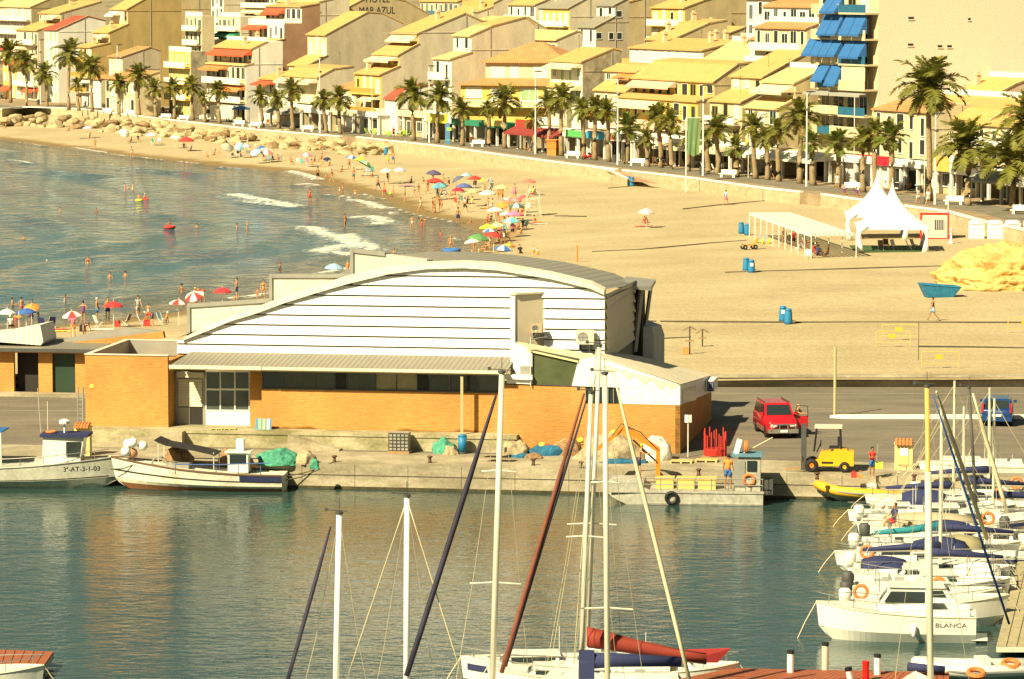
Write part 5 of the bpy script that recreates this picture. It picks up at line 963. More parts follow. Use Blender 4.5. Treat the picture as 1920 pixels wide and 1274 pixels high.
#people
SKIN=[mat('skin_tanned',(.52,.26,.11),.6,var=.08),mat('skin_brown',(.36,.16,.065),.6,var=.08),mat('skin_pale',(.64,.37,.20),.6,var=.08)]
HAIRM=dict(d=mat('dark_hair',(.035,.02,.012),.7),b=mat('brown_hair',(.12,.06,.025),.7),l=mat('fair_hair',(.45,.30,.12),.7),w=mat('white_cap',(.78,.75,.66),.7),y=mat('yellow_cap',(.75,.55,.05),.7),r=mat('red_cap',(.55,.06,.04),.7))
def cloth(c):return mat('cloth_%02d_%02d_%02d'%tuple(int(q*99)for q in c),c,.85,var=.1)
CC=dict(black=(.025,.02,.025),navy=(.03,.04,.13),blue=(.05,.16,.45),red=(.60,.05,.04),pink=(.70,.20,.34),white=(.76,.74,.66),grey=(.36,.37,.34),orange=(.75,.27,.05),yellow=(.78,.62,.06),green=(.10,.42,.16),lime=(.50,.72,.08),teal=(.20,.40,.36),purple=(.20,.06,.20),brown=(.25,.13,.06),lightblue=(.30,.48,.62),turq=(.14,.52,.50),lilac=(.52,.46,.58))
def pose_joints(hl=3,hr=-3,kl=2,kr=4,lean=0,arms=((6,14,14,6),(4,14,16,4)),splay=6):
 V={};cs=lambda a:math.cos(R(a));sn=lambda a:math.sin(R(a))
 u=Vector((0,-sn(lean),cs(lean)));pel=Vector((0,0,0));V['pel']=pel
 V['spine']=pel+u*.19;V['chest']=pel+u*.37;V['neck']=pel+u*.53;hd=(u+Vector((0,-.12,.25))).normalized()
 V['chin']=V['neck']+hd*.08;V['head']=V['chin']+hd*.10;V['crown']=V['head']+hd*.07
 fwd=Vector((0,-hd.z,hd.y));V['nose']=V['head']-hd*.03+Vector((0,-abs(hd.z),-hd.y*-1 if False else hd.y)).normalized()*.105
 for sd,h,k,(s_,a_,e_,b_)in((-1,hl,kl,arms[0]),(1,hr,kr,arms[1])):
  t='L' if sd<0 else 'R';hip=pel+Vector((sd*.09,0,-.05));V['hip'+t]=hip
  kn=hip+Vector((sd*sn(splay),-sn(h),-cs(h)))*.43;V['knee'+t]=kn
  an=kn+Vector((0,-sn(h-k),-cs(h-k)))*.42;V['ank'+t]=an
  V['toe'+t]=an+Vector((sd*.02,-cs(h-k)*.17,sn(h-k)*.17-.045))
  V['heel'+t]=an+Vector((0,.035,-.05))
  sh=V['chest']+u*.10+Vector((sd*.17,0,0));V['sh'+t]=sh
  el=sh+Vector((sd*sn(a_),-sn(s_)*cs(a_),-cs(s_)*cs(a_)))*.28;V['el'+t]=el
  f=s_+e_;wd=Vector((sd*sn(b_),-sn(f)*cs(b_),-cs(f)*cs(b_)));wr=el+wd*.24;V['wr'+t]=wr
  V['hand'+t]=wr+wd*.07
  side=Vector((0,-1,0))if abs(wd.y)<.8 else Vector((0,0,1))
  for q in range(4):V['f%d'%q+t]=V['hand'+t]+wd*[.065,.08,.075,.055][q]+side*(.03-.021*q)
  V['th'+t]=wr+wd*.06+side*.06
 return V
RAD=dict(pel=(.125,.10),spine=(.105,.085),chest=(.14,.10),neck=(.052,.052),chin=(.062,.07),head=(.082,.09),crown=(.055,.06),nose=(.014,.014),hip=(.085,.09),knee=(.055,.055),ank=(.036,.04),toe=(.032,.022),heel=(.03,.03),sh=(.058,.055),el=(.038,.038),wr=(.026,.022),hand=(.036,.02),th=(.009,.009))
def skin_mesh(V):
 names=list(V);me=bpy.data.meshes.new('body');idx={n_:i for i,n_ in enumerate(names)};ed=[('pel','spine'),('spine','chest'),('chest','neck'),('neck','chin'),('chin','head'),('head','crown'),('head','nose')]
 for t in 'LR':
  ed+=[('pel','hip'+t),('hip'+t,'knee'+t),('knee'+t,'ank'+t),('ank'+t,'toe'+t),('ank'+t,'heel'+t),('chest','sh'+t),('sh'+t,'el'+t),('el'+t,'wr'+t),('wr'+t,'hand'+t),('wr'+t,'th'+t)]+[('hand'+t,'f%d'%q+t)for q in range(4)]
 me.from_pydata([V[n_]for n_ in names],[(idx[a],idx[b_])for a,b_ in ed],[]);o=bpy.data.objects.new('tmp',me);COL.objects.link(o)
 md=o.modifiers.new('skin','SKIN');md.use_smooth_shade=True;ss=o.modifiers.new('sub','SUBSURF');ss.levels=1
 sv_=me.skin_vertices[0].data
 for n_ in names:
  k=n_.rstrip('LR');sv_[idx[n_]].radius=RAD.get(k,(.0085,.0085));sv_[idx[n_]].use_root=(n_=='pel')
 dg=bpy.context.evaluated_depsgraph_get();ev=o.evaluated_get(dg);out=bpy.data.meshes.new_from_object(ev,depsgraph=dg)
 bpy.data.objects.remove(o);out.name='body';out.materials.clear();out.materials.append(SKIN[0]);return out
def ell_ring(c,u,rx,ry,n=10):
 u=u.normalized();x=Vector((1,0,0));y=u.cross(x).normalized();x=y.cross(u)
 return[c+x*math.cos(2*math.pi*k/n)*rx+y*math.sin(2*math.pi*k/n)*ry for k in range(n)]
def clothes(V):
 out={};u=(V['neck']-V['pel']).normalized()
 mb=MB();mb.loft([ell_ring(V['pel']+u*.10,u,.135,.11),ell_ring(V['pel'],u,.155,.125),ell_ring(V['pel']-u*.08,u,.16,.13)])
 for t in 'LR':d=V['knee'+t]-V['hip'+t];mb.loft([ell_ring(V['hip'+t]+d*k,d,r_,r_)for k,r_ in((-.05,.095),(.2,.102),(.62,.098))])
 out['shorts']=mb.mesh('shorts',cloth(CC['navy']),True)
 mb=MB();mb.loft([ell_ring(V['pel']+u*.11,u,.125,.10),ell_ring(V['pel'],u,.15,.12),ell_ring(V['pel']-u*.10,u,.12,.11),ell_ring(V['pel']-u*.15,u,.05,.05)]);out['trunks']=mb.mesh('trunks',cloth(CC['navy']),True)
 mb=MB();mb.loft([ell_ring(V['pel']+u*.30,u,.142,.112),ell_ring(V['pel']+u*.40,u,.152,.125),ell_ring(V['pel']+u*.46,u,.14,.10)]);out['bikini_top']=mb.mesh('bikini_top',cloth(CC['navy']),True)
 mb=MB();mb.loft([ell_ring(V['pel']-u*.02,u,.155,.125),ell_ring(V['pel']+u*.19,u,.13,.105),ell_ring(V['pel']+u*.37,u,.165,.125),ell_ring(V['pel']+u*.49,u,.16,.09),ell_ring(V['pel']+u*.53,u,.07,.06)])
 for t in 'LR':d=V['el'+t]-V['sh'+t];mb.loft([ell_ring(V['sh'+t]+d*k,d,.068,.068,8)for k in(-.15,.1,.55)])
 out['shirt']=mb.mesh('shirt',cloth(CC['white']),True)
 mb=MB();mb.loft([ell_ring(V['pel']-u*.15,u,.13,.12),ell_ring(V['pel'],u,.155,.125),ell_ring(V['pel']+u*.19,u,.12,.10),ell_ring(V['pel']+u*.37,u,.155,.115),ell_ring(V['pel']+u*.46,u,.12,.085)]);out['swimsuit']=mb.mesh('swimsuit',cloth(CC['navy']),True)
 mb=MB();mb.loft([ell_ring(V['pel']-Vector((0,0,.42)),Vector((0,0,1)),.26,.20),ell_ring(V['pel'],u,.16,.13),ell_ring(V['pel']+u*.19,u,.125,.105),ell_ring(V['pel']+u*.37,u,.158,.118),ell_ring(V['pel']+u*.46,u,.12,.085)]);out['dress']=mb.mesh('dress',cloth(CC['navy']),True)
 hd=(V['crown']-V['chin']).normalized();bk=Vector((0,hd.z,-hd.y));c=V['head']+hd*.035+bk*.018
 mb=MB();mb.ball((0,0,0),.101,10,6);me=mb.mesh('hair',HAIRM['d'],True)
 for v in me.vertices:
  if v.co.y<-.03 and v.co.z<.03:v.co.y*=.35
  if v.co.z<-.05 and v.co.y<.02:v.co.z=-.05
 me.transform(Matrix.Translation(c));out['hair']=me
 return out
POSES=dict(stand=dict(),walk=dict(hl=26,hr=-20,kl=6,kr=22,arms=((-22,8,14,4),(24,8,20,4))),akimbo=dict(arms=((-8,48,40,-48),(-8,48,40,-48))),look=dict(arms=((40,20,95,0),(4,14,16,4))),bend=dict(lean=78,hl=10,hr=-6,arms=((10,6,12,0),(24,6,10,0))),sit=dict(hl=86,hr=84,kl=82,kr=78,lean=-8,arms=((30,10,40,-6),(26,10,45,-6)),splay=9),ground=dict(hl=74,hr=88,kl=88,kr=22,lean=-12,arms=((-20,16,8,6),(40,12,40,-10)),splay=9),work=dict(hl=14,hr=-6,kl=14,kr=10,lean=14,arms=((58,12,34,-12),(50,10,40,-16))),hold=dict(arms=((24,10,74,-16),(18,10,70,-10))),ride=dict(hl=78,hr=78,kl=74,kr=74,lean=12,arms=((62,12,8,0),(62,12,8,0)),splay=14),up=dict(arms=((150,14,12,8),(120,16,20,6))))
PM={}
def pose_set(k):
 if k not in PM:
  V=pose_joints(**POSES[k]);low=min(V['toeL'].z-.025,V['toeR'].z-.025,V['heelL'].z-.03,V['heelR'].z-.03)
  if k=='ground':low=V['pel'].z-.12
  if k=='sit':low=V['pel'].z-.55
  sh=Vector((0,0,-low));V={n_:p+sh for n_,p in V.items()};PM[k]=(skin_mesh(V),clothes(V),V)
 return PM[k]
def slot(o,m_):
 o.material_slots[0].link='OBJECT';o.material_slots[0].material=m_
def person(loc,label,pose='stand',face=180,h=1.70,sk=0,hair='d',wear=('shorts:navy',),group=None,lie=False):
 b_,cl,V=pose_set(pose);o=link('person',b_);o.location=loc;s_=h/1.70;o.scale=(s_,)*3;slot(o,SKIN[sk])
 o.rotation_euler=(R(-88)if lie else 0,0,R(face))
 if lie:o.location.z+=.13
 tag(o,label,'person',group)
 if hair:q=link('hair' if hair in 'dbl' else 'cap',cl['hair'],o);slot(q,HAIRM[hair])
 for w_ in wear:k,c_=w_.split(':');q=link(k,cl[k],o);slot(q,cloth(CC[c_]))
 return o
G_B='bathers on the beach and in the sea'
S='stand'
for px,py,lab,pose,face,h,sk,hair,wear in[(178,281,'bather with hands on hips in the foam near the lilac parasol','akimbo',20,1.7,0,'b',('trunks:orange',)),(247,297,'bather in a white swimsuit at the edge of the far foam','stand',150,1.68,0,'d',('trunks:white','bikini_top:grey')),(390,299,'bather crouching on wet sand near the red parasol','ground',60,1.7,0,'l',('trunks:orange',)),(402,291,'sunbather sitting up on the sand right of the red parasol','ground',-60,1.7,1,'d',('trunks:red',)),(596,340,'man in black shorts at the water edge left of the striped parasols','stand',160,1.8,1,'d',('shorts:black',)),(610,334,'child crouching behind the man in black shorts','ground',-60,1.2,0,'b',('trunks:orange',)),(622,342,'bather in a red bikini stepping onto wet sand','walk',70,1.7,0,'b',('trunks:red','bikini_top:red')),(663,341,'broad man in grey green shorts before the green tilted parasol','stand',30,1.8,0,'d',('shorts:teal',)),(709,358,'bather in black trunks walking left of the pale parasol','walk',-40,1.75,1,'d',('shorts:black',)),(727,345,'woman in dark bikini under the edge of the pale parasol','stand',140,1.6,0,'d',('trunks:black','bikini_top:black')),(721,371,'man in pink red shorts beside the green ball','walk',-30,1.75,0,'b',('shorts:red',)),(738,369,'child right of the green ball','stand',-70,1.25,0,'b',('trunks:brown',)),(759,379,'man in small black trunks facing the sea','stand',-90,1.75,0,'d',('trunks:black',)),(777,370,'small child running ahead of a taller child','walk',80,1.2,0,'b',('trunks:orange',)),(785,366,'child running with arms out towards the towels','walk',60,1.4,1,'d',('trunks:black',)),(789,399,'woman with long dark hair and pale bikini leaning forward in the shallows','walk',-60,1.7,0,'d',('trunks:white','bikini_top:white')),(811,400,'bather in front of a couple wading ashore','stand',70,1.7,0,'b',('trunks:orange',)),(815,399,'bather close beside the wading bather','stand',-70,1.72,0,'d',('trunks:yellow',)),(824,396,'woman in striped bikini walking out of the shallows','walk',30,1.7,1,'d',('trunks:brown','bikini_top:brown')),(828,394,'child beside the woman in striped bikini','walk',20,1.35,0,'d',('trunks:orange',)),(859,421,'man in navy shorts facing the parasols at the water edge','stand',170,1.8,1,'d',('shorts:navy',)),(872,399,'woman in black skirt walking away over wet sand','walk',150,1.7,0,'d',('shorts:black','bikini_top:white')),(859,391,'woman in white bikini with a fair ponytail','walk',40,1.65,0,'l',('trunks:white','bikini_top:white')),(882,419,'toddler sitting in the shallows','ground',-90,1.0,0,'b',('trunks:orange',)),(802,364,'bather standing left of the red and white parasol','walk',60,1.65,1,'d',('trunks:red',)),(843,378,'child in orange with arms at the sides by the folding chair','stand',0,1.3,2,'l',('trunks:orange',)),(820,375,'bather in blue green shorts behind the blue green parasol','stand',200,1.7,1,'d',('shorts:teal',)),(965,372,'woman in a pink dress left of the lifeguard tower','stand',0,1.65,0,'b',('dress:pink',)),(936,376,'bather in orange trunks beneath the yellow parasol','stand',160,1.75,1,'d',('shorts:orange',)),(941,377,'bather in a golden sarong beside the yellow parasol','stand',30,1.65,0,'b',('dress:orange',)),(922,394,'person in a white shirt sitting by the mint parasol','sit',-90,1.7,0,'d',('shirt:white','shorts:white')),(884,383,'person in yellow and blue sitting low near the yellow parasol','ground',-60,1.7,0,'d',('shirt:yellow','shorts:navy')),(770,344,'person in black sitting alone on the sand','ground',-80,1.7,1,'d',('shirt:black','shorts:black')),(976,476,'person in black sitting behind the roof of the hall','ground',40,1.7,0,'b',('shirt:black','shorts:black')),(727,308,'woman in a yellow dress walking near the blue bin','walk',170,1.6,0,'l',('dress:yellow',)),(737,308,'bare chested man in blue shorts walking near the blue bin','walk',170,1.75,0,'b',('shorts:blue',)),(603,304,'seated person in red left of the dark blue parasol','sit',-80,1.6,1,'d',('swimsuit:red',)),(601,288,'bather with a raised arm above the dark blue parasol','walk',-60,1.6,0,'b',('trunks:orange',)),(655,318,'child standing left of the yellow parasol','stand',-20,1.45,1,'d',('trunks:black',)),(697,333,'sunbather sitting before the light blue chairs','ground',-90,1.6,0,'b',('trunks:black',)),(1361,385,'walker in a pale blue shirt below the promenade wall','walk',160,1.7,0,'b',('shirt:lightblue','shorts:pink')),(1749,602,'woman in a patterned blue skirt striding across the sand','walk',-90,1.7,1,'d',('shorts:lightblue','bikini_top:black')),(795,345,'bather lying propped left of the navy parasol','ground',80,1.6,0,'b',('trunks:orange',)),(381,567,'woman with a yellow cap behind the white and red parasol','bend',-70,1.7,0,'y',('trunks:red','bikini_top:red')),(444,562,'man in navy shorts talking with one arm out','look',-90,1.75,0,'d',('shorts:navy',)),(494,562,'slim bather in an orange bikini at the foam','stand',0,1.6,0,'d',('trunks:orange','bikini_top:orange')),(483,563,'toddler with a red cap in the foam','stand',0,.95,0,'r',('trunks:red',)),(439,564,'dog sized child crouching beside the man in navy shorts' if False else 'child crouching beside the man in navy shorts','ground',-60,.9,0,'b',('trunks:orange',)),(156,607,'woman in a dark swimsuit with hands on hips at the near shore','akimbo',170,1.7,0,'d',('swimsuit:purple',)),(182,602,'man in a white cap and blue shorts at the near shore','stand',80,1.75,0,'w',('shorts:blue',)),(202,600,'man in dark shorts behind the near red parasol','stand',30,1.72,0,'b',('shorts:navy',)),(259,598,'walker in a grey shirt at the near shore','walk',20,1.78,0,'d',('shirt:grey','shorts:grey')),(278,599,'child with red armbands beside the walker in grey','akimbo',160,1.2,0,'b',('trunks:white',)),(137,632,'woman in a violet top and orange skirt seen from behind','akimbo',180,1.6,0,'b',('shirt:pink','shorts:orange')),(158,632,'person in navy bending over a dark bag','bend',40,1.45,0,'d',('swimsuit:navy',)),(20,622,'person in a white hat and striped top sitting low','sit',170,1.6,0,'w',('shirt:white','shorts:black')),(74,617,'person in purple sitting beside two navy chairs','sit',100,1.6,1,'d',('swimsuit:purple',)),(286,612,'person in red leaning over a white chair','bend',-100,1.5,0,'w',('shirt:red','shorts:navy')),(58,607,'person in dark red behind the blue parasol','stand',0,1.6,0,'d',('dress:purple',)),(311,606,'sunbather reclining on a striped lounger','ground',-80,1.65,0,'w',('trunks:blue',)),(10,241,'sunbather resting below the far rocks','ground',-80,1.65,0,'b',('trunks:orange',)),(128,246,'sunbather lying by the far rocks','ground',-80,1.65,0,'b',('trunks:brown',)),(944,458,'man in a white wrap before the green parasol','bend',-60,1.75,1,'d',('shorts:white',)),(934,418,'bather in striped trunks standing before the mint parasol','stand',180,1.7,1,'d',('trunks:red','bikini_top:red')),(942,420,'bather sitting on a chair edge before the pink parasol','stand',140,1.65,0,'b',('trunks:orange',)),(961,446,'person in pink standing behind the white table','stand',180,1.6,0,'b',('shirt:pink','shorts:black')),(890,475,'bather legs showing under the green parasol','stand',0,1.6,0,'b',('trunks:brown',)),(935,448,'woman in black bikini behind the red parasol by the water','sit',170,1.7,0,'d',('bikini_top:black','trunks:black')),(947,383,'bather kneeling left of the orange parasol','ground',-60,1.6,0,'b',('trunks:orange',))]:
 person(at(px,py),lab,pose,face,h,sk,hair,wear,G_B)
for px,py,dep,lab,pose,face,hair,wear in[(234,357,.85,'bather waist deep left of a pair with an orange ball','stand',100,'d',('trunks:red',)),(249,356,.85,'bather waist deep right of a pair with an orange ball','stand',-60,'d',('trunks:white',)),(261,376,.9,'bather waist deep in a yellow float','stand',0,'b',('trunks:orange',)),(272,375,1.0,'bather in a white cap with a red float','stand',0,'w',('bikini_top:red',)),(113,395,1.42,'dark haired head of a far swimmer','stand',0,'d',()),(181,395,1.45,'reddish head of a far swimmer','stand',0,'b',()),(318,425,1.0,'bather sitting in the red inflatable ring','stand',20,'d',('trunks:black',)),(369,425,1.42,'swimmer with an arm stretched right of the red ring','stand',0,'d',()),(444,431,1.1,'bather chest deep left of a taller bather','stand',90,'d',()),(464,436,.55,'bather knee deep in white trunks facing left','stand',-90,'l',('trunks:white',)),(44,447,1.4,'single head far out at the left','stand',0,'b',()),(88,494,1.45,'swimmer in a white cap','stand',0,'w',()),(165,495,1.0,'bather in a red top standing chest deep alone','stand',0,'b',('bikini_top:red',)),(206,519,1.35,'dark haired swimmer left of a near pair of heads','stand',0,'d',()),(235,517,1.35,'dark haired swimmer right of a near pair of heads','stand',160,'d',()),(23,577,.95,'bather reaching to a friend at the left near shore','hold',90,'d',('swimsuit:brown',)),(40,577,.9,'bather turned away at the left near shore','stand',200,'d',('trunks:red',)),(122,568,1.1,'bather stooping alone above the near shore','stand',-80,'b',('swimsuit:grey',)),(341,549,1.0,'bather chest deep above the striped parasol','stand',170,'d',()),(525,510,.85,'bather with a red cap waist deep','stand',90,'r',('swimsuit:black',)),(581,375,.4,'man in wet red shorts standing in the waves','stand',-10,'d',('shorts:red',)),(643,361,.15,'wading man in grey trunks holding a child by the hand','stand',-20,'b',('trunks:grey',)),(637,363,.3,'child sitting in the shallows beside the wading man','stand',0,'d',('trunks:white',)),(666,366,.5,'child knee deep apart from the wading man','stand',0,'b',('trunks:white',)),(647,426,.3,'bather with an arm raised to the face in the waves','look',60,'d',('trunks:orange',)),(773,428,.35,'bather in pale trunks right of the surf','stand',0,'d',('trunks:white',)),(797,423,.4,'bather bending over in the shallows','bend',-90,'d',('trunks:orange',)),(791,424,.7,'child in red crouching before the bending bather','stand',0,'d',('swimsuit:red',)),(826,442,.8,'child wading alone left of the parasols','stand',-60,'b',('swimsuit:red',)),(845,463,.6,'stout man in a hat standing with a blue ring','stand',0,'l',('trunks:orange',)),(739,474,1.35,'head above the water right behind the hall roof','stand',0,'b',()),(652,509,.3,'child in orange beside the light blue parasol','stand',0,'l',('swimsuit:orange',)),(60,573,1.3,'dark head behind the orange parasol','stand',0,'d',())]:
 p=P(px,py,0);p.z=-dep;hh=1.68 if 'child' not in lab else 1.25
 person(p,lab,pose,face,hh,random.Random(px).choice([0,0,1]),hair,wear,G_B)
def ring(loc,label,R0,r,m_,tilt=0):mb=MB();mb.torus((0,0,0),R0,r,'z',20,8);o=mb.build('inflatable_ring',m_,None,True);o.location=loc;o.rotation_euler.x=tilt;return tag(o,label,'inflatable ring')
ring(P(261,376,.1),'yellow ring round a bather waist deep',.36,.13,cloth(CC['yellow']));ring(P(273,374,.1),'red ring held by the bather in a white cap',.3,.12,cloth(CC['red']));ring(P(318,426,.1),'red inflatable ring with a seated bather',.5,.17,cloth(CC['red']))
ring(P(846,470,.15),'blue and white ring round the stout man',.75,.22,cloth(CC['blue']));mb=MB();mb.ball((0,0,0),.2);o=mb.build('beach_ball',cloth(CC['lime']),None,True);o.location=at(732,366,.2);tag(o,'green and white ball on wet sand by the man in red shorts','ball')
mb=MB();mb.ball((0,0,0),.14);o=mb.build('beach_ball',cloth(CC['orange']),None,True);o.location=P(241,353,.75);tag(o,'orange ball between two bathers waist deep','ball')
#parasols
def canopy_mesh(seg=8):
 mb=MB();n=16;rings=[]
 for r_,z in((.02,.40),(.3,.34),(.62,.20),(.9,.03),(1.0,-.06)):
  rings.append([Vector((r_*math.cos(2*math.pi*k/n)*(1 if k%2==0 else.965),r_*math.sin(2*math.pi*k/n)*(1 if k%2==0 else.965),z-(0 if k%2==0 else.02*r_)))for k in range(n)])
 for i in range(4):
  for k in range(n):
   a,b_,c,d=rings[i][k],rings[i][(k+1)%n],rings[i+1][(k+1)%n],rings[i+1][k]
   mb.k=((k//2)%2);mb.add([a,b_,c,d],[(0,3,2,1)])
 mb.k=1
 for k in range(n):a,b_=rings[4][k],rings[4][(k+1)%n];mb.k=((k//2)%2);mb.add([a,b_,b_-Vector((0,0,.09)),a-Vector((0,0,.09))],[(0,1,2,3)])
 return mb.mesh('canopy',[WHITE,WHITE])
CANM=canopy_mesh();mb=MB();mb.tube([(0,0,-1.9),(0,0,.42)],.022,6);POLEM=mb.mesh('pole',WHITE)
mb=MB()
for k in range(8):a=2*math.pi*k/8;mb.tube([(0,0,-.18),(.62*math.cos(a),.62*math.sin(a),.17)],.009,3)
RIBM=mb.mesh('ribs',WHITE)
def parasol(px,py,wpx,col,label,tilt=0,col2=None,tdir=0,hz=1.75):
 b_=at(px,py+12);sc_=scale_at(b_.y);b_=at(px,py+hz*sc_*.98);w=wpx/scale_at(b_.y)/2
 o=root('parasol',b_,label,'parasol','beach parasols',rz=R(tdir));o.rotation_euler.y=0
 hub=Matrix.Translation((0,0,hz))@Euler((0,R(tilt),0)).to_matrix().to_4x4()
 c=link('canopy',CANM,o);c.matrix_local=hub@Matrix.Diagonal((w,w,w,1));c1=cloth(CC[col]if isinstance(col,str)else col);c2=cloth(CC[col2]if isinstance(col2,str)else col2)if col2 else c1
 for i,m_ in enumerate((c1,c2)):c.material_slots[i].link='OBJECT';c.material_slots[i].material=m_
 q=link('pole',POLEM,o);q.matrix_local=(Matrix.Translation((0,0,0))@Euler((0,R(tilt*.3),0)).to_matrix().to_4x4())@Matrix.Translation((0,0,hz))
 q=link('ribs',RIBM,o);q.matrix_local=hub@Matrix.Diagonal((w,w,w,1));return o
DARKV=(.10,.08,.16);CORAL=(.72,.18,.13);MINT=(.58,.64,.54);PALEB=(.42,.52,.60)
PARS=[(165,241,20,'lilac','pale lilac parasol alone at the far left',0,None),(234,250,20,'white','white tilted parasol below the far benches',55,None),(284,254,24,MINT,'pale green parasol with green chair beneath',0,'white'),(329,259,21,'white','cream parasol left of the far red parasol',0,None),(349,264,31,'red','far red parasol with two people seated under it',0,None),(427,276,24,(.36,.38,.30),'grey green tilted parasol left of the yellow lifeguard',40,None),(443,272,12,'red','small red parasol behind the grey green one',0,None),(449,276,18,'lightblue','pale blue steeply tilted parasol by the lifeguard stand',60,None),(461,275,22,'lilac','lilac parasol beside the steeply tilted one',0,None),(479,286,22,'lightblue','blue tilted parasol near the boulders',35,None),(488,281,22,'blue','deep blue tilted parasol among the far group',35,None),(500,284,28,(.70,.22,.18),'coral and white parasol among the far group',20,'white'),(574,292,25,'pink','pink striped parasol with reclining chairs',0,'white'),(613,299,15,'navy','small navy parasol right of the striped one',10,None),(660,297,24,'blue','blue and white parasol left of the yellow one',10,'white'),(675,301,24,'yellow','bright yellow parasol in the middle of three',8,None),(685,308,28,(.18,.42,.26),'green striped tilted parasol in the middle of three',30,(.45,.58,.42)),(725,322,25,MINT,'pale grey green parasol before the sunbather',0,'white'),(750,320,25,PALEB,'light blue parasol standing alone on the sand',0,None),(813,326,29,DARKV,'dark purple parasol at the back of the crowd',5,None),(817,342,34,'red','red and white parasol at the left of the crowd',10,'red'),(858,337,25,(.12,.12,.20),'grey navy parasol tilted towards the camera',30,None),(874,330,21,'lightblue','small light blue parasol at the back of the crowd',0,None),(890,336,27,'red','red parasol with white print at the back of the crowd',0,None),(905,340,15,'yellow','small yellow parasol between two red ones',0,None),(918,340,15,'red','small red and teal parasol at the back right of the crowd',10,'turq'),(824,350,31,(.10,.26,.42),'blue and green parasol at the left of the crowd',8,(.15,.40,.38)),(870,351,31,(.10,.13,.34),'navy parasol in the middle of the crowd',5,None),(859,358,25,(.42,.03,.05),'dark red parasol in the middle of the crowd',0,None),(885,362,25,(.76,.62,.25),'pale yellow parasol in the middle of the crowd',8,None),(914,364,33,(.60,.64,.56),'pale striped parasol with a visible pole',0,(.44,.50,.50)),(940,353,26,(.74,.60,.25),'golden parasol behind two standing bathers',0,None),(991,342,27,CORAL,'coral parasol beside the lifeguard tower',0,None),(952,376,20,'white','white parasol behind the orange one',15,'lightblue'),(960,379,36,CORAL,'wide coral parasol left of the lifeguard tower',8,(.70,.30,.28)),(978,373,22,(.66,.10,.10),'red tilted parasol touching the lifeguard tower',30,None),(942,386,28,'orange','bright orange tilted parasol',25,None),(968,388,32,(.05,.15,.09),'dark green parasol below the lifeguard tower',0,'white'),(929,396,34,MINT,'pale mint parasol facing the water',5,'white'),(948,403,24,'white','white parasol behind the pink one',0,MINT),(965,404,35,'pink','pink parasol in the right of the crowd',5,None),(959,416,33,'turq','turquoise parasol over the white table',0,(.30,.62,.60)),(932,425,31,(.44,.56,.30),'light green parasol behind the lemon one',5,None),(915,429,34,'yellow','lemon yellow parasol close to the water',6,None),(918,435,26,'blue','light blue parasol under the lemon one',0,'white'),(925,443,34,'red','red parasol with white marks close to the water',8,None),(897,449,42,(.12,.30,.10),'large green parasol close to the water',8,None),(885,456,30,'white','white parasol behind the large green one',8,MINT),(954,463,26,'yellow','rainbow parasol behind the hall roof',10,'orange'),(944,469,36,'blue','blue and white striped parasol behind the hall roof',8,'white'),(1212,399,33,(.72,.42,.40),'pink and white parasol alone in the middle of the sand',5,(.72,.60,.56)),(14,590,34,MINT,'pale mint parasol at the left edge',0,'white'),(50,589,37,(.04,.12,.40),'royal blue parasol at the near shore',5,None),(60,580,30,'orange','orange tilted parasol at the near shore',25,None),(136,595,40,'white','white and red parasol behind the woman in violet',5,'red'),(213,576,37,(.66,.04,.04),'near red parasol on the left shore',0,None),(335,572,35,'red','red and white striped parasol beside the hall',5,'white'),(365,557,38,'white','white tilted parasol with a red crest',30,'red'),(417,549,36,(.66,.04,.05),'dark red parasol near the hall roof',0,None),(627,504,37,'lightblue','light blue parasol above the stepped roof',5,None),(36,598,14,'orange','small orange parasol under the blue one',0,None)]
for q_ in PARS:parasol(*q_[:5],tilt=q_[5],col2=q_[6],tdir=random.Random(q_[0]*3+q_[1]).choice([-60,-90,-120,180,20])if q_[5]>20 else random.Random(q_[0]).uniform(0,360))
def chair_meshes():
 mb=MB()
 for s_ in(-.25,.25):mb.tube([(s_,-.25,0),(s_,.2,.5)],.018,4);mb.tube([(s_,.25,0),(s_,-.22,.4)],.018,4);mb.tube([(s_,.15,.36),(s_,.38,.95)],.018,4)
 fr=mb.mesh('frame',WHITE);mb=MB();mb.add([(-.25,-.24,.4),(.25,-.24,.4),(.25,.17,.36),(-.25,.17,.36),(-.25,-.24,.37),(.25,-.24,.37),(.25,.17,.33),(-.25,.17,.33)],[(0,1,2,3),(7,6,5,4),(0,4,5,1),(2,6,7,3)]);st=mb.mesh('seat',WHITE)
 mb=MB();mb.add([(-.25,.17,.42),(.25,.17,.42),(.25,.38,.94),(-.25,.38,.94),(-.25,.2,.4),(.25,.2,.4),(.25,.41,.92),(-.25,.41,.92)],[(0,1,2,3),(7,6,5,4),(0,4,5,1),(2,6,7,3),(1,5,6,2),(0,3,7,4)]);return fr,st,mb.mesh('backrest',WHITE)
CHM=chair_meshes()
def bchair(loc,label,col,rz,s_=1.0):
 o=root('beach_chair',loc,label,'beach chair','folding beach chairs',rz=R(rz),scale=s_);c=cloth(CC[col]if isinstance(col,str)else col)
 link('frame',CHM[0],o);
 for me,n_ in((CHM[1],'seat'),(CHM[2],'backrest')):q=link(n_,me,o);slot(q,c)
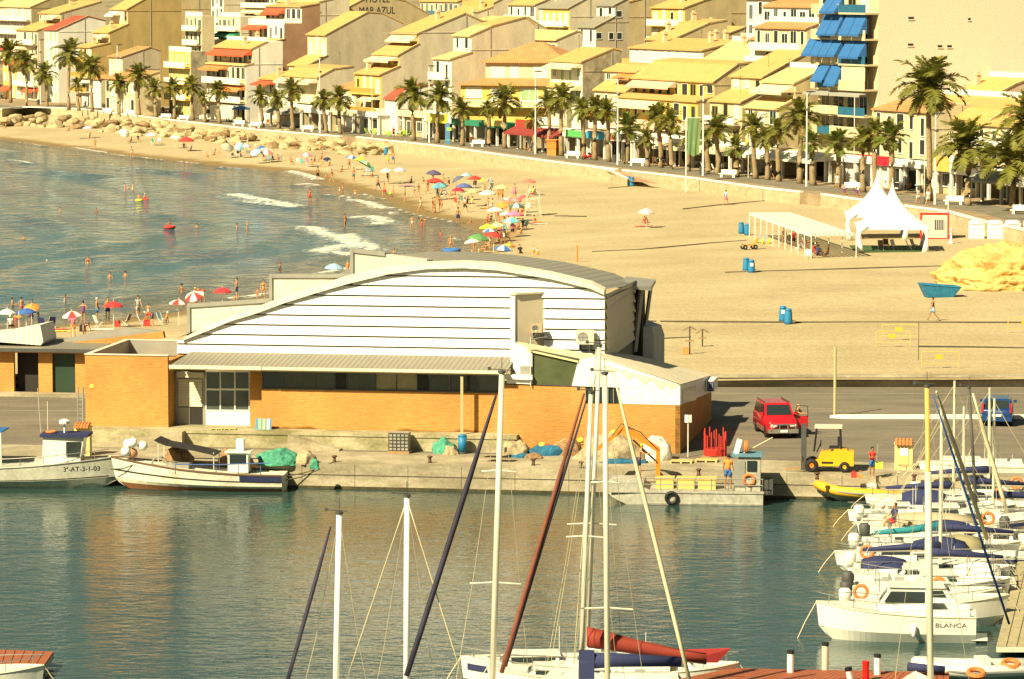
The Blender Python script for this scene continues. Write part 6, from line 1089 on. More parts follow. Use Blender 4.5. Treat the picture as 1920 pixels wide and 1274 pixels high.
for px,py,col,rz,lab in[(97,616,'navy',200,'right hand navy chair of the pair at the near shore'),(82,618,'navy',160,'left hand navy chair of the pair at the near shore'),(185,614,'white',120,'white chair draped with a pink towel'),(236,611,'brown',250,'brown framed chair beside the red bag'),(267,611,'white',90,'white chair beside the red bucket bag'),(304,609,'lightblue',60,'reclined blue chair of the sunbather with a hat'),(288,271,'green',40,'green chair under the pale green parasol'),(298,270,'lightblue',0,'pale blue chair beside the green chair'),(560,309,'white',160,'white recliner left of the pink striped parasol'),(567,310,'turq',150,'pale recliner below the pink striped parasol'),(525,303,'white',200,'white chair at the right of the far group'),(505,303,'lightblue',160,'light blue chair below the coral and white parasol'),(577,309,'pink',20,'pink chair under the pink striped parasol'),(612,307,'blue',200,'blue chair under the small navy parasol'),(697,325,'turq',190,'turquoise chair right of the green tilted parasol'),(691,327,'lightblue',150,'light blue chair right of the green tilted parasol'),(864,381,'teal',180,'grey green chair standing empty in the crowd'),(889,352,'brown',200,'brown chair behind the navy parasol'),(857,385,'red',150,'red and white chair near the water'),(841,368,'grey',120,'grey chair left of the dark red parasol'),(832,369,'brown',100,'brown chair left of the grey chair'),(993,395,'white',150,'white chair under the lifeguard tower'),(984,430,'turq',230,'turquoise chair right of the white table'),(954,432,'white',180,'white chair beneath the turquoise parasol'),(1216,424,'brown',130,'brown folding chair under the pink and white parasol'),(920,357,'teal',200,'blue grey chair below the small red and teal parasol'),(447,292,'black',180,'dark chair under the steeply tilted parasol'),(465,293,'grey',180,'grey chair under the lilac parasol'),(947,437,'lightblue',160,'light blue chair left of the white table')]:
 bchair(at(px,py),lab,col,rz)
rg=random.Random(11)
SIT=[(345,282,'black','left sitter in black under the far red parasol'),(358,282,'navy','right sitter in navy under the far red parasol'),(168,259,'red','sitter in red under the lilac parasol'),(245,267,'purple','left of two sitters right of the white tilted parasol'),(259,267,'navy','right of two sitters right of the white tilted parasol'),(452,294,'navy','sitter in navy under the steeply tilted parasol'),(470,296,'red','sitter in red near the lilac parasol'),(494,300,'navy','sitter in navy under the deep blue parasol'),(512,300,'purple','sitter in purple right of the coral and white parasol'),(522,301,'red','sitter in red at the right of the far group'),(589,304,'red','sitter in red under the pink striped parasol'),(585,310,'orange','sitter in orange low beside the pink chair'),(617,311,'orange','sitter in orange before the small navy parasol'),(607,313,'yellow','sitter leaning left of the blue chair'),(689,318,'white','sitter in white right of the green tilted parasol'),(812,341,'black','sitter in black under the dark purple parasol'),(832,345,'brown','sitter with a brown hat behind the red and white parasol'),(842,346,'black','sitter in black right of the red and white parasol'),(821,370,'black','sitter in black under the blue and green parasol'),(834,364,'teal','sitter in teal by the brown chair'),(853,366,'orange','sitter in orange under the navy parasol'),(909,358,'red','sitter in red under the small yellow parasol'),(918,358,'black','sitter in black beneath the small red and teal parasol'),(876,382,'brown','sitter in brown beside the empty grey green chair'),(914,385,'brown','sunbather lying left of the person in white'),(957,398,'orange','sitter in orange under the dark green parasol'),(970,402,'black','sitter in black below the dark green parasol'),(979,402,'orange','sitter in orange right of the dark green parasol'),(982,398,'red','sitter in red beside the lifeguard tower leg'),(913,417,'red','left sitter in red below the mint parasol'),(920,415,'black','sitter in black below the mint parasol'),(945,417,'purple','sitter in purple below the white parasol'),(951,420,'red','sitter in red below the pink parasol'),(973,434,'red','sitter in dark red right of the turquoise parasol'),(981,432,'navy','sitter in navy right of the turquoise parasol'),(976,440,'black','sitter in black before the turquoise chair'),(965,432,'brown','sitter in brown under the turquoise parasol'),(912,428,'orange','sitter in orange behind the lemon parasol'),(938,440,'orange','sitter in orange right of the lemon parasol'),(941,441,'navy','sitter in navy right of the red parasol by the water'),(935,455,'black','sitter in black under the red parasol by the water'),(948,453,'orange','sunbather reaching over a towel right of the red parasol'),(910,468,'black','sitter in black left of the striped parasol behind the roof'),(918,470,'white','sitter in white left of the striped parasol behind the roof'),(1004,418,'orange','sunbather on a towel right of the lifeguard tower'),(1210,421,'red','sunbather on a red lounger under the pink and white parasol'),(367,571,'red','sitter in red before the white tilted parasol'),(30,607,'red','sitter under the royal blue parasol'),(545,309,'orange','sunbather on the sand left of the pale recliner'),(640,323,'orange','sunbather lying left of the yellow parasol')]
for px,py,c_,lab in SIT:person(at(px,py),lab,rg.choice(['ground','sit','ground']),rg.choice([-90,-60,90,30,150]),1.62,rg.choice([0,0,1]),rg.choice('ddbl'),(rg.choice(['swimsuit:','trunks:','shirt:'])+c_,),'people sitting among the parasols')
def towel(px,py,c_,lab,rz=10,L=1.9,w=.9):
 mb=MB();n=8;rt=random.Random(px)
 vs=[(-L/2+L*i/n,s_*w/2,.03+rt.uniform(0,.05))for i in range(n+1)for s_ in(-1,1)];mb.add(vs,[(2*i,2*i+2,2*i+3,2*i+1)for i in range(n)]);o=mb.build('towel',cloth(CC[c_]));p=at(px,py);o.location=p;o.rotation_euler.z=R(rz);tag(o,lab,'towel')
for t_ in[(760,344,'black','black towel under the lone person in black'),(760,349,'pink','pink towel left of the crowd'),(770,350,'purple','purple towel left of the crowd'),(160,260,'navy','navy towel under the lilac parasol'),(1000,419,'red','red towel right of the lifeguard tower'),(1010,421,'white','white towel right of the lifeguard tower'),(108,619,'red','red towel on the near shore'),(98,622,'lightblue','pale blue towel on the near shore'),(190,619,'white','white towel on the near shore'),(690,330,'navy','navy towel under the sunbather by the light blue chairs'),(718,341,'pink','pink towel before the pale grey green parasol'),(914,391,'orange','orange towel left of the person in white'),(1206,425,'red','red mat under the pink and white parasol'),(122,622,'yellow','yellow towel on the near shore'),(648,318,'orange','orange towel left of the yellow parasol'),(925,473,'white','white towel behind the hall roof')]:towel(*t_)
def bag(px,py,c_,lab,w=.35,h=.35):mb=MB();mb.box(-w/2,w/2,-w/3,w/3,0,h*.8);mb.box(-w/2.3,w/2.3,-w/3.6,w/3.6,h*.8,h);mb.tube([(-w/4,0,h),(-w/5,0,h+.14),(w/5,0,h+.14),(w/4,0,h)],.015,4);o=mb.build('beach_bag',cloth(CC[c_]));o.location=at(px,py);tag(o,lab,'bag')
bag(220,613,'red','red bag between the near chairs',.45,.45);bag(275,612,'red','red bag beside the white chair',.5,.5);bag(155,622,'black','dark bag beside the person in navy',.45,.5);bag(436,292,'navy','small dark bag left of the steeply tilted parasol');bag(412,289,'orange','small orange bag on the far sand',.3,.4)
def lifeguard(px,py,h,lab,plab,seat_w=1.5):
 b_=at(px,py);o=root('lifeguard_tower',b_,lab,'lifeguard chair')
 for sx in(-1,1):
  for sy in(-1,1):mb=MB();mb.tube([(sx*seat_w*.6,sy*.6,0),(sx*seat_w*.42,sy*.4,h)],.07,4);mb.build('leg',OFFW,o)
 mb=MB();mb.box(-seat_w*.5,seat_w*.5,-.5,.5,h-.06,h+.02);mb.build('platform',OFFW,o)
 mb=MB();mb.box(-seat_w*.5,-seat_w*.45,-.45,.45,h+.02,h+.75);mb.box(seat_w*.45,seat_w*.5,-.45,.45,h+.02,h+.75);mb.box(-.45,.45,.3,.36,h+.3,h+1.0);mb.build('seat',OFFW,o)
 mb=MB()
 for i in range(5):mb.box(-.3,.3,-.66+i*.03,-.6+i*.03,.3+i*.4,.35+i*.4)
 mb.build('ladder',OFFW,o);person(b_+Vector((0,0,h+.02)),plab,'sit',-60,1.6,1,'d',('shirt:lime','shorts:red'))
lifeguard(999,406,2.1,'tall pale lifeguard tower at the right of the crowd','lifeguard in a lime vest on the tall tower');lifeguard(457,287,1.9,'low lifeguard tower below the boulders','lifeguard in yellow on the far low tower',1.4)
#things on the sand
BLUEB=mat('blue_plastic',(.02,.20,.42),.5,var=.1)
def blue_bin(loc,lab,label_side=False):
 o=root('litter_bin',loc,lab,'litter bin','blue litter bins on the sand')
 mb=MB();mb.lathe([(.30,0),(.31,.1),(.29,.8),(.25,.95),(.24,1.02)],14);mb.build('drum',BLUEB,o,True)
 mb=MB();mb.lathe([(.27,1.0),(.27,1.07),(.18,1.16),(.05,1.17)],14);mb.build('lid',BLUEB,o,True)
 mb=MB();mb.lathe([(.315,.09),(.32,.12),(.315,.15)],14);mb.build('band',mat('dark_blue_band',(.01,.09,.22),.5),o)
 if label_side:mb=MB();mb.box(-.14,.14,-.31,-.29,.6,.88);mb.build('sticker',WHITE,o)
for px,py,lab,st in[(1179,348,'left blue bin at the foot of the ramp',True),(1185,350,'right leaning blue bin at the foot of the ramp',False),(1472,377,'blue bin alone left of the beach gap',False),(1555,381,'blue bin standing in the beach gap',False),(1390,438,'left blue bin behind the pergola corner',False),(1401,441,'right blue bin behind the pergola corner',False),(1399,508,'left blue bin in the pair before the pergola',False),(1409,512,'blue bin with a white sticker in the pair before the pergola',True),(1468,603,'blue bin with a white sticker in the nearest pair',True),(1478,608,'foremost blue bin of the nearest pair',False),(724,291,'blue bin beside the two walkers',False)]:blue_bin(at(px,py),lab,st)
o=root('litter_bin',P(867,851,QZ),'tall blue bin on the quay beside the tan pole','litter bin');mb=MB();mb.lathe([(.24,.12),(.24,.95)],14);mb.build('drum',BLUEB,o,True);mb=MB();mb.lathe([(.25,.95),(.25,1.02),(.1,1.08)],14);mb.build('lid',BLUEB,o,True);mb=MB();mb.lathe([(.25,0),(.25,.12)],14);mb.build('foot',DGREY,o)
TENT=mat('tent_cloth',(.80,.79,.76),.6,var=.04,vs=.6)
def pagoda(cx_,cy_,w,z0,eave,peak,lab,rz):
 o=root('pagoda_tent',(cx_,cy_,z0),lab,'tent','white pagoda tents on the sand',rz=rz);n=9;rings=[]
 for i in range(n):
  t=i/(n-1);k=(1-t)**2.15*.97+.03*(1-t)+.004;z=eave+(peak-eave)*t;r=[]
  for q in range(16):
   a=2*math.pi*(q+.5)/16;c,s_=math.cos(a),math.sin(a);m_=max(abs(c),abs(s_));f=(1/m_)*(1-t)+t
   r.append((w/2*k*c*f,w/2*k*s_*f,z))
  rings.append(r)
 mb=MB();mb.loft(rings,False,True);mb.build('roof',TENT,o,True)
 mb=MB();h=w/2
 for a,b_ in(((-h,-h),(h,-h)),((h,-h),(h,h)),((h,h),(-h,h)),((-h,h),(-h,-h))):mb.add([(*a,eave-.3),(*b_,eave-.3),(*b_,eave+.02),(*a,eave+.02)],[(0,1,2,3)])
 mb.build('valance',TENT,o)
 for sx in(-1,1):
  for sy in(-1,1):
   mb=MB();mb.tube([(sx*h*.98,sy*h*.98,0),(sx*h*.98,sy*h*.98,eave)],.05,6);lg=mb.build('leg',WHITE,o)
   mb=MB();rr=[]
   for t,ww in((0,.42),(.3,.28),(.62,.13),(.8,.3),(1,.75)):
    z=eave*t;rr.append([(sx*(h-.05)-sx*ww*.55+ww*.75*math.cos(2*math.pi*k/9)*(1+.25*(k%2)),sy*(h-.05)+.22*ww*math.sin(2*math.pi*k/9)*2,z)for k in range(9)])
   mb.loft(rr);mb.build('tied_curtain',TENT,lg,True)
tp=at(1679,474);pagoda(tp.x,tp.y+3.2,6.6,tp.z,2.45,6.9,'nearer white pagoda tent with curtains tied at its legs',R(-4));tq=at(1650,452);pagoda(tq.x+.1,tq.y+4.4,6.0,tq.z,2.5,6.9,'farther white pagoda tent behind the other tent',R(-4))
mb=MB();mb.box(-3.4,3.4,-3,5.5,0.0,.06);o=mb.build('green_carpet',mat('green_carpet',(.05,.10,.03),.95,var=.3));o.location=(tp.x-.2,tp.y+3.0,tp.z+.02);tag(o,'dark green carpet laid under the pagoda tents','carpet')
for i,(dx,dy)in enumerate([(-1.2,2),(.2,3),(1.6,2.4),(2.2,4),(-.4,4.6)]):bchair((tp.x+dx,tp.y+dy,tp.z+.08),['leftmost','second','middle','rearmost right','rearmost'][i]+' chair in the shade of the nearer tent','white' if i%2 else 'brown',40*i)
pa,pb,pc=at(1405,445),at(1521,485),at(1596,480)
po=root('pergola',pa,'long white slatted pergola with many thin posts','pergola',rz=math.atan2(pb.y-pa.y,pb.x-pa.x));Lp=(pb-pa).length;ux=(pb-pa).normalized();wv=pc-pb;Wp=abs(wv.x*-ux.y+wv.y*ux.x);skew=wv.x*ux.x+wv.y*ux.y
NP=11;hp=2.35
for i in range(NP):
 x=Lp*i/(NP-1)
 mb=MB();mb.tube([(x,0,-.1),(x,0,hp)],.045,5);mb.build('post',WHITE,po)
 if i%2==0:mb=MB();mb.tube([(x+skew*0,Wp,-.1),(x,Wp,hp)],.045,5);mb.build('post',WHITE,po)
 mb=MB();mb.box(x-.04,x+.04,0,Wp,hp,hp+.12);mb.build('cross_beam',WHITE,po)
mb=MB();mb.box(0,Lp,-.05,.05,hp-.1,hp+.1);mb.build('beam',WHITE,po);mb=MB();mb.box(0,Lp,Wp-.05,Wp+.05,hp-.1,hp+.1);mb.build('beam',WHITE,po)
for i in range(9):mb=MB();y=Wp*(i+.2)/9;mb.box(-.1,Lp+.1,y,y+Wp/9*.55,hp+.121,hp+.15);mb.build('slat',WHITEP,po)
mb=MB();mb.box(-.5,Lp+.5,-.4,Wp+.4,.02,.08);mb.build('floor_mat',mat('pale_floor_mat',(.52,.42,.22),.9),po)
def pl(x,y):v=Matrix.Translation(po.location)@Matrix.Rotation(po.rotation_euler.z,4,'Z')@Vector((x,y,.09));return v
for x,y,pose,face,w_,lab in[(Lp*.42,1,'stand',20,('trunks:orange',),'bather standing at the middle posts of the pergola'),(Lp*.52,1.3,'stand',0,('shirt:red','shorts:black'),'person in red and black standing inside the pergola'),(Lp*.8,.7,'akimbo',160,('swimsuit:red',),'woman in red standing near the pergola end'),(Lp*.86,1.5,'sit',90,('shirt:grey','shorts:navy'),'person in grey sitting at the pergola end'),(Lp*.9,.9,'sit',90,('shirt:red','shorts:brown'),'person in dark red sitting under the pergola'),(Lp*.96,1.8,'sit',-90,('shirt:brown','shorts:black'),'person in brown sitting under the pergola'),(Lp*.97,.8,'sit',-60,('shirt:navy','shorts:navy'),'person in navy sitting beside the white plastic chair')]:
 person(pl(x,y),lab,pose,face,1.68,1,'d',w_)
for i,(x,y,c_)in enumerate([(Lp*.98,-.1,'white'),(Lp*.88,1.4,'brown'),(Lp*.72,1.2,'grey'),(Lp*.6,2,'grey'),(Lp*.35,1.8,'grey'),(Lp*.66,.8,'white')]):bchair(pl(x,y),['white plastic chair at the near corner of the pergola','brown chair under the near end of the pergola','grey chair by the woman in red','grey chair in the middle of the pergola','grey chair at the far end of the pergola','white chair in the middle of the pergola'][i],c_,50*i)
o=root('beach_buggy',at(1404,468),'orange and black beach wheelchair beside the pergola','beach wheelchair',rz=.3)
for i,(x,y)in enumerate(((-.5,-.35),(.55,-.35),(-.5,.35),(.55,.35))):mb=MB();mb.torus((x,y,.24),.17,.08,'y',12,6);mb.build('wheel',BLACK,o)
mb=MB();mb.add([(-.7,-.3,.42),(.5,-.3,.5),(.5,.3,.5),(-.7,.3,.42),(-.7,-.3,.34),(.5,-.3,.4),(.5,.3,.4),(-.7,.3,.34)],[(0,1,2,3),(7,6,5,4),(0,4,5,1),(2,6,7,3),(1,5,6,2),(0,3,7,4)]);mb.build('seat',cloth(CC['orange']),o);mb=MB();mb.add([(.4,-.3,.5),(.9,-.3,1.15),(.9,.3,1.15),(.4,.3,.5),(.48,-.3,.46),(.98,-.3,1.1),(.98,.3,1.1),(.48,.3,.46)],[(0,1,2,3),(7,6,5,4),(0,4,5,1),(2,6,7,3),(1,5,6,2),(0,3,7,4)]);mb.build('backrest',cloth(CC['orange']),o)
for px,py,lab in((1425,456,'left yellow wheeled float'),(1436,458,'right yellow wheeled float')):
 o=root('beach_cart',at(px,py),lab+' at the pergola corner','beach cart')
 for s_ in(-1,1):mb=MB();mb.torus((s_*.3,0,.25),.14,.12,'x',12,6);mb.build('wheel',cloth(CC['yellow']),o)
 mb=MB();mb.box(-.2,.2,-.15,.15,.3,.95);mb.build('seat',cloth(CC['grey']),o)
c0=at(1752,449);o=root('site_container',c0,'white site container with a red frame and barred window','container',rz=R(-6));W_=2.75
mb=MB();mb.box(-W_/2,W_/2,0,3.2,.1,2.5);mb.build('wall',mat('container_panel',(.62,.57,.44),.6),o)
RF=paint((.50,.025,.02),.5)
for a in((-W_/2-.05,-W_/2+.12,-.06,.1,0,2.62),(W_/2-.12,W_/2+.05,-.06,.1,0,2.62),(-W_/2+.12,W_/2-.12,-.06,.1,2.45,2.62),(-W_/2+.12,W_/2-.12,-.06,.1,0,.14),(W_/2-.03,W_/2+.05,.1,3.2,2.45,2.62),(W_/2-.03,W_/2+.05,.1,3.2,0,.14)):mb=MB();mb.box(*a);mb.build('frame_bar',RF,o)
mb=MB();mb.box(-.05,.95,-.03,.01,.95,1.95);w_=mb.build('window',GLASSD,o)
for i in range(6):mb=MB();mb.box(-.02+i*.18,.02+i*.18,-.08,-.05,.95,1.95);mb.build('window_bar',WHITE,w_)
def toilet(px,py,lab):
 o=root('portable_toilet',at(px,py),lab,'portable toilet','white portable toilets',rz=R(-4));T=mat('white_plastic',(.78,.77,.73),.45,var=.05)
 mb=MB();mb.box(-.75,.75,0,1.3,0,1.55);mb.build('cabin',T,o);mb=MB();mb.loft([[(-.75,0,1.55),(.75,0,1.55),(.75,1.3,1.55),(-.75,1.3,1.55)],[(-.72,.06,1.68),(.72,.06,1.68),(.72,1.24,1.68),(-.72,1.24,1.68)],[(-.45,.3,1.8),(.45,.3,1.8),(.45,1,1.8),(-.45,1,1.8)]]);mb.build('roof',T,o,True)
 for x0,x1,z0,z1 in((-.55,.55,.95,1.35),(-.55,.55,.3,.85)):mb=MB();mb.box(x0,x1,-.04,0,z0,z1);mb.build('moulded_panel',T,o)
 mb=MB();mb.box(-.6,.6,-.05,-.001,1.42,1.46);mb.build('vent',GREY,o)
for i,x in enumerate((1831,1866,1899,1934)):toilet(x,448,['leftmost','second','third','last'][i]+' portable toilet behind the yellow rock')
bm=bmesh.new();bmesh.ops.create_icosphere(bm,subdivisions=6,radius=1);from mathutils import noise as mn
for v in bm.verts:
 c=v.co.copy();q=Vector((c.x*2.2,c.y*1.6,c.z*3.2));d=mn.fractal(q*1.1,1.0,2.0,5)*.34+mn.noise(Vector((c.x*2,c.y*2,c.z*9)))*.10+abs(mn.noise(q*2.7))*.16+mn.fractal(q*6,.9,2,3)*.04
 v.co=c*(1+d*.42)
me=bpy.data.meshes.new('rock');bm.to_mesh(me);bm.free()
m,n,l,b=nodes_of('layered_sandstone');b.inputs['Roughness'].default_value=.95;tc=N(n,'ShaderNodeTexCoord')
a=N(n,'ShaderNodeTexNoise');a.inputs['Scale'].default_value=2.2;a.inputs['Detail'].default_value=8;a.inputs['Roughness'].default_value=.7;mp=N(n,'ShaderNodeMapping');mp.inputs['Scale'].default_value=(1,1,2.6);l.new(tc.outputs['Object'],mp.inputs[0]);l.new(mp.outputs[0],a.inputs[0])
r=ramp(n,[(.3,(.42,.24,.07)),(.5,(.62,.40,.13)),(.7,(.62,.45,.20))]);l.new(a.outputs[0],r.inputs[0]);l.new(r.outputs[0],b.inputs['Base Color']);bu=N(n,'ShaderNodeBump');bu.inputs['Strength'].default_value=1;bu.inputs['Distance'].default_value=.14;l.new(a.outputs[0],bu.inputs['Height']);l.new(bu.outputs[0],b.inputs['Normal']);me.materials.append(m)
rp=at(1885,548);o=link('rock_outcrop',me);o.location=(rp.x+1.2,rp.y+6.2,rp.z-.2);o.scale=(6.0,5.5,3.7);tag(o,'big yellow weathered rock rising from the sand at the right','rock')
sk=root('skip',at(1762,557),'empty turquoise blue skip beside the yellow rock','skip',rz=R(8));SB=stained('worn_blue_paint',(.03,.22,.40),(.03,.16,.28),.6,1.5,(1,1,1),.2)
mb=MB();T=[(-1.6,-.9,1.05),(1.55,-.9,.8),(1.55,.9,.8),(-1.6,.9,1.05)];Bm=[(-1.15,-.7,0),(.95,-.7,0),(.95,.7,0),(-1.15,.7,0)];Ti=[(x*.95,y*.93,z)for x,y,z in T];Bi=[(x*.9,y*.9,.12)for x,y,z in Bm]
mb.add(Bm+T,[(3,2,1,0)]+[(i,(i+1)%4,4+(i+1)%4,4+i)for i in range(4)]);mb.add(Bi+Ti,[(0,1,2,3)]+[(4+i,4+(i+1)%4,(i+1)%4,i)for i in range(4)]);mb.add(T+Ti,[(i,(i+1)%4,4+(i+1)%4,4+i)for i in range(4)]);mb.build('tub',SB,sk)
mb=MB();mb.tube([(x,y,z+.02)for x,y,z in T+T[:1]],.05,5);mb.build('rim',SB,sk)
def barrier(px0,py0,px1,lab,hb=1.1,broken=False):
 a,b_=at(px0,py0),at(px1,py0+(2 if broken else 0));o=root('crowd_barrier',a,lab,'barrier','yellow crowd barriers on the sand',rz=math.atan2(b_.y-a.y,b_.x-a.x));L=(b_-a).length;Y_=mat('faded_yellow_steel',(.72,.48,.10),.5)
 mb=MB();mb.tube([(0,0,0),(0,0,hb-.08),(.1,0,hb),(L-.1,0,hb),(L,0,hb-.08),(L,0,0)],.026,5);mb.build('frame',Y_,o);mb=MB();mb.tube([(0,0,.3),(L,0,.3)],.02,5);mb.build('rail',Y_,o)
 for i in range(1,11):mb=MB();mb.tube([(L*i/11,0,.3),(L*i/11,0,hb)],.008,3);mb.build('bar',Y_,o)
 mb=MB();mb.box(L*.36,L*.56,-.03,.02,.62,.92);mb.build('plate',paint((.75,.42,.04),.6),o)
for a in[(1654,638,1722,'rear yellow barrier behind the thin post'),(1643,651,1707,'front yellow barrier left of the thin post'),(1728,691,1798,'nearest yellow barrier by the road wall'),(1890,625,1960,'yellow barrier cut by the right edge')]:barrier(*a)
def post(px,py,top,r_,lab,name,m_,cat='post',sq=False,z=None):
 b_=at(px,py)if z is None else P(px,py,z);h=PY(px,top,b_.y).z-b_.z;mb=MB()
 (mb.box(-r_,r_,-r_,r_,0,h)if sq else mb.tube([(0,0,0),(0,0,h)],r_,8));o=mb.build(name,m_);o.location=b_;return tag(o,lab,cat)
post(1722,676,605,.025,'thin dark post among the yellow barriers','thin_post',DGREY)
for px,py,tp_,lab in[(1439,365,343,'thin grey post right of the banner pole'),(1146,347,333,'first thin post by the ramp wall'),(1167,346,336,'second thin post by the ramp wall'),(1257,345,335,'short thin post beside the shower'),(1430,377,342,'tall thin post left of the wall end')]:post(px,py,tp_,.03,lab,'thin_post',GREY)
for px,py,lab in[(1247,347,'white foot shower near the banner pole'),(1448,376,'white foot shower near the wall gap'),(1783,457,'white foot shower beside the container'),(651,318,'white shower beyond the boulders')if False else(736,286,'white foot shower near the far walkers')]:
 o=root('foot_shower',at(px,py),lab,'shower');mb=MB();mb.lathe([(.3,0),(.3,.1),(.12,.14),(.10,1.25),(.16,1.3),(.16,1.4),(.05,1.5)],10);mb.build('pillar',WHITE,o,True);mb=MB();mb.tube([(-.25,0,.95),(.25,0,.95)],.04,5);mb.build('tap',STEEL,o)
b_=at(1286,362);zt3=PY(1286,221,b_.y).z-b_.z;o=root('banner_pole',b_,'tall white pole with a hanging green banner','banner');mb=MB();mb.tube([(0,0,0),(0,0,zt3)],.07,8);mb.build('pole',WHITE,o);mb=MB();mb.tube([(0,0,zt3-.05),(1.75,0,zt3+.02)],.04,5);mb.build('arm',WHITE,o)
mb=MB();nx,nz=10,14;vs=[(.14+1.55*i/nx*(1-.05*j/nz),.12*math.sin(i*1.5+j*.2)*(j/nz+.2),zt3-.08-4.5*j/nz+.12*math.sin(i*.9)*(j==nz))for j in range(nz+1)for i in range(nx+1)]
mb.add(vs,[(j*(nx+1)+i,(j+1)*(nx+1)+i,(j+1)*(nx+1)+i+1,j*(nx+1)+i+1)for j in range(nz)for i in range(nx)]);mb.build('banner',mat('green_banner_cloth',(.15,.24,.10),.8,var=.3,vs=3,stretch=(3,1,.3)),o,True)
r0,r1,r2_=P(1112,314,3.0),P(1175,335,2.2),P(1160,317,3.0);o=root('beach_ramp',(r0 .x,r0 .y,0),'paved ramp with a sloping white topped wall going down to the sand','ramp')
mb=MB();q=[P(1110,314,2.9),P(1143,320,2.75),P(1176,337,2.15)];vs=[v-Vector((r0 .x,r0 .y,0))for v in q];vb=[Vector((v.x,v.y,.8))for v in vs];tk_=Vector((.2,.35,0));al=vb+vs+[v+tk_ for v in vb]+[v+tk_ for v in vs]
mb.add(al,[(0,1,4,3),(1,2,5,4),(7,6,9,10),(8,7,10,11),(3,4,10,9),(4,5,11,10),(2,8,11,5),(0,3,9,6)]);mb.build('side_wall',STONE,o)
mb=MB();up=Vector((0,0,.12));al=[v for v in vs]+[v+up for v in vs]+[v+tk_*1.2 for v in vs]+[v+tk_*1.2+up for v in vs];mb.add(al,[(0,1,4,3),(1,2,5,4),(3,4,10,9),(4,5,11,10),(7,6,9,10),(8,7,10,11),(2,8,11,5)]);mb.build('coping',WHITEP,o)
mb=MB();w1,w2,w3,w4=P(1122,315,2.85),P(1158,320,2.8),P(1235,345,1.9),P(1180,340,1.95);mb.poly([v-Vector((r0 .x,r0 .y,0))for v in(w1,w4,w3,w2)]);mb.build('ramp_surface',stained('red_paving',(.40,.24,.14),(.32,.19,.11),sc1=1),o)
for i,(pts,lab)in enumerate([([(1238,604),(1500,605.5),(1700,605.5),(1925,606)],'long dark line lying across the sand behind the nearest bins'),([(1360,512),(1500,508),(1650,503),(1778,500)],'dark line on the sand before the tent'),([(1110,473),(1200,469),(1330,457),(1400,452)],'dark line on the sand left of the pergola'),([(1040,406),(1062,406),(1100,407)],'short dark line right of the lifeguard tower'),([(1280,393),(1340,386),(1450,376)],'dark line below the walker in pale blue'),([(1140,354),(1200,349),(1262,346)],'dark line in front of the ramp'),([(1245,636),(1295,634)],'short dark line near the exercise frames'),([(1230,604),(1180,601)],'short dark line behind the hall'),([(1722,651),(1830,652),(1925,654)],'dark line right of the thin post')]):
 mb=MB();w=[at(x,y,.05)for x,y in pts];mb.tube([v-w[0]for v in w],.055,4);o=mb.build('rope',mat('dark_brown',(.10,.08,.05),.9));o.location=w[0];tag(o,lab,'rope')  # thin dark tubes laid flat along the dark lines on the sand
for px,py,k,lab in((1293,664,1,'wooden exercise frame with two seats behind the hall'),(1317,650,.6,'smaller exercise frame to the right of the wooden one')):
 o=root('exercise_frame',at(px,py),lab,'exercise frame');h=1.7*k+.2
 mb=MB();mb.tube([(0,0,0),(0,0,h)],.05,6);mb.build('pillar',DGREY,o);mb=MB();mb.tube([(-.45,0,h-.3),(0,0,h),(.45,0,h-.25)],.035,5);mb.build('handle',mat('brown_steel',(.20,.12,.06),.6),o);mb=MB();mb.box(-.3,.3,-.15,.15,h*.45,h*.5);mb.build('seat',WOOD,o)
 if k==1:mb=MB();mb.box(-.45,-.05,-.25,.05,0,.45);mb.build('base_cone',mat('orange_timber',(.55,.27,.06),.7),o)
post(1082,492,460,.09,'orange marker post behind the hall roof','marker_post',paint((.70,.25,.05),.6))
for px,py,lab in((1000,474,'left orange and white cone behind the hall roof'),(1007,478,'right orange cone behind the hall roof')):
 o=root('traffic_cone',at(px,py),lab,'traffic cone','cones behind the roof');mb=MB();mb.lathe([(.26,0),(.26,.05)],4);mb.build('base',cloth(CC['orange']),o);mb=MB();mb.lathe([(.18,.05),(.12,.35)],10);mb.build('cone',cloth(CC['orange']),o);mb=MB();mb.lathe([(.12,.351),(.085,.5)],10);mb.build('band',WHITE,o);mb=MB();mb.lathe([(.085,.501),(.03,.8)],10);mb.build('tip',cloth(CC['orange']),o)
o=root('paddle_board',at(759,288),'blue and white board standing upright on the sand','paddle board');mb=MB();mb.loft([[(-.1,-.04,0),(.1,-.04,0),(.1,.04,0),(-.1,.04,0)],[(-.36,-.06,.5),(.36,-.06,.5),(.36,.06,.5),(-.36,.06,.5)],[(-.36,-.06,1.3),(.36,-.06,1.3),(.36,.06,1.3),(-.36,.06,1.3)],[(-.08,-.04,1.9),(.08,-.04,1.9),(.08,.04,1.9),(-.08,.04,1.9)]]);mb.build('board',WHITE,o);mb=MB();mb.box(-.12,.12,-.08,-.061,.3,1.5);mb.build('blue_stripe',cloth(CC['blue']),o)
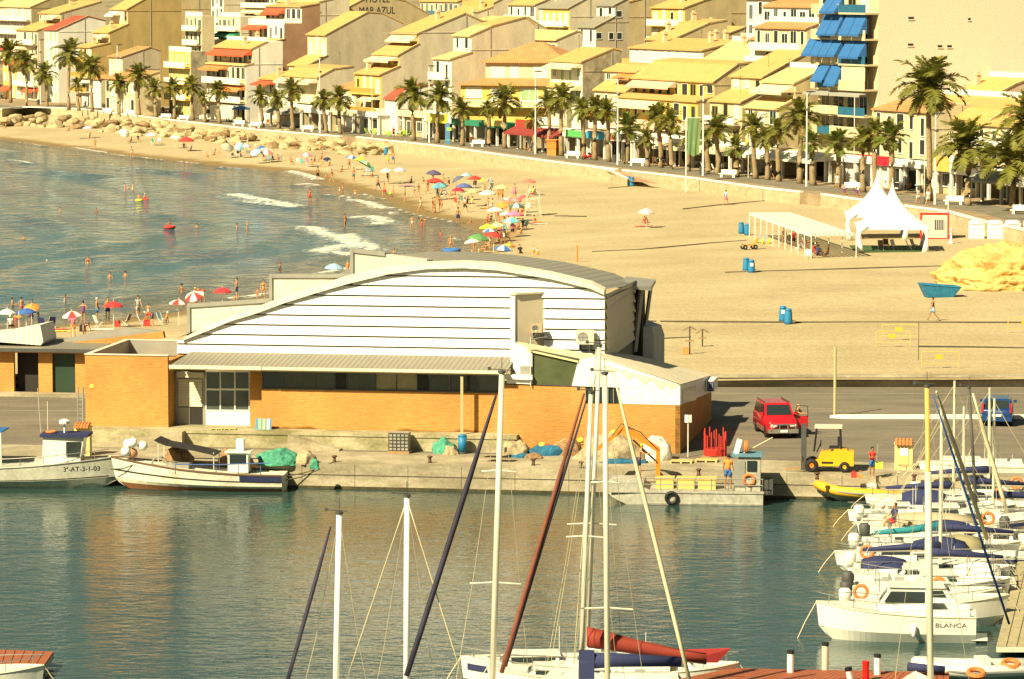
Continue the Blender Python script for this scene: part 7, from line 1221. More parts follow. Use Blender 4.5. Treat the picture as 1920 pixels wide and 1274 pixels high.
#promenade furniture
BLAB={200:'white bench at the far left below the small palm',245:'white bench left of the small red parasol',310:'white bench left of the white van',344:'white bench before the nose of the white van',448:'white bench right of the white van',478:'white bench before the brown fronted bar',577:'white bench before the cream shop front',896:'white bench before the dark red awning',1074:'white bench right of the orange kiosk',1195:'white bench beside the red parasols',1365:'white bench under the bright green palm',1597:'white bench beside two seated people',1789:'white bench right of the tallest palm',1915:'white bench at the right edge'}
for px,py in[(200,213),(245,217),(310,224),(344,227),(448,237),(478,240),(577,247),(896,275),(1074,297),(1195,311),(1365,333),(1597,358),(1789,384),(1915,402)]:
 o=root('bench',P(px,py,2.8),BLAB[px],'bench','white benches along the promenade',rz=TH+R(42))
 mb=MB();mb.box(-1.15,1.15,-.28,.28,.38,.5);mb.build('seat',WHITEP,o);mb=MB();mb.box(-1.0,1.0,.24,.34,.52,.95);mb.build('backrest',WHITEP,o)
 for s_ in(-.8,.8):mb=MB();mb.box(s_-.15,s_+.15,-.22,.22,0,.38);mb.build('leg',WHITEP,o)
def lamp(px,py,top,lab):
 b_=P(px,py,2.8);h=PY(px,top,b_.y).z-2.8;o=root('street_lamp',b_,lab,'street lamp','double headed lamps on the promenade');mb=MB();mb.tube([(0,0,0),(0,0,h*.5),(0,0,h)],[.13,.09,.06],8);mb.build('pole',WHITE,o)
 mb=MB();mb.tube([(0,0,h*.93),(.5,0,h)],.035,5);mb.tube([(0,0,h*.8),(.25,0,h*.8)],.03,5);mb.build('bracket',DGREY,o)
 mb=MB();mb.lathe([(.05,.12),(.55,.05),(.62,0),(.4,-.08)],12,(.45,0,h));mb.build('lamp_head',DGREY,o);mb=MB();mb.lathe([(.2,0),(.2,.22),(.1,.28)],8,(.12,0,h*.8));mb.build('small_lamp',DGREY,o)
for a in[(221,213,84,'lamp over the second white bench'),(600,250,108,'lamp before the grey gabled house'),(805,268,124,'lamp between the two broad palms'),(1004,289,134,'lamp left of the orange kiosk'),(1158,309,147,'lamp left of the red parasols'),(1318,330,160,'lamp right of the green banner'),(1512,350,172,'lamp before the apartment tower'),(1753,384,213,'lamp behind the tallest palm'),(76,196,75,'lamp at the far left of the promenade')]:lamp(*a)
for px,py,tp_,lab in[(64,190,150,'thin pole'),(698,262,150,'leaning timber ladder pole'),(1058,293,180,'thin grey pole by the orange kiosk'),(1225,312,245,'grey sign pole by the short palm'),(1403,334,245,'thin grey pole before the white shop'),(1601,357,180,'tall thin pole right of the green fan palm'),(1733,382,290,'dark pole beside the tallest palm trunk'),(1778,398,345,'white post right of the tent')]:
 o=post(px,py,tp_,.06,lab+(' before the white house' if lab=='thin pole' else ''),'sign_pole',OFFW,z=2.8)
for px,py,lab in[(219,212,'dark litter bin below the second bench lamp'),(72,197,'dark litter bin at the far left'),(804,266,'dark litter bin beside the broad palms'),(1153,305,'dark litter bin by the red parasols'),(1316,328,'dark litter bin right of the banner')]:
 o=root('street_bin',P(px,py,2.8),lab,'litter bin');mb=MB();mb.lathe([(.3,0),(.33,.9)],12);mb.build('drum',DGREY,o);mb=MB();mb.lathe([(.36,.9),(.36,.98),(.1,1.05)],12);mb.build('lid',DGREY,o)
o=root('ticket_kiosk',P(1040,292,2.8),'orange cloth covered kiosk between two palms','kiosk',rz=TH+R(30));mb=MB();mb.box(-.75,.75,-.75,.75,0,1.0);mb.build('base',mat('orange_brown_board',(.45,.22,.05),.8),o);mb=MB();mb.box(-.8,.8,-.8,.8,1.0,2.1);mb.build('cloth',mat('orange_cloth',(.72,.20,.03),.8,var=.2),o);mb=MB();mb.box(-.95,.95,-.95,.95,2.1,2.22);mb.build('roof',AWN['orange'],o)
o=root('info_totem',P(839,271,2.8),'blue information totem with a green panel','information sign');mb=MB();mb.box(-.35,.35,-.12,.12,0,3.2);mb.build('body',paint((.10,.24,.42),.5),o);mb=MB();mb.box(-.1,.6,-.15,-.121,2.0,2.5);mb.build('green_panel',paint((.35,.62,.12),.5),o);mb=MB();mb.box(-.25,.35,-.15,-.121,.5,.8);mb.build('lower_panel',paint((.10,.45,.35),.5),o)
def street_parasol(px,py,off_w,lab,col='red'):
 o=root('bar_parasol',P(px,py,2.8),lab,'parasol','red parasols of the bars');c=link('canopy',CANM,o);c.matrix_local=Matrix.Translation((0,0,2.35))@Matrix.Diagonal((off_w,off_w,1.3,1))
 for i in range(2):c.material_slots[i].link='OBJECT';c.material_slots[i].material=cloth(CC[col])
 q=link('pole',POLEM,o);q.matrix_local=Matrix.Translation((0,0,2.45))@Matrix.Diagonal((1.3,1.3,1.3,1));q=link('ribs',RIBM,o);q.matrix_local=c.matrix_local
for a in[(282,212,1.4,'small red parasol at the far left bars'),(1152,296,1.5,'left red parasol behind the bushy green palm'),(1187,298,1.5,'right red parasol behind the bushy green palm'),(1641,347,1.5,'red parasol before the food posters'),(1857,360,1.6,'red parasol at the right restaurant terrace'),(1925,366,1.6,'red parasol cut by the right edge')]:street_parasol(*a)
o=root('market_gazebo',P(452,230,2.8),'blue topped gazebo beside the white van','gazebo');mb=MB();hip(mb,-1.4,1.4,-1.4,1.4,2.4,.5,.1);mb.build('roof',AWN['blue'],o)
for sx in(-1,1):
 for sy in(-1,1):mb=MB();mb.tube([(sx*1.35,sy*1.35,0),(sx*1.35,sy*1.35,2.4)],.04,5);mb.build('leg',WHITE,o)
def cafe(px0,px1,py0,py1,n,col,lab,chairs=2,seed=1):
 rg=random.Random(seed+int(px0));c=cloth(CC[col]if isinstance(col,str)else col)
 for i in range(n):
  t=(i+.5)/n;px=px0+(px1-px0)*t;py=py0+(py1-py0)*t+rg.uniform(-3,3);b_=P(px,py,2.8)
  o=root('cafe_table',b_,lab+' table','table',lab+' tables',rz=rg.uniform(0,3));
  if 'cafe' not in PM:mb=MB();mb.lathe([(.42,.7),(.42,.74)],10);t1=mb.mesh('tabletop',WHITE);mb=MB();mb.lathe([(.22,0),(.04,.05),(.04,.7)],8);PM['cafe']=(t1,mb.mesh('foot',DGREY))
  link('tabletop',PM['cafe'][0],o);link('foot',PM['cafe'][1],o)
  for k in range(chairs):
   a=rg.uniform(0,6.28);q=root('cafe_chair',b_+Vector((math.cos(a),math.sin(a),0))*.75,lab+' chair','chair',lab+' chairs',rz=a-math.pi/2)
   for me,n_ in zip(CHM,('frame','seat','backrest')):h=link(n_,me,q);slot(h,c)
cafe(690,765,250,257,6,'lime','lime plastic cafe',3);cafe(275,350,210,216,5,'brown','brown bar terrace');cafe(495,525,232,235,3,'orange','basket seated cafe');cafe(800,830,258,262,3,'black','black cafe by the broad palms')
cafe(860,990,262,280,8,'brown','dark cafe below the red awning');cafe(1060,1130,284,294,5,'black','black pizza terrace');cafe(1130,1300,292,315,11,'brown','brown cafe near the red parasols');cafe(1300,1440,312,330,7,'white','white cafe behind the banner palms');cafe(1630,1740,345,360,9,'brown','brown restaurant below the posters');cafe(1790,1925,352,372,11,'orange','orange and tan terrace at the right')
cafe(1850,1925,362,374,5,'green','green clothed terrace at the right')
for px,py,lab,pose,face,w_,hair in[(2,191,'left walker in dark clothes at the far left','walk',90,('shirt:navy','shorts:navy'),'d'),(11,193,'right walker in dark clothes at the far left','walk',90,('shirt:purple','shorts:black'),'d'),(236,212,'walker in white near the second bench','walk',60,('shirt:white','shorts:white'),'b'),(228,210,'walker in pink near the second bench','walk',60,('shirt:pink','shorts:grey'),'d'),(202,200,'seated man near the arched windows','sit',60,('shirt:brown','shorts:grey'),'d'),(738,260,'man in red shirt before the lime chairs','stand',30,('shirt:red','shorts:black'),'d'),(750,259,'bare chested man in white shorts before the lime chairs','stand',-30,('shorts:white',),'d'),(786,256,'person standing at the bar counter left of the totem','stand',160,('shirt:black','shorts:white'),'d'),(987,286,'left of two walkers in dark clothes near the orange kiosk','walk',80,('shirt:black','shorts:black'),'d'),(997,286,'right of two walkers in dark clothes near the orange kiosk','walk',80,('shirt:grey','shorts:navy'),'d'),(1110,297,'person in yellow between two palms','stand',60,('shirt:yellow','shorts:brown'),'b'),(1570,355,'man in a white shirt strolling above the beach gap','stand',170,('shirt:white','shorts:white'),'d'),(1721,383,'man in grey strolling left of the tallest palm','walk',160,('shirt:grey','shorts:white'),'d'),(1740,386,'man in white carrying a bag by the tallest palm','walk',160,('shirt:white','shorts:white'),'d'),(1446,335,'walker behind the palms by the red sign','walk',90,('shirt:white','shorts:black'),'b'),(1506,344,'person in black beside the lamp before the tower','stand',20,('shirt:black','shorts:black'),'d'),(805,262,'person at the tables beside the broad palm','sit',80,('shirt:black','shorts:white'),'d'),(932,270,'waiter below the red awning','stand',0,('shirt:white','shorts:black'),'d'),(1245,305,'person sitting among the brown chairs','sit',50,('shirt:red','shorts:black'),'d')]:
 person(P(px,py,2.8),lab,pose,face,1.7,0,hair,w_,'people strolling on the promenade')
for px,py,lab in[(1584,364,'left of two people sitting on the wall end'),(1607,366,'right of two people sitting on the wall end')]:person(P(px,py,2.9),lab,'ground',30,1.65,1,'d',('shirt:purple','shorts:brown'))
sc_=root('motor_scooter',P(1102,300,2.8),'motor scooter parked between two palms','scooter',rz=R(200))
for x in(-.62,.62):mb=MB();mb.torus((x,0,.25),.2,.06,'y',14,6);mb.build('wheel',BLACK,sc_)
mb=MB();mb.loft([[(-.75,-.12,.35),(-.75,.12,.35),(-.75,.12,.7),(-.75,-.12,.7)],[(-.3,-.18,.3),(-.3,.18,.3),(-.3,.18,.75),(-.3,-.18,.75)],[(.0,-.16,.25),(.0,.16,.25),(.0,.16,.4),(.0,-.16,.4)],[(.4,-.16,.25),(.4,.16,.25),(.45,.14,.9),(.45,-.14,.9)],[(.6,-.1,.4),(.6,.1,.4),(.55,.08,.95),(.55,-.08,.95)]]);mb.build('body',paint((.45,.03,.03),.4),sc_,True);mb=MB();mb.tube([(.45,-.3,1.0),(.5,0,.95),(.45,.3,1.0)],.025,5);mb.build('handlebar',DGREY,sc_);mb=MB();mb.box(-.7,.0,-.14,.14,.74,.82);mb.build('seat',BLACK,sc_)
pv=P(1102,300,2.8);person(pv+Vector((.12,0,.3)),'scooter rider in a white shirt','ride',110,1.7,0,'d',('shirt:white','shorts:navy'))
fo=root('flag',PY(572,26,660),'red and yellow flag on a roof terrace at the upper left','flag');mb=MB();mb.tube([(0,0,-2.5),(0,0,1.2)],.05,5);mb.build('flagpole',WHITE,fo)
for k,(c_,z0,z1)in enumerate((('red',.7,1.1),('yellow',-.1,.7),('red',-.5,-.1))):
 mb=MB();n_=8;vs=[(.05+1.9*i/n_,.15*math.sin(i*1.1),z+-.5*(i/n_)**1.3+.08*math.sin(i))for i in range(n_+1)for z in(z0,z1)];mb.add(vs,[(2*i,2*i+2,2*i+3,2*i+1)for i in range(n_)]);mb.build('stripe',cloth(CC[c_]),fo)
#vehicles
RED=paint((.48,.012,.02),.25,coat=.6);BLU=paint((.012,.05,.17),.25,coat=.6);YEL=paint((.70,.42,.02),.4);ORG=paint((.72,.22,.02),.45);CHR=mat('chrome',(.7,.7,.68),.15,.9,var=0);LAMPW=mat('lamp_glass',(.7,.7,.65),.1,var=0);LAMPR=mat('tail_lamp',(.5,.02,.02),.2,var=0)
def wheel(o,x,y,r_=.36,w=.24,tm=BLACK,rm=STEEL):
 mb=MB();mb.lathe([(r_*.55,-w/2),(r_*.92,-w/2),(r_,-w/3),(r_,w/3),(r_*.92,w/2),(r_*.55,w/2)],18);me=mb.mesh('tyre',tm,False);t=link('wheel',me,o);t.location=(x,y,r_);t.rotation_euler=(0,R(90),0)
 mb=MB();mb.lathe([(r_*.54,-w*.3),(r_*.2,-w*.45),(.02,-w*.46)],10);mb.lathe([(.02,w*.46),(r_*.2,w*.45),(r_*.54,w*.3)],10);mb.build('rim',rm,t)
def secs(mb,S):
 mb.loft([[(-a,y,z0),(-a-.0,y,z0+(z1-z0)*.35),(-b_-.02,y,z1-.06),(-b_+.06,y,z1),(b_-.06,y,z1),(b_+.02,y,z1-.06),(a,y,z0+(z1-z0)*.35),(a,y,z0)]for y,a,b_,z0,z1 in S])
def car(loc,rz,lab,pnt,L,W,bonnet,belt,roof,cab,suv,cat='car'):
 """cab: (windscreen foot y, windscreen top y, rear top y, rear foot y); the front faces local -y"""
 o=root('parked_car',loc,lab,cat,'cars parked by the hall',rz=rz);h=W/2;f=-L/2;r_=L/2
 mb=MB();secs(mb,[(f,h*.86,h*.84,.42,bonnet-.22),(f+.12,h*.97,h*.9,.32,bonnet-.06),(cab[0],h,h*.95,.3,bonnet+.06),(cab[0]+.1,h,h*.98,.3,belt),(r_-.12,h,h*.97,.32,belt),(r_,h*.93,h*.93,.42,belt-.12)]);mb.build('body',pnt,o,True)
 k=.83;mb=MB();mb.loft([[(-h*.95,cab[0],belt-.02),(h*.95,cab[0],belt-.02),(h*.95,cab[3],belt-.02),(-h*.95,cab[3],belt-.02)],[(-h*k,cab[1],roof-.06),(h*k,cab[1],roof-.06),(h*k,cab[2],roof-.06),(-h*k,cab[2],roof-.06)],[(-h*k*.93,cab[1]+.12,roof),(h*k*.93,cab[1]+.12,roof),(h*k*.93,cab[2]-.1,roof),(-h*k*.93,cab[2]-.1,roof)]]);mb.build('cabin',pnt,o)
 def pane(nm,P4,out):
  c=sum((Vector(p)for p in P4),Vector())/4;q=[c+(Vector(p)-c)*.86+Vector(out)for p in P4];mb=MB();mb.poly(q);mb.build(nm,GLASSD,o)
 zb_,zt_=belt-.02,roof-.06
 pane('windscreen',[(-h*.95,cab[0],zb_),(h*.95,cab[0],zb_),(h*k,cab[1],zt_),(-h*k,cab[1],zt_)],(0,-.02,.01));pane('rear_window',[(h*.95,cab[3],zb_),(-h*.95,cab[3],zb_),(-h*k,cab[2],zt_),(h*k,cab[2],zt_)],(0,.02,.01))
 for s_ in(-1,1):
  ym=(cab[0]+cab[3])/2
  for y0,y1,t0,t1 in((cab[0]+.1,ym,cab[1]+.1,ym),(ym,cab[3]-.1,ym,cab[2])):pane('side_window',[(s_*h*.95,y0,zb_),(s_*h*.95,y1,zb_),(s_*h*k,t1,zt_),(s_*h*k,t0,zt_)],(s_*.015,0,0))
  wheel(o,s_*(h-.12),f+L*.19,.38 if suv else.32);wheel(o,s_*(h-.12),r_-L*.19,.38 if suv else.32)
  mb=MB();mb.box(s_*h*.62-.17,s_*h*.62+.17,f-.015,f+.1,bonnet-.46,bonnet-.28);mb.build('headlight',LAMPW,o)
  mb=MB();mb.box(s_*(h+.1)-.1,s_*(h+.1)+.1,cab[0]+.15,cab[0]+.25,belt+.02,belt+.18);mb.build('mirror',pnt,o)
  mb=MB();z0,z1=(belt-.35,belt+.35)if not suv else(belt-.4,belt-.1);mb.box(s_*h*.9-.05,s_*h*.9+.05,r_-.16,r_+.02,z0+.1,z1-.05);mb.build('tail_lamp',LAMPR,o)
 mb=MB();mb.box(-h*.95,h*.95,f-.1,f+.06,.34,.58);mb.build('bumper',CHR if suv else pnt,o);mb=MB();mb.box(-h*.97,h*.97,r_-.05,r_+.09,.34,.6);mb.build('bumper',pnt,o)
 for y,s_ in((f-.12,-1),(r_+.1,1)):mb=MB();mb.box(-.27,.27,y-.01,y+.01,.62 if s_>0 else.4,.75 if s_>0 else.52);mb.build('number_plate',WHITE,o)
 mb=MB();mb.box(-h*.36,h*.36,f-.02,f+.1,bonnet-.46,bonnet-.26);mb.build('grille',BLACK,o)
 return o
so=P(1459,823,QZ);suv=car(so+Vector((0,2.1,0)),R(7),'red off roader with its door open and chrome bumper',RED,4.6,1.8,1.12,1.2,1.86,(-1.05,-.55,2.0,2.2),True)
mb=MB();mb.tube([(-.75,-2.42,.45),(-.6,-2.46,.85),(.6,-2.46,.85),(.75,-2.42,.45)],.04,6);mb.tube([(-.25,-2.42,.4),(-.22,-2.45,.85)],.03,5);mb.tube([(.25,-2.42,.4),(.22,-2.45,.85)],.03,5);mb.build('bull_bar',CHR,suv)
for x in(-.7,.7):mb=MB();mb.box(x-.03,x+.03,-.4,1.9,1.87,1.92);mb.build('roof_rail',DGREY,suv)
mb=MB();mb.box(.95,1.75,-.72,-.64,.45,1.12);dr=mb.build('open_door',RED,suv);mb=MB();mb.tube([(.95,-.68,1.12),(1.1,-.68,1.72),(1.72,-.68,1.68),(1.73,-.68,1.12)],.03,4);mb.build('door_frame',DGREY,dr)
person(so+Vector((1.15,1.9,0)),'person with fair hair leaning in behind the open red door','work',60,1.65,0,'l',('shirt:brown','shorts:navy'));person(so+Vector((1.6,2.1,0)),'person in yellow leaning beside the open red door','bend',-60,1.6,0,'d',('shirt:yellow','shorts:black'))
co=P(1876,801,QZ);car(co+Vector((.1,2.1,0)),R(180-9),'blue hatchback seen from behind at the right edge',BLU,4.2,1.78,1.0,1.08,1.6,(-1.2,-.35,1.7,2.05),False)
vo_=P(408,229,2.8);v=root('delivery_van',vo_,'white delivery van parked behind the palms','van',rz=R(-8));VW=paint((.72,.68,.54),.4)
mb=MB();q=[(-3.0,.5),(-2.9,1.15),(-2.2,1.35),(-1.5,2.4),(-1.1,2.7),(2.9,2.75),(3.0,2.5),(3.0,.5)];mb.add([(y,-1.0,z)for y,z in q]+[(y,1.0,z)for y,z in q],[tuple(range(8)),tuple(range(15,7,-1))]+[(i,8+i,8+(i+1)%8,(i+1)%8)for i in range(8)]);mb.build('body',VW,v)
mb=MB();mb.add([(-2.05,-1.01,1.45),(-1.1,-1.01,1.45),(-1.1,-1.01,2.15),(-1.55,-1.01,2.15)],[(0,1,2,3)]);mb.build('side_window',GLASSD,v);mb=MB();mb.add([(-2.2,-.85,1.37),(-2.2,.85,1.37),(-1.54,.8,2.38),(-1.54,-.8,2.38)],[(0,1,2,3)]);wn=mb.build('windscreen',GLASSD,v);wn.location.x=-.03
for x in(-2.0,2.0):
 for y in(-.9,.9):mb=MB();mb.torus((x,y,.38),.26,.12,'y',16,6);mb.build('wheel',BLACK,v)
mb=MB();mb.box(-3.05,-2.95,-.9,-.6,.8,1.0);mb.build('headlight',LAMPW,v);mb=MB();mb.box(-3.1,-2.8,-.95,.95,.42,.6);mb.build('bumper',DGREY,v)
fk=root('forklift',P(1552,886,QZ)+Vector((0,.5,0)),'yellow forklift truck with a white roof','forklift',rz=R(-6),scale=1.1)
mb=MB();mb.add([(-.7,-.5,.3),(1.15,-.5,.3),(1.15,-.5,.9),(.95,-.5,1.12),(.35,-.5,1.12),(.3,-.5,1.0),(-.3,-.5,1.0),(-.45,-.5,.55),(-.7,-.5,.5)]+[(-.7,.5,.3),(1.15,.5,.3),(1.15,.5,.9),(.95,.5,1.12),(.35,.5,1.12),(.3,.5,1.0),(-.3,.5,1.0),(-.45,.5,.55),(-.7,.5,.5)],[tuple(range(9)),tuple(range(17,8,-1))]+[(i,9+i,9+(i+1)%9,(i+1)%9)for i in range(9)]);mb.build('body',YEL,fk)
mb=MB();mb.box(.5,1.28,-.52,.52,.32,1.02);mb.build('counterweight',YEL,fk);mb=MB();mb.box(-.25,.3,-.508,-.501,.42,.52);mb.build('black_stripe',BLACK,fk)
for x,r_ in((-.72,.33),(.85,.27)):
 for y in(-.5,.5):wl=link('wheel',None,fk)if False else None;mb=MB();mb.torus((x,y,r_),r_*.66,r_*.34,'y',18,7);w_=mb.build('wheel',BLACK,fk);mb=MB();mb.torus((x,y,r_),r_*.25,r_*.2,'y',12,5);mb.build('rim',ORG if x<0 else YEL,w_)
for x0,x1 in((-.62,-.5),(.68,.62)):
 for y in(-.45,.45):mb=MB();mb.tube([(x0,y,1.0),(x1,y,2.12)],.045,5);mb.build('cab_post',BLACK,fk)
mb=MB();mb.box(-.6,.72,-.52,.52,2.12,2.22);mb.build('cab_roof',OFFW,fk);mb=MB();mb.box(.1,.55,-.25,.25,1.12,1.22);mb.box(.5,.6,-.25,.25,1.2,1.65);mb.build('seat',BLACK,fk);mb=MB();mb.torus((-.3,0,1.35),.16,.02,'x',12,4);mb.tube([(-.3,0,1.35),(-.5,0,.9)],.03,5);mb.build('steering_wheel',BLACK,fk)
for y in(-.3,.3):mb=MB();mb.box(-1.24,-1.0,y-.1,y+.1,.08,2.25);mb.build('mast_rail',DGREY,fk);mb=MB();mb.box(-2.0,-1.2,y-.06,y+.06,.08,.13);mb.box(-1.26,-1.2,y-.06,y+.06,.08,.8);mb.build('fork',WOOD,fk)
mb=MB();mb.box(-1.15,-1.05,-.3,.3,1.9,2.0);mb.box(-1.2,-1.1,-.4,.4,.5,.75);mb.build('mast_crossbar',DGREY,fk)
#quay furniture and gear
q1=P(1635,895,QZ);person(q1,'person in a red top on the quay holding a pole','hold',20,1.5,1,'d',('shirt:red','shorts:blue'));mb=MB();mb.tube([(.22,-.1,.75),(.3,-.12,1.75)],.035,6);o=mb.build('rolled_pole',GREY);o.location=q1;tag(o,'grey pole held by the person in red','pole');bag(0,0,'lime','x')if False else None
mb=MB();mb.box(-.2,.2,-.12,.12,0,.35);o=mb.build('lime_bag',cloth(CC['lime']));o.location=q1+Vector((.35,0,.45));tag(o,'lime bag carried by the person in red','bag')
for px,c_,lab in((1601,'red','red box on the quay left of the person'),(1613,'orange','small orange tool on the quay beside the person')):mb=MB();mb.box(-.14,.14,-.1,.1,0,.3 if c_=='red' else.14);mb.tube([(-.08,0,.3),(0,0,.38),(.08,0,.3)],.015,4);o=mb.build('tool_box',cloth(CC[c_]));o.location=P(px,896,QZ);tag(o,lab,'box')
def kiosk(px,py,w,h,lab):
 o=root('service_kiosk',P(px,py,QZ),lab,'kiosk','small yellow service kiosks on the quay',rz=QA);Y_=mat('pale_yellow_render',(.74,.60,.24),.8,var=.1)
 mb=MB();mb.box(-w/2,w/2,0,w*.6,0,h);mb.build('body',Y_,o);mb=MB();mb.box(-w*.27,w*.27,-.03,-.001,.15,h*.88);mb.build('door',mat('door_yellow',(.66,.50,.18),.6),o);mb=MB();mb.box(-w*.2,w*.25,-.05,-.031,h*.55,h*.86);mb.build('notice',WHITE,o)
 for i in range(5):
  for rw,yy in((0,-.1),(1,.1)):x=-w/2+w*(i+.5)/5;mb=MB();mb.tube([(x,yy-.14,h+.06+rw*.09),(x,yy+.3,h+.12+rw*.09)],w*.095,8);mb.build('roof_tile',mat('terracotta',(.62,.24,.08),.8,var=.2),o)
 mb=MB();mb.box(-w/2-.04,w/2+.04,-.05,w*.6,h,h+.06);mb.build('lintel',Y_,o)
kiosk(1694,881,.95,1.35,'yellow tiled kiosk on the quay right of the person');kiosk(154,855,.85,1.55,'yellow tiled kiosk by the left brick block')
post(866,815,706,.075,'square tan pole before the brick front','tan_pole',mat('tan_pole_paint',(.48,.42,.22),.7),'pole',True,2.2);post(1565,781,651,.085,'tall tan concrete post on the road','road_post',mat('tan_pole_paint',(.48,.42,.22),.7),'post',False,QZ)
o=root('sign_post',P(1290,857,QZ),'small double white sign on a post at the hall corner','sign');mb=MB();mb.tube([(0,0,0),(0,0,2.0)],.04,6);mb.build('post',OFFW,o)
for s_ in(-1,1):mb=MB();mb.cbox((s_*.1,-.05,2.1),(.18,.02,.42),rz=s_*.3);mb.build('panel',WHITE,o)
kb=P(1600,784,QZ);mb=MB();mb.prism([(0,0),(1.0,-.55),(22,-.55),(22,.45),(.6,.45)],0,.16);o=mb.build('kerb_island',WHITEP);o.location=P(1556,784,QZ);tag(o,kind='structure')
mb=MB()
for y,x0,x1 in((738,1340,2000),(766,1340,1560),(874,1700,2000),(770,0,155)):a,b_=P(x0,y,QZ+.011),P(x1,y+.5,QZ+.011);mb.add([a,b_,b_+Vector((0,.16,0)),a+Vector((0,.16,0))],[(0,1,2,3)])
tag(mb.build('road_markings',mat('worn_line_paint',(.40,.36,.27),.8,var=.4,vs=3)),kind='structure')
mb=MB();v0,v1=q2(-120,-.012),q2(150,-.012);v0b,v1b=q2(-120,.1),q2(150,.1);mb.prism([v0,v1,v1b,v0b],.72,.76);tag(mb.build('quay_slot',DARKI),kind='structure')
mb=MB();mb.prism([q2(-120,-.015),q2(150,-.015),q2(150,.1),q2(-120,.1)],-.6,.14);tag(mb.build('tide_line',stained('wet_weed_concrete',(.10,.08,.035),(.045,.04,.02),sc1=1.2,stretch=(1,1,1))),kind='structure')
for i in range(26):a=-30+i*2.9;mb=MB();mb.box(a,a+.02,-.01,.05,.14,QZ);o=mb.build('quay_joint',DGREY);o.location=(Q0 .x,Q0 .y,0);o.rotation_euler.z=QA;tag(o,kind='structure')
for px,py,lab in[(627,867,'bollard tied to the wooden boat'),(806,868,'bollard before the green net heap'),(1000,873,'bollard left of the leaning black stay'),(1090,878,'bollard beside the tall masts'),(1310,892,'bollard behind the yellow crates'),(1532,899,'bollard before the forklift'),(1714,903,'bollard right of the kiosk')]:
 o=root('bollard',P(px,py,QZ),lab,'bollard','iron bollards along the quay edge');mb=MB();mb.lathe([(.13,0),(.09,.08),(.08,.26)],10);mb.build('post',mat('rusty_iron',(.10,.05,.03),.7),o,True);mb=MB();mb.lathe([(.09,.26),(.16,.30),(.14,.36),(.03,.38)],10);mb.build('cap',MATS['rusty_iron'],o,True)
def heap(px,py,w,h,d,c1,c2,lab,name='net_heap',seed=0,z=QZ,off=0):
 bm=bmesh.new();bmesh.ops.create_icosphere(bm,subdivisions=4,radius=1)
 for v in bm.verts:
  c=v.co.copy();f=1+mn.fractal(c*1.5+Vector((seed,0,0)),1.1,2,5)*.3;v.co=Vector((c.x*f*w/2,c.y*f*d/2,max(c.z,-.1)*f*h))
 me=bpy.data.meshes.new(name);bm.to_mesh(me);bm.free();key='net_%02d_%02d'%(int(c1[0]*99),int(c1[1]*99));me.materials.append(MATS.get(key)or stained(key,c1,c2,.95,4,(1,1,1),1.0,(.35,.6)));me.polygons.foreach_set('use_smooth',[True]*len(me.polygons));o=link(name,me);o.location=P(px,py,z)+Vector((0,off,0));tag(o,lab,'net heap')
GRN=((.10,.38,.25),(.04,.20,.13));TAN=((.46,.38,.24),(.28,.22,.13));BLN=((.03,.16,.28),(.02,.08,.14));BRN=((.34,.2,.1),(.16,.1,.06))
for a in[(832,849,1.35,.72,1.2,*GRN,'green net heap by the tall blue bin',1),(845,852,.8,.5,.6,*TAN,'tan netting under the green net heap',2),(520,868,2.4,.75,1.6,*GRN,'green net heap behind the stern of the wooden boat',3),(572,868,1.2,.65,1.2,*TAN,'grey brown net heap with a float box on top',4),(965,853,1.7,.75,1.3,*TAN,'pale net mound at the foot of the brick annex',5),(1030,853,2.6,.55,1.2,*BLN,'blue tarpaulin heap with floats',6),(1068,853,1.6,.8,1.2,*BRN,'brown net heap left of the tall masts',7),(1140,862,3.6,1.3,2.2,*TAN,'large tan net mound behind the orange crane',8),(1170,868,2.6,.22,1.0,*BLN,'blue sheet edge below the large tan mound',9),(1215,858,1.2,.7,1.0,(.7,.62,.3),(.4,.3,.1),'yellow rope heap beside the white sacks',10),(335,868,1.6,.9,1.2,*BRN,'brown net heap behind the black awning',11),(430,866,1.3,.7,1,*BRN,'brown net heap behind the boat cabin',12),(985,858,1.5,.2,.8,*BLN,'small blue sheet in front of the pale net mound',13),(1230,862,1.7,1.35,1.2,(.72,.70,.62),(.5,.48,.4),'white sacks piled beside the crane',14),(1000,860,1.0,.3,.6,*BRN,'red brown net patch before the blue heap',15),(590,878,.5,.5,.3,*GRN,'green net scrap hanging over the quay edge',16)]:heap(*a[:8],seed=a[8])
for px,py,z_,c_,lab in[(1017,835,.6,'yellow','yellow float on the blue tarpaulin heap'),(1026,838,.55,'red','red float on the blue tarpaulin heap'),(1012,845,.3,'white','white can on the blue tarpaulin heap'),(1089,826,1.0,'yellow','yellow float left of the tall masts'),(1150,812,1.4,'lime','lime cloth on top of the large tan mound'),(1163,830,1.1,'orange','orange float on the large tan mound')]:
 mb=MB();mb.ball((0,0,0),.2,10,6,.8);o=mb.build('float',cloth(CC[c_]),None,True);b0=P(px,853,QZ);o.location=PY(px,py,b0 .y);tag(o,lab,'float')
for i,(x0,y0,x1,y1)in enumerate([(1035,838,1062,822),(1042,840,1068,826),(1060,848,1100,830)]):b0=P(x0,853,QZ);mb=MB();a,b_=PY(x0,y0,b0 .y),PY(x1,y1,b0 .y+.3);mb.tube([Vector(),b_-a],.03,5);o=mb.build('oar',OFFW);o.location=a;tag(o,['upper','middle','lower'][i]+' pole sticking out of the net heaps','pole')
o=root('tank_cage',P(750,849,QZ),'white plastic tank in a black cage on a pallet','tank',rz=QA);mb=MB();mb.box(-.52,.52,-.45,.45,.16,1.12);mb.build('tank',mat('grimy_plastic',(.34,.33,.27),.6,var=.4,vs=2),o)
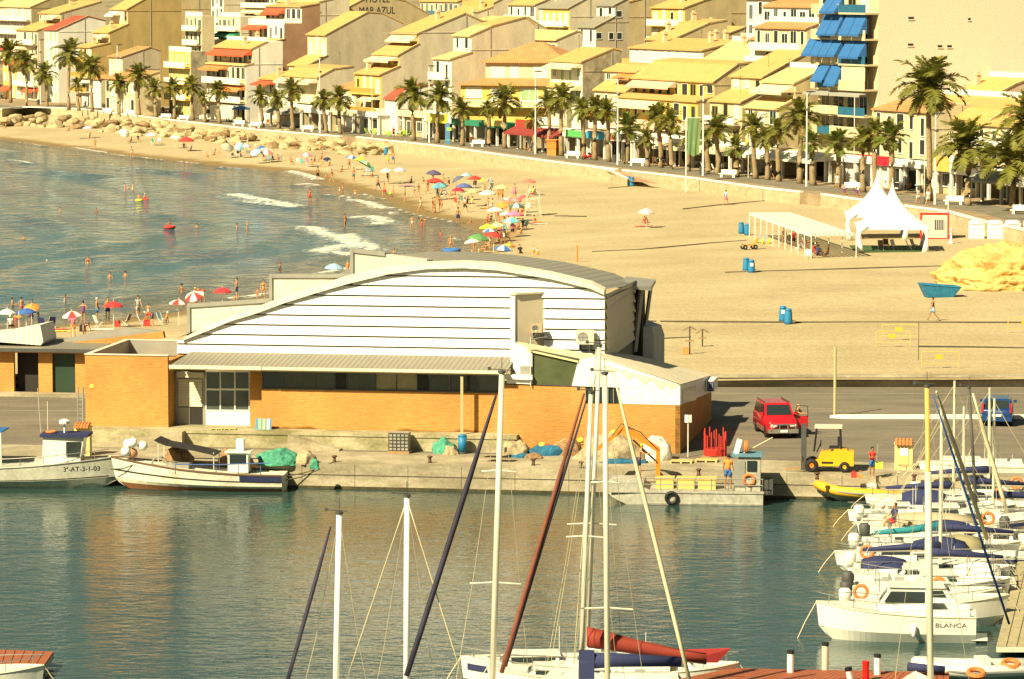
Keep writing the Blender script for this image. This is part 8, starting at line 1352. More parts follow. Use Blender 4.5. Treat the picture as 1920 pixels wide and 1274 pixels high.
for i in range(6):mb=MB();z=.16+i*.19;mb.box(-.56,.56,-.5,-.47,z,z+.03);mb.build('cage_bar',DGREY,o)
for i in range(6):mb=MB();x=-.55+i*.22;mb.box(x-.015,x+.015,-.5,-.47,.16,1.14);mb.build('cage_bar',DGREY,o)
mb=MB();mb.box(-.6,.6,-.5,.5,0,.14);mb.build('pallet',WOOD,o)
o=root('painted_board',P(495,806,2.2),'blue and green painted board leaning on the brick pier','board',rz=QA);o.rotation_euler.x=R(-10)
mb=MB();mb.box(-.5,.42,0,.03,0,.62);mb.build('panel',paint((.10,.25,.38),.6),o)
for i,c_ in enumerate(((.35,.62,.25),(.6,.7,.2),(.75,.78,.7))):mb=MB();mb.box(-.32+i*.24,-.18+i*.24,-.01,-.001,.02,.6);mb.build('colour_patch',paint(c_,.6),o)
o=root('red_rack',P(1341,859,QZ),'red metal rack of upright bars on a pallet','rack',rz=R(-12))
mb=MB();mb.lathe([(.55,.15),(.6,.5),(.58,.52)],14);mb.build('tub',paint((.45,.03,.02),.6),o);mb=MB();mb.box(-.7,.7,-.5,.5,0,.13);mb.build('pallet',WOOD,o)
for i in range(14):a=6.283*i/14;mb=MB();mb.box(.6*math.cos(a)-.03,.6*math.cos(a)+.03,.5*math.sin(a)-.03,.5*math.sin(a)+.03,.15,1.25+.2*(i%3));mb.build('bar',MATS['paint_44_02_01'],o)
for px,py,lab in[(1278,868,'yellow pallet on the quay before the hall corner'),(1325,866,'second yellow pallet before the red rack'),(407,806,'small pallet before the white panel'),(432,806,'second small pallet before the white panel')]:
 s_=.55 if py<820 else 1;o=root('pallet',P(px,py,QZ if py>820 else 2.2),lab,'pallet','wooden pallets',rz=QA,scale=s_)
 for i in range(5):mb=MB();mb.box(-.6,.6,-.4+i*.17,-.28+i*.17,.1,.13);mb.build('plank',mat('pale_timber',(.60,.45,.18),.8,var=.2),o)
 for x in(-.55,0,.55):mb=MB();mb.box(x-.05,x+.05,-.4,.4,0,.1);mb.build('runner',MATS['pale_timber'],o)
for i,(dz,c_)in enumerate(((0,'white'),(.3,'orange'),(.55,'grey'))):mb=MB();mb.loft([[(-.75+.03*k,-.3,z),(.75-.05*i,-.3,z),(.7,.3,z),(-.7,.3,z)]for k,z in enumerate((0,.12,.26))]);o=mb.build('folded_tarpaulin',CONC if c_!='white' else OFFW);o.location=P(925,848,QZ+dz);o.rotation_euler.z=QA;tag(o,['bottom','middle','top'][i]+' folded tarpaulin stacked by the black stay','tarpaulin')
#boats
HW=mat('boat_gelcoat',(.76,.75,.66),.3,var=.06,vs=.8,coat=.3);NAVY=mat('navy_canvas',(.025,.032,.10),.8,var=.15);TEALC=mat('teal_canvas',(.02,.20,.24),.8);MAR=mat('maroon_canvas',(.26,.035,.02),.8,var=.12);ALU=stained('bare_aluminium',(.46,.45,.38),(.36,.34,.28),.45,1.5,(1,1,1),.1);MAST=mat('mast_metal',(.66,.62,.50),.35,.2,var=.06);WIRE=mat('rigging_wire',(.55,.48,.30),.5);SAILC=mat('furled_sail',(.68,.58,.38),.8,var=.1)
RINGS={}
def hull_mesh(mb,L,B,F,drop=.35,full=.62,n=28,rake=.12,sh=.38):
 rings=[]
 for i in range(n+1):
  t=i/n;b_=B/2*(min(1,.82+t*.5)if t<full else(1-((t-full)/(1-full))**2.1));b_=max(b_,.03);zs=F*(1+sh*t*t);x=-L/2+L*t;zk=-drop+(drop+F*.35)*max(0,(t-.82)/.18)**2;xr=rake*L*max(0,t-.75)*1.2
  rings.append([(x+xr,-b_,zs),(x+xr*.5,-b_*.9,zs*.35),(x,-b_*.45,zk+.08),(x,0,zk),(x,b_*.45,zk+.08),(x+xr*.5,b_*.9,zs*.35),(x+xr,b_,zs),(x+xr,b_*.86,zs+.03),(x+xr,0,zs+.02*0-.02),(x+xr,-b_*.86,zs+.03)])
 mb.loft(rings);return rings
def hull_pt(r,s_,f_):
 a,b_,c=(r[0],r[1],r[2])if s_==0 else(r[6],r[5],r[4]);z=a[2]*f_;p,q=(b_,a)if z>b_[2]else(c,b_);t=(z-p[2])/max(.001,q[2]-p[2]);v=Vector(p).lerp(Vector(q),t);v.y+=-.025 if s_==0 else.025;return tuple(v)
def hug(o,rings,sd):
 M=o.matrix_basis;I=M.inverted()
 for v in o.data.vertices:
  p=M@v.co;best=[]
  for r in rings:
   a,b_=(r[0],r[1])if sd<0 else(r[6],r[5]);t=min(1,max(0,(p.z-b_[2])/(a[2]-b_[2])));best.append((b_[0]+(a[0]-b_[0])*t,b_[1]+(a[1]-b_[1])*t))
  p.y=float(np.interp(p.x,[q[0]for q in best],[q[1]for q in best]))+sd*.015;v.co=I@p
def boat(px,py,L,F,lab,bow=1,cab=None,canopy=None,mast=0,motor=None,ring_=None,B=None,hm=None,stripe=None,rail_=True,rz=0,cat='boat',furl=None,z=0,nm='moored_boat',bm_px=None,cabm=None):
 b_=P(px,py,z);B=B or L*.36;o=root(nm,b_+Vector((0,B/2,0)),lab,cat,'boats moored in the marina' if cat=='boat' else None,rz=R(rz)+(0 if bow>0 else math.pi));mb=MB();rg_=hull_mesh(mb,L,B,F);mb.build('hull',hm or HW,o,False)
 RINGS[o.name]=rg_
 if stripe:mb=MB();mb.loft([[(r[0][0],r[0][1]*1.012,r[0][2]*.86),(r[0][0],r[0][1]*1.012,r[0][2]*.66)]for r in rg_[:-1]],False,False,False);mb.loft([[(r[6][0],r[6][1]*1.012,r[6][2]*.66),(r[6][0],r[6][1]*1.012,r[6][2]*.86)]for r in rg_[:-1]],False,False,False);mb.build('stripe',stripe,o)
 mb=MB()
 for s_ in(0,6):mb.tube([(r[s_][0],r[s_][1],r[s_][2]+.02)for r in rg_],.035,5)
 mb.build('gunwale',OFFW if not stripe else HW,o)
 mb=MB();mb.box(-L*.46,-L*.06,-B*.3,B*.3,F+.035,F+.05);mb.build('cockpit_sole',mat('cockpit_grey',(.38,.36,.29),.8,var=.2),o)
 for s_ in(-1,1):mb=MB();mb.box(-L*.46,-L*.04,s_*B*.36-.1,s_*B*.36+.1,F+.05,F+.3);mb.build('side_bench',HW,o)
 if cab:
  h,x0,x1=cab;w0,w1=B*.34,B*.27;x0*=L;x1*=L;z0=F+.04;mb=MB();mb.loft([[(x0,-w0,z0),(x1+.35,-w0*.8,z0),(x1+.35,w0*.8,z0),(x0,w0,z0)],[(x0+.08,-w1,z0+h),(x1-h*.35,-w1,z0+h),(x1-h*.35,w1,z0+h),(x0+.08,w1,z0+h)]]);cb=mb.build('cabin',cabm or HW,o)
  mb=MB();mb.box(x0,x1-h*.3,-w1-.1,w1+.1,z0+h+.001,z0+h+.06);mb.build('cabin_roof',HW if not cabm else NAVY,cb)
  for s_ in(-1,1):mb=MB();yy=lambda t:s_*(w0+(w1-w0)*t+.012);mb.poly([(x0+.2,yy(.45),z0+h*.45),(x1-.15,yy(.45)*.95,z0+h*.45),(x1-h*.3-.1,yy(.85),z0+h*.85),(x0+.2,yy(.85),z0+h*.85)]);mb.build('side_window',GLASSD,cb)
  mb=MB();xs_=lambda t:x1+.35-(.35+h*.35)*t+.015;mb.poly([(xs_(.4),-w0*.72,z0+h*.4),(xs_(.4),w0*.72,z0+h*.4),(xs_(.85),w1*.85,z0+h*.85),(xs_(.85),-w1*.85,z0+h*.85)]);mb.build('windscreen',GLASSD,cb)
 if canopy:
  cm,x0,x1,h=canopy;x0*=L;x1*=L;mb=MB();mb.loft([[(x0+(x1-x0)*t,-B*.40,F+.05),(x0+(x1-x0)*t,-B*.30,F+h*(.75+.25*math.sin(math.pi*t))),(x0+(x1-x0)*t,0,F+h*(.85+.3*math.sin(math.pi*t))),(x0+(x1-x0)*t,B*.30,F+h*(.75+.25*math.sin(math.pi*t))),(x0+(x1-x0)*t,B*.40,F+.05)]for t in(0,.25,.5,.75,1)]);mb.build('canvas_cover',cm,o,True)
 if rail_:
  mb=MB();q=[(r[0][0],r[0][1]*.92,r[0][2]+.42)for r in rg_[14::2]];q2_=[(r[6][0],r[6][1]*.92,r[6][2]+.42)for r in rg_[14::2]];mb.tube(q+q2_[::-1],.018,4)
  for r in rg_[14::4]:mb.tube([(r[0][0],r[0][1]*.92,r[0][2]),(r[0][0],r[0][1]*.92,r[0][2]+.42)],.014,4);mb.tube([(r[6][0],r[6][1]*.92,r[6][2]),(r[6][0],r[6][1]*.92,r[6][2]+.42)],.014,4)
  mb.build('bow_rail',STEEL,o)
 if motor is not None:
  mc=DGREY if motor else HW;mb=MB();mb.loft([[(-L/2-.12-w,-.17,F+zz),(-L/2-.12+w,-.17,F+zz),(-L/2-.12+w,.17,F+zz),(-L/2-.12-w,.17,F+zz)]for zz,w in((-.1,.14),(.15,.24),(.5,.26),(.62,.16))]);om=mb.build('outboard_motor',mc,o,True);mb=MB();mb.box(-L/2-.2,-L/2-.05,-.06,.06,-.3,F-.1);mb.build('motor_leg',DGREY,om)
 rk=random.Random(int(px+py))
 for c_ in rk.sample(['cloth_55_19_03','cloth_05_15_45','cloth_36_37_34','cloth_74_27_05','cloth_77_62_06','cloth_75_74_66'],3):
  x=-L*rk.uniform(.12,.42);y=rk.uniform(-.5,.5)*B*.5;mb=MB();k_=rk.random()
  if k_<.4:mb.torus((x,y,F+.1),.16,.05,'z',10,5);nm_='rope_coil'
  elif k_<.75:mb.box(x-.2,x+.2,y-.14,y+.14,F+.05,F+.35);nm_='deck_box'
  else:mb.tube([(x,-B*.38,F),(x-.05,-B*.36,F+1.1),(x-.05,B*.36,F+1.1),(x,B*.38,F)],.02,5);nm_='steel_arch'
  mb.build(nm_,(MATS.get(c_)or cloth(CC['grey']))if nm_!='steel_arch' else STEEL,o)
 for k_,(x,s_)in enumerate(((-.25,-1),(.08,-1),(-.1,1))):mb=MB();mb.lathe([(.02,-.3),(.1,-.24),(.11,0),(.1,.2),(.02,.26)],8,(x*L,s_*(B/2+.08),F*.55));mb.build('fender',WHITE if k_ else mat('blue_fender',(.05,.08,.3),.5),o,True)
 mb=MB();q=rg_[-1][0];mb.tube([(q[0],0,q[2]),(q[0]+.45,.1,q[2]*.45),(q[0]+.8,.2,-.1)],.02,4);mb.build('mooring_line',SAILC,o)
 mb=MB();mb.tube([(-L*.1,0,F),(-L*.1,0,F+1.5)],.012,4);mb.build('aerial',WHITE,o)
 if ring_:x,s_=ring_;mb=MB();mb.torus((x*L,s_,F+.55),.27,.075,'y',16,7);mb.build('life_ring',mat('life_ring_orange',(.72,.20,.05),.6),o)
 if mast:
  mx_=.08*L;mb=MB();mb.tube([(mx_,0,F),(mx_,0,F+mast)],[.08,.06],8);mt=mb.build('mast',MAST,o);mb=MB();mb.tube([(mx_,0,F+mast*.97),(-L*.5,0,F)],.012,3);mb.tube([(mx_,0,F+mast*.95),(L*.55,0,F*1.3)],.012,3)
  for s_ in(-1,1):mb.tube([(mx_,0,F+mast*.95),(mx_,s_*B*.25,F+mast*.55),(mx_-.1,s_*B/2,F)],.01,3)
  mb.build('rigging',WIRE,mt);mb=MB();mb.tube([(mx_,0,F+1.0),(-L*.42,0,F+.95)],.05,6);bo=mb.build('boom',MAST,mt)
  if furl:mb=MB();mb.tube([(mx_,0,F+1.22),(mx_-L*.15,0,F+1.2),(-L*.42,0,F+1.03)],[.2,.16,.08],8);mb.build('sail_cover',furl,bo,True)
 return o
BO=[(1690,1208,6.0,.95,'white cabin boat with a blank side and dark door, nearest in the marina',-1,(1.15,-.2,.12),None,0,None,None,None),(1740,1180,6.2,.8,'second white boat with an orange life ring at its stern',1,(.7,-.1,.15),None,0,False,(-.42,-.5),None),(1745,1140,6.4,.7,'white boat with a navy stripe and dark outboard',1,(.5,-.05,.2),None,0,True,None,NAVY),(1745,1113,6.6,.65,'white sailing boat with a navy cockpit cover',1,(.45,-.05,.22),(NAVY,-.42,-.14,.65),7.0,None,None,NAVY),(1718,1082,6.4,.6,'white boat with a violet blue peaked cover',-1,(.4,0,.25),(NAVY,-.35,.0,.9),0,None,None,None),(1760,1062,7.0,.62,'white sailing boat with a teal sail cover on the boom',1,(.5,-.05,.2),None,0,False,None,None),(1768,1040,6.6,.6,'white boat behind the teal sail cover with a blue cockpit cover',1,(.4,0,.25),(NAVY,-.1,.2,.7),0,True,None,None),(1752,1022,6.4,.55,'white boat with a tan canvas and orange life rings',-1,None,(mat('tan_canvas',(.42,.36,.24),.8),-.3,.35,.7),0,True,(-.4,.2),None),(1740,1003,6.0,.6,'white boat with a seated crew member behind the yellow mast',1,(.55,0,.28),None,0,False,None,None),(1772,984,6.4,.55,'white boat with a dark blue tent cover',1,(.5,0,.2),(NAVY,-.3,.02,.9),6.5,None,None,None),(1790,966,6.2,.5,'low white boat with a navy boom cover near the quay',-1,(.4,0,.2),(NAVY,-.25,.15,.45),0,True,None,None),(1840,950,6.0,.5,'white boat with orange ring tucked near the dock',1,(.5,-.1,.2),None,5.5,False,(.3,-.4),None),(1800,938,5.6,.8,'white cruiser with a raised white canopy close to the quay',-1,(1.1,-.2,.2),None,0,None,None,None),(1720,957,4.6,.4,'small white skiff beyond the yellow inflatable',-1,None,None,0,True,None,None),(1880,935,6.0,.6,'white boat with a blue tarpaulin by the quay wall',-1,None,(mat('blue_tarp',(.04,.10,.35),.7),-.3,.1,.7),0,None,None,None),(1735,1160,6.0,.7,'white boat squeezed behind the one with the orange life ring',1,(.6,-.05,.2),None,0,True,(.1,-.4),None),(1765,1126,6.4,.65,'white boat between the navy striped one and the sailing boat',-1,(.5,0,.25),(MATS['white_canvas'],-.4,-.1,.7),6.2,None,None,None),(1740,1098,6.2,.65,'white boat with a folded white cockpit canvas',1,(.6,-.1,.15),None,0,False,(-.4,.3),None),(1790,1073,6.4,.6,'white boat with olive sprayhood among the blue covered ones',-1,(.4,0,.25),(mat('olive_canvas',(.3,.27,.15),.8),-.2,.1,.8),6.8,None,None,NAVY),(1810,1012,6.2,.6,'white boat with navy stripe behind the tan canvas',1,(.5,0,.2),None,0,None,None,NAVY),(1700,993,5.0,.5,'small white boat left of the dark blue tent cover',-1,(.5,-.05,.2),None,0,True,None,None),(1830,975,6.2,.55,'white boat right of the dark blue tent cover',-1,(.5,0,.2),None,5.0,None,(-.2,.3),None),(1885,1000,5.6,.5,'white boat behind the orange rings at the right edge',-1,(.45,0,.2),None,6.0,None,None,None),(1905,1045,5.4,.5,'white bow poking in at the right edge beside the dock',-1,(.4,0,.2),None,0,None,None,None)]
for px,py,L,F,lab,bow,cab,can,ms,mo,ri,st in BO:boat(px,py,L*1.06,F*1.15,lab,bow,cab,can,ms,mo,ri,stripe=st,furl=TEALC if 'teal sail cover on' in lab else(NAVY if ms else None),rz=random.Random(px).uniform(-4,4)-3)
nb=[o for o in COL.objects if o.get('label','').startswith('white cabin boat with a blank')][0];tx=text(nb,'BLANCA',(-2.15,1.06,.78),.26,INKG,(R(90),0,R(180)),1.3);hug(tx,RINGS[nb.name],1)
mb=MB();mb.box(-3.65,-3.0,-.7,.7,.12,.2);mb.build('stern_platform',HW,nb)
tb=[o for o in COL.objects if o.get('label','').startswith('white sailing boat with a teal')][0];mb=MB();mb.tube([(.3,0,1.75),(-1.2,0,1.5),(-2.9,0,1.35)],[.2,.17,.1],8);mb.build('sail_cover',TEALC,tb,True)
rb=P(1739,1003,.75);person(rb+Vector((-1.5,1.2,0)),'crew member sitting in the stern of a white marina boat','sit',-60,1.7,1,'d',('shirt:navy','shorts:red'))
def rib(px,py,L,tube,inner,lab,rz,z=0):
 b_=P(px,py,z);o=root('inflatable_boat',b_+Vector((0,.9,0)),lab,'inflatable boat',None,rz=R(rz));W=.75;q=[(L/2,-W,.5),(-L*.1,-W,.5),(-L*.3,-W*.85,.58),(-L*.43,-W*.5,.72),(-L/2,0,.82)];q=q+[(x,-y,z_)for x,y,z_ in q[-2::-1]]
 mb=MB();mb.tube(q,[.2,.26,.26,.25,.22,.25,.26,.26,.2],10);mb.build('tube',tube,o,True);mb=MB();mb.tube([(x,y*1.34,z_)for x,y,z_ in q],.05,5);mb.build('rubbing_strake',inner,o)
 mb=MB();mb.loft([[(x,-w,.4),(x,0,k),(x,w,.4)]for x,w,k in((L/2,.6,-.2),(0,.62,-.2),(-L*.3,.5,.0),(-L*.46,.15,.45))]);mb.build('hull',HW,o);mb=MB();mb.box(-L*.1,L*.45,-.6,.6,.38,.45);mb.box(-.1,.4,-.35,.35,.45,.95);mb.build('console',HW,o);mb=MB();mb.box(L/2,L/2+.35,-.18,.18,.5,1.15);mb.build('outboard_motor',DGREY,o);return o
ry=rib(1632,944,5.4,mat('yellow_hypalon',(.74,.42,.03),.5),mat('grey_strake',(.25,.26,.25),.6),'yellow inflatable boat with a grey band beside the quay',-6)
rib(1840,1285,5.0,HW,mat('grey_strake',(.25,.26,.25),.6),'white inflatable with orange ring at the lower right corner',8)
for px,py,lab in((1895,1245,'orange life jacket on the lower right inflatable'),(1830,1262,'orange life ring on the lower right inflatable')):mb=MB();mb.torus((0,0,0),.3,.1,'z',14,6);o=mb.build('life_ring',mat('life_ring_orange',(.72,.20,.05),.6));o.location=P(px,py,.75);o.rotation_euler=(.3,0,0);tag(o,lab,'life ring')
boat(1830,893,5.4,.45,'upturned looking white dinghy lying on the quay edge',-1,None,None,0,None,None,B=1.6,z=QZ+.1,rail_=False,rz=-5)
def dock(nm,pts,zt,lab,pm,plank_dir=0,n=14,cat='dock'):
 o=root(nm,pts[0],lab,cat);w=[p-pts[0]for p in pts];mb=MB();vs=[Vector((v.x,v.y,-.25))for v in w]+[Vector((v.x,v.y,-.03))for v in w];mb.add(vs,[(3,2,1,0),(4,5,6,7)]+[(i,(i+1)%4,4+(i+1)%4,4+i)for i in range(4)]);mb.build('frame',OFFW,o)
 for i in range(n):
  t0,t1=(i+.04)/n,(i+.94)/n;a,b_,c,d=w[0].lerp(w[1],t0),w[0].lerp(w[1],t1),w[3].lerp(w[2],t1),w[3].lerp(w[2],t0);q=[a,b_,c,d];mb=MB();mb.add([v+Vector((0,0,-.028))for v in q]+[v+Vector((0,0,.02))for v in q],[(4,5,6,7)]+[(k,(k+1)%4,4+(k+1)%4,4+k)for k in range(4)]);mb.build('plank',pm,o)
 return o
GP=mat('grey_timber',(.40,.34,.20),.8,var=.25,vs=2);RP=mat('red_brown_timber',(.33,.10,.045),.7,var=.15,vs=2)
dock('pontoon',[P(1868,1212,.5),P(1935,1212,.5),P(1985,960,.5),P(1925,960,.5)][0:1]+[P(1985,1212,.5),P(2040,960,.5),P(1925,985,.5)],.5,'grey timber pontoon at the right of the marina',GP,n=6)
dock('pier',[P(1150,1300,.9),P(1780,1306,.9),P(1780,1262,.9),P(1370,1254,.9)],.9,'red brown pier along the lower right',RP,n=40);dock('pier',[P(-60,1262,.5),P(74,1262,.5),P(101,1223,.5),P(-60,1217,.5)],.5,'red brown pier end at the lower left',RP,n=9)
mb=MB();a,b_=P(80,1262,.6),P(96,1230,.6);mb.tube([(a.x-.6,a.y+.6,-1),(a.x-.6,a.y+.6,.6)],.25,10);o=mb.build('pier_pile',DGREY);tag(o,'dark pile under the lower left pier end','pile')
for px,top,bot,c_,lab,tilt in[(1482,1220,1262,'w','leftmost white pile on the lower right pier',0),(1547,1205,1257,'g','tall grey white pile behind the pier',0),(1645,1227,1266,'w','white pile right of the red one',0),(1623,1240,1278,'r','red pile on the lower right pier',0),(1611,1250,1280,'w','leaning white pile beside the red one',-.2)]:
 b0=P(px,bot,.9);h=PY(px,top,b0 .y).z+.6;o=root('mooring_pile',(b0 .x,b0 .y,-.6),lab,'mooring post','mooring piles of the pier');o.rotation_euler.y=tilt;mb=MB();mb.tube([(0,0,-1),(0,0,h-.12)],.13,10);mb.build('pile',{'w':WHITE,'g':OFFW,'r':paint((.62,.015,.01),.4)}[c_],o);mb=MB();mb.tube([(0,0,h-.12),(0,0,h)],.14,10);mb.build('cap',BLACK if c_!='r' else paint((.62,.015,.01),.4),o)
boat(-72,1322,5.6,.95,'white bow with a steel rail at the lower left corner',1,(.5,-.3,.1),None,0,None,None,z=0)
wb=root('work_barge',P(1290,947,0)+Vector((0,1.2,0)),'aluminium work barge with an orange crane and yellow crates','work boat',rz=R(-5));wl=8.0/2
mb=MB();mb.loft([[(x,-w,z1),(x,-w,z0),(x,w,z0),(x,w,z1)]for x,w,z0,z1 in((-wl-.1,.9,.55,1.25),(-wl+.15,1.15,.35,1.15),(-wl+1.5,1.25,-.3,1.1),(-1.9,1.25,-.35,.75),(wl,1.25,-.35,.7))]);mb.build('hull',ALU,wb);mb=MB();mb.box(-wl,wl+.05,-1.3,-1.25,.62,.74);mb.box(-2.2,wl,-1.28,-1.24,.05,.1);mb.build('rubbing_strake',ALU,wb)
mb=MB();mb.loft([[(-wl,-1.2,.75),(-wl,-1.2,1.3)],[(-2.2,-1.27,.7),(-2.4,-1.27,1.25)]],False,False,False);mb.box(-wl,-2.2,-1.27,1.2,.7,1.2);mb.build('raised_bow',ALU,wb)
for z in(1.05,1.38):mb=MB();mb.tube([(-2.2,-1.2,z),(wl,-1.2,z)],.025,5);mb.build('rail',STEEL,wb)
for i in range(8):x=-2.2+i*.88;mb=MB();mb.tube([(x,-1.2,.7),(x,-1.2,1.38)],.025,5);mb.build('rail_post',STEEL,wb)
for i in range(3):x=-1.15+i*1.1;mb=MB();mb.loft([[(x+s_*.46,y*.46,z)for s_,y in((-1,-1),(1,-1),(1,1),(-1,1))]for z in(.72,1.22)]);mb.box(x-.5,x+.5,-.5,.5,1.22,1.30);mb.build('fish_crate',mat('yellow_crate',(.66,.50,.15),.6,var=.1),wb)
hx0,hx1=2.55,wl-.15;mb=MB();mb.loft([[(hx0-.1,-.8,.7),(hx1,-.8,.7),(hx1,.8,.7),(hx0-.1,.8,.7)],[(hx0+.15,-.75,2.5),(hx1,-.75,2.5),(hx1,.75,2.5),(hx0+.15,.75,2.5)]]);wh=mb.build('wheelhouse',ALU,wb);mb=MB();mb.box(hx0-.2,hx1+.1,-.9,.9,2.5,2.6);mb.build('roof',paint((.12,.25,.33),.6),wh);mb=MB();mb.box(hx1-.7,hx1-.2,-.83,-.77,1.75,2.3);mb.build('side_window',GLASSD,wh);mb=MB();mb.box(hx0-.08,hx0+.5,-.82,-.79,.9,2.3);mb.build('door_window',GREY,wh)
mb=MB();mb.cbox((hx0+.1,0,2.95),(.28,.4,.75),ry=.25);mb.build('funnel',WHITE,wb)
for k_ in range(2):mb=MB();mb.torus((hx0+.5+k_*.08,-.1,2.95),.26,.07,'x',14,6);mb.build('life_ring',mat('life_ring_orange',(.72,.20,.05),.6),wb)
mb=MB();mb.tube([(hx0+.4,0,2.6),(hx0+1.9,.2,3.4)],.03,5);mb.build('boom',SAILC,wb);mb=MB();mb.torus((-.75,-1.36,.38),.28,.09,'y',18,8);mb.build('tyre_fender',BLACK,wb)
for x in(hx1+.3,hx1+.5):mb=MB();mb.box(x-.1,x+.15,-.6,.6,.5,1.25);mb.build('outboard_motor',DGREY,wb)
mb=MB();mb.torus((hx1-.6,-.85,1.3),.28,.07,'y',14,6);mb.build('life_ring',MATS['life_ring_orange'],wb)
cx0=-1.55;mb=MB();mb.box(cx0-.1,cx0+.12,.3,.52,.7,2.75);mb.build('crane_column',ORG,wb)
def beam(p,q,w,m_,nm):mb=MB();d=(Vector(q)-Vector(p));c=(Vector(p)+Vector(q))/2;mb.cbox(c,(d.length,w*.8,w),ry=-math.atan2(d.z,d.x));return mb.build(nm,m_,wb)
beam((cx0+.05,.41,2.65),(cx0-1.8,.41,3.85),.26,ORG,'crane_boom');beam((cx0-1.75,.45,3.85),(cx0-3.25,.45,2.6),.2,ORG,'crane_jib');beam((cx0-.1,.2,2.1),(cx0-1.3,.2,3.2),.09,BLACK,'hydraulic_ram');mb=MB();mb.tube([(cx0,.2,2.7),(cx0-.9,.2,3.6),(cx0-1.9,.2,4.05),(cx0-2.4,.2,3.4)],.025,5);mb.build('hose',BLACK,wb)
M_=Matrix.Translation(wb.location)@Matrix.Rotation(wb.rotation_euler.z,4,'Z');person(M_@Vector((2.15,-.3,.72)),'deckhand in an orange shirt and blue shorts on the barge','stand',160,1.75,1,'d',('shirt:orange','shorts:blue'));person(M_@Vector((-2.55,.2,1.2)),'bare chested deckhand working beside the crane','work',80,1.7,0,'y',('shorts:navy',))
fb=root('fishing_boat',P(375,924,0)+Vector((0,1.3,0)),'old wooden fishing boat with a black awning and navy stern','fishing boat',rz=math.pi+R(-6));L=9.0;mb=MB();rg_=hull_mesh(mb,L,2.6,.9,.3,.5,16,.16,.85);mb.build('hull',stained('worn_white_paint',(.72,.69,.56),(.50,.40,.26),.7,1.2,(1,1,2),.2,(.3,.5)),fb)
for r0_,r1_,m_,nm,lo,hi in((0,17,mat('brown_antifouling',(.22,.09,.035),.8),'waterline_band',.02,.22),(0,17,BLACK,'dark_strake',.60,.65),(0,5,NAVY,'navy_stern',.66,.98)):
 mb=MB()
 for s_ in(0,6):mb.loft([[hull_pt(r,s_,f_)for f_ in((lo,hi)if s_ else(hi,lo))]for r in rg_[r0_:r1_]],False,False,False)
 mb.build(nm,m_,fb)
mb=MB()
for s_ in(0,6):mb.tube([(r[s_][0],r[s_][1],r[s_][2]+.03)for r in rg_],.05,5)
mb.build('gunwale',mat('dark_timber',(.14,.08,.04),.7),fb);mb=MB();mb.loft([[(x,-.9,z),(x,.9,z+.0),(x,.9,z-.06),(x,-.9,z-.06)]for x,z in((-.9,2.0),(.3,2.25),(1.8,2.5),(2.4,2.75))]);mb.build('awning',mat('black_tarpaulin',(.025,.022,.02),.8),fb)
for x in(-.8,2.2):
 for y in(-.8,.8):mb=MB();mb.tube([(x,y,.9),(x,y,2.1 if x<0 else 2.6)],.03,5);mb.build('awning_pole',OFFW,fb)
mb=MB();mb.box(-2.6,-1.5,-.5,.5,1.0,2.05);mb.box(-2.75,-1.35,-.6,.6,2.05,2.13);cbn=mb.build('cabin',HW,fb);mb=MB();mb.box(-2.3,-1.9,-.2,.2,2.13,2.75);mb.build('exhaust',WHITE,cbn);mb=MB();mb.box(-2.5,-1.6,.5,.52,1.45,1.95);mb.build('side_window',GLASSD,cbn)
mb=MB();mb.tube([(-3.9,-1.0,1.6),(-1.0,-1.25,1.5),(1.2,-1.3,1.5)],.03,5);mb.tube([(-3.9,1.0,1.6),(-1.0,1.25,1.5),(1.2,1.3,1.5)],.03,5);mb.build('blue_rail',paint((.08,.14,.35),.6),fb)
for x in(-3.4,-2.2,-1.0,.2,1.2):mb=MB();mb.tube([(x,1.2,1.0),(x,1.2,1.5)],.025,5);mb.build('rail_post',MATS['paint_07_13_34'],fb)
for i,(x,z)in enumerate(((4.0,2.0),(3.7,2.1),(3.2,1.9),(4.1,1.6),(3.75,1.5))):mb=MB();mb.ball((x,.2*(i%2),z+.4),.27,10,7);mb.build('buoy',WHITE if i<4 else mat('brown_buoy',(.4,.2,.1),.6),fb,True)
mb=MB();mb.tube([(3.7,.1,1.2),(3.75,.1,2.6)],.04,6);mb.tube([(3.1,.2,2.35),(4.1,.1,2.35)],.025,5);mb.build('buoy_rack',DGREY,fb);mb=MB();mb.torus((2.2,.5,1.4),.4,.06,'y',14,5);mb.lathe([(.35,1),(.3,1.5)],10,(1.6,.3,0));mb.box(.6,1.5,-.4,.6,1,1.45);mb.build('winch',GREY,fb);heap(455,880,1.4,.45,.8,*BRN,'brown net pile on the stern of the wooden boat',seed=20,z=1.2,off=1.0);
wf=root('fishing_boat',P(40,918,0)+Vector((0,1.4,0)),'white fishing boat with a registration number and navy cabin roof','fishing boat',rz=R(-3));L=10;mb=MB();rg_=hull_mesh(mb,L,2.8,1.0,.3,.55,16,.12,.65);mb.build('hull',stained('grey_white_hull',(.60,.59,.49),(.47,.46,.37),.4,.8,(1,1,1),.05),wf)
mb=MB();mb.loft([[(r[0][0],r[0][1]*.96-.03,r[0][2]*.42),(r[0][0],r[0][1]*.96-.03,r[0][2]*.38)]for r in rg_[:-1]],False,False,False);mb.build('dark_strake',BLACK,wf);mb=MB()
for s_ in(0,6):mb.tube([(r[s_][0],r[s_][1],r[s_][2]+.03)for r in rg_],.05,5)
mb.build('gunwale',GREY,wf);tx=text(wf,'3ª-AT-3-1-03',(3.25,-1.0,1.05),.36,INK,(R(90),0,0),1.0);hug(tx,rg_,-1)
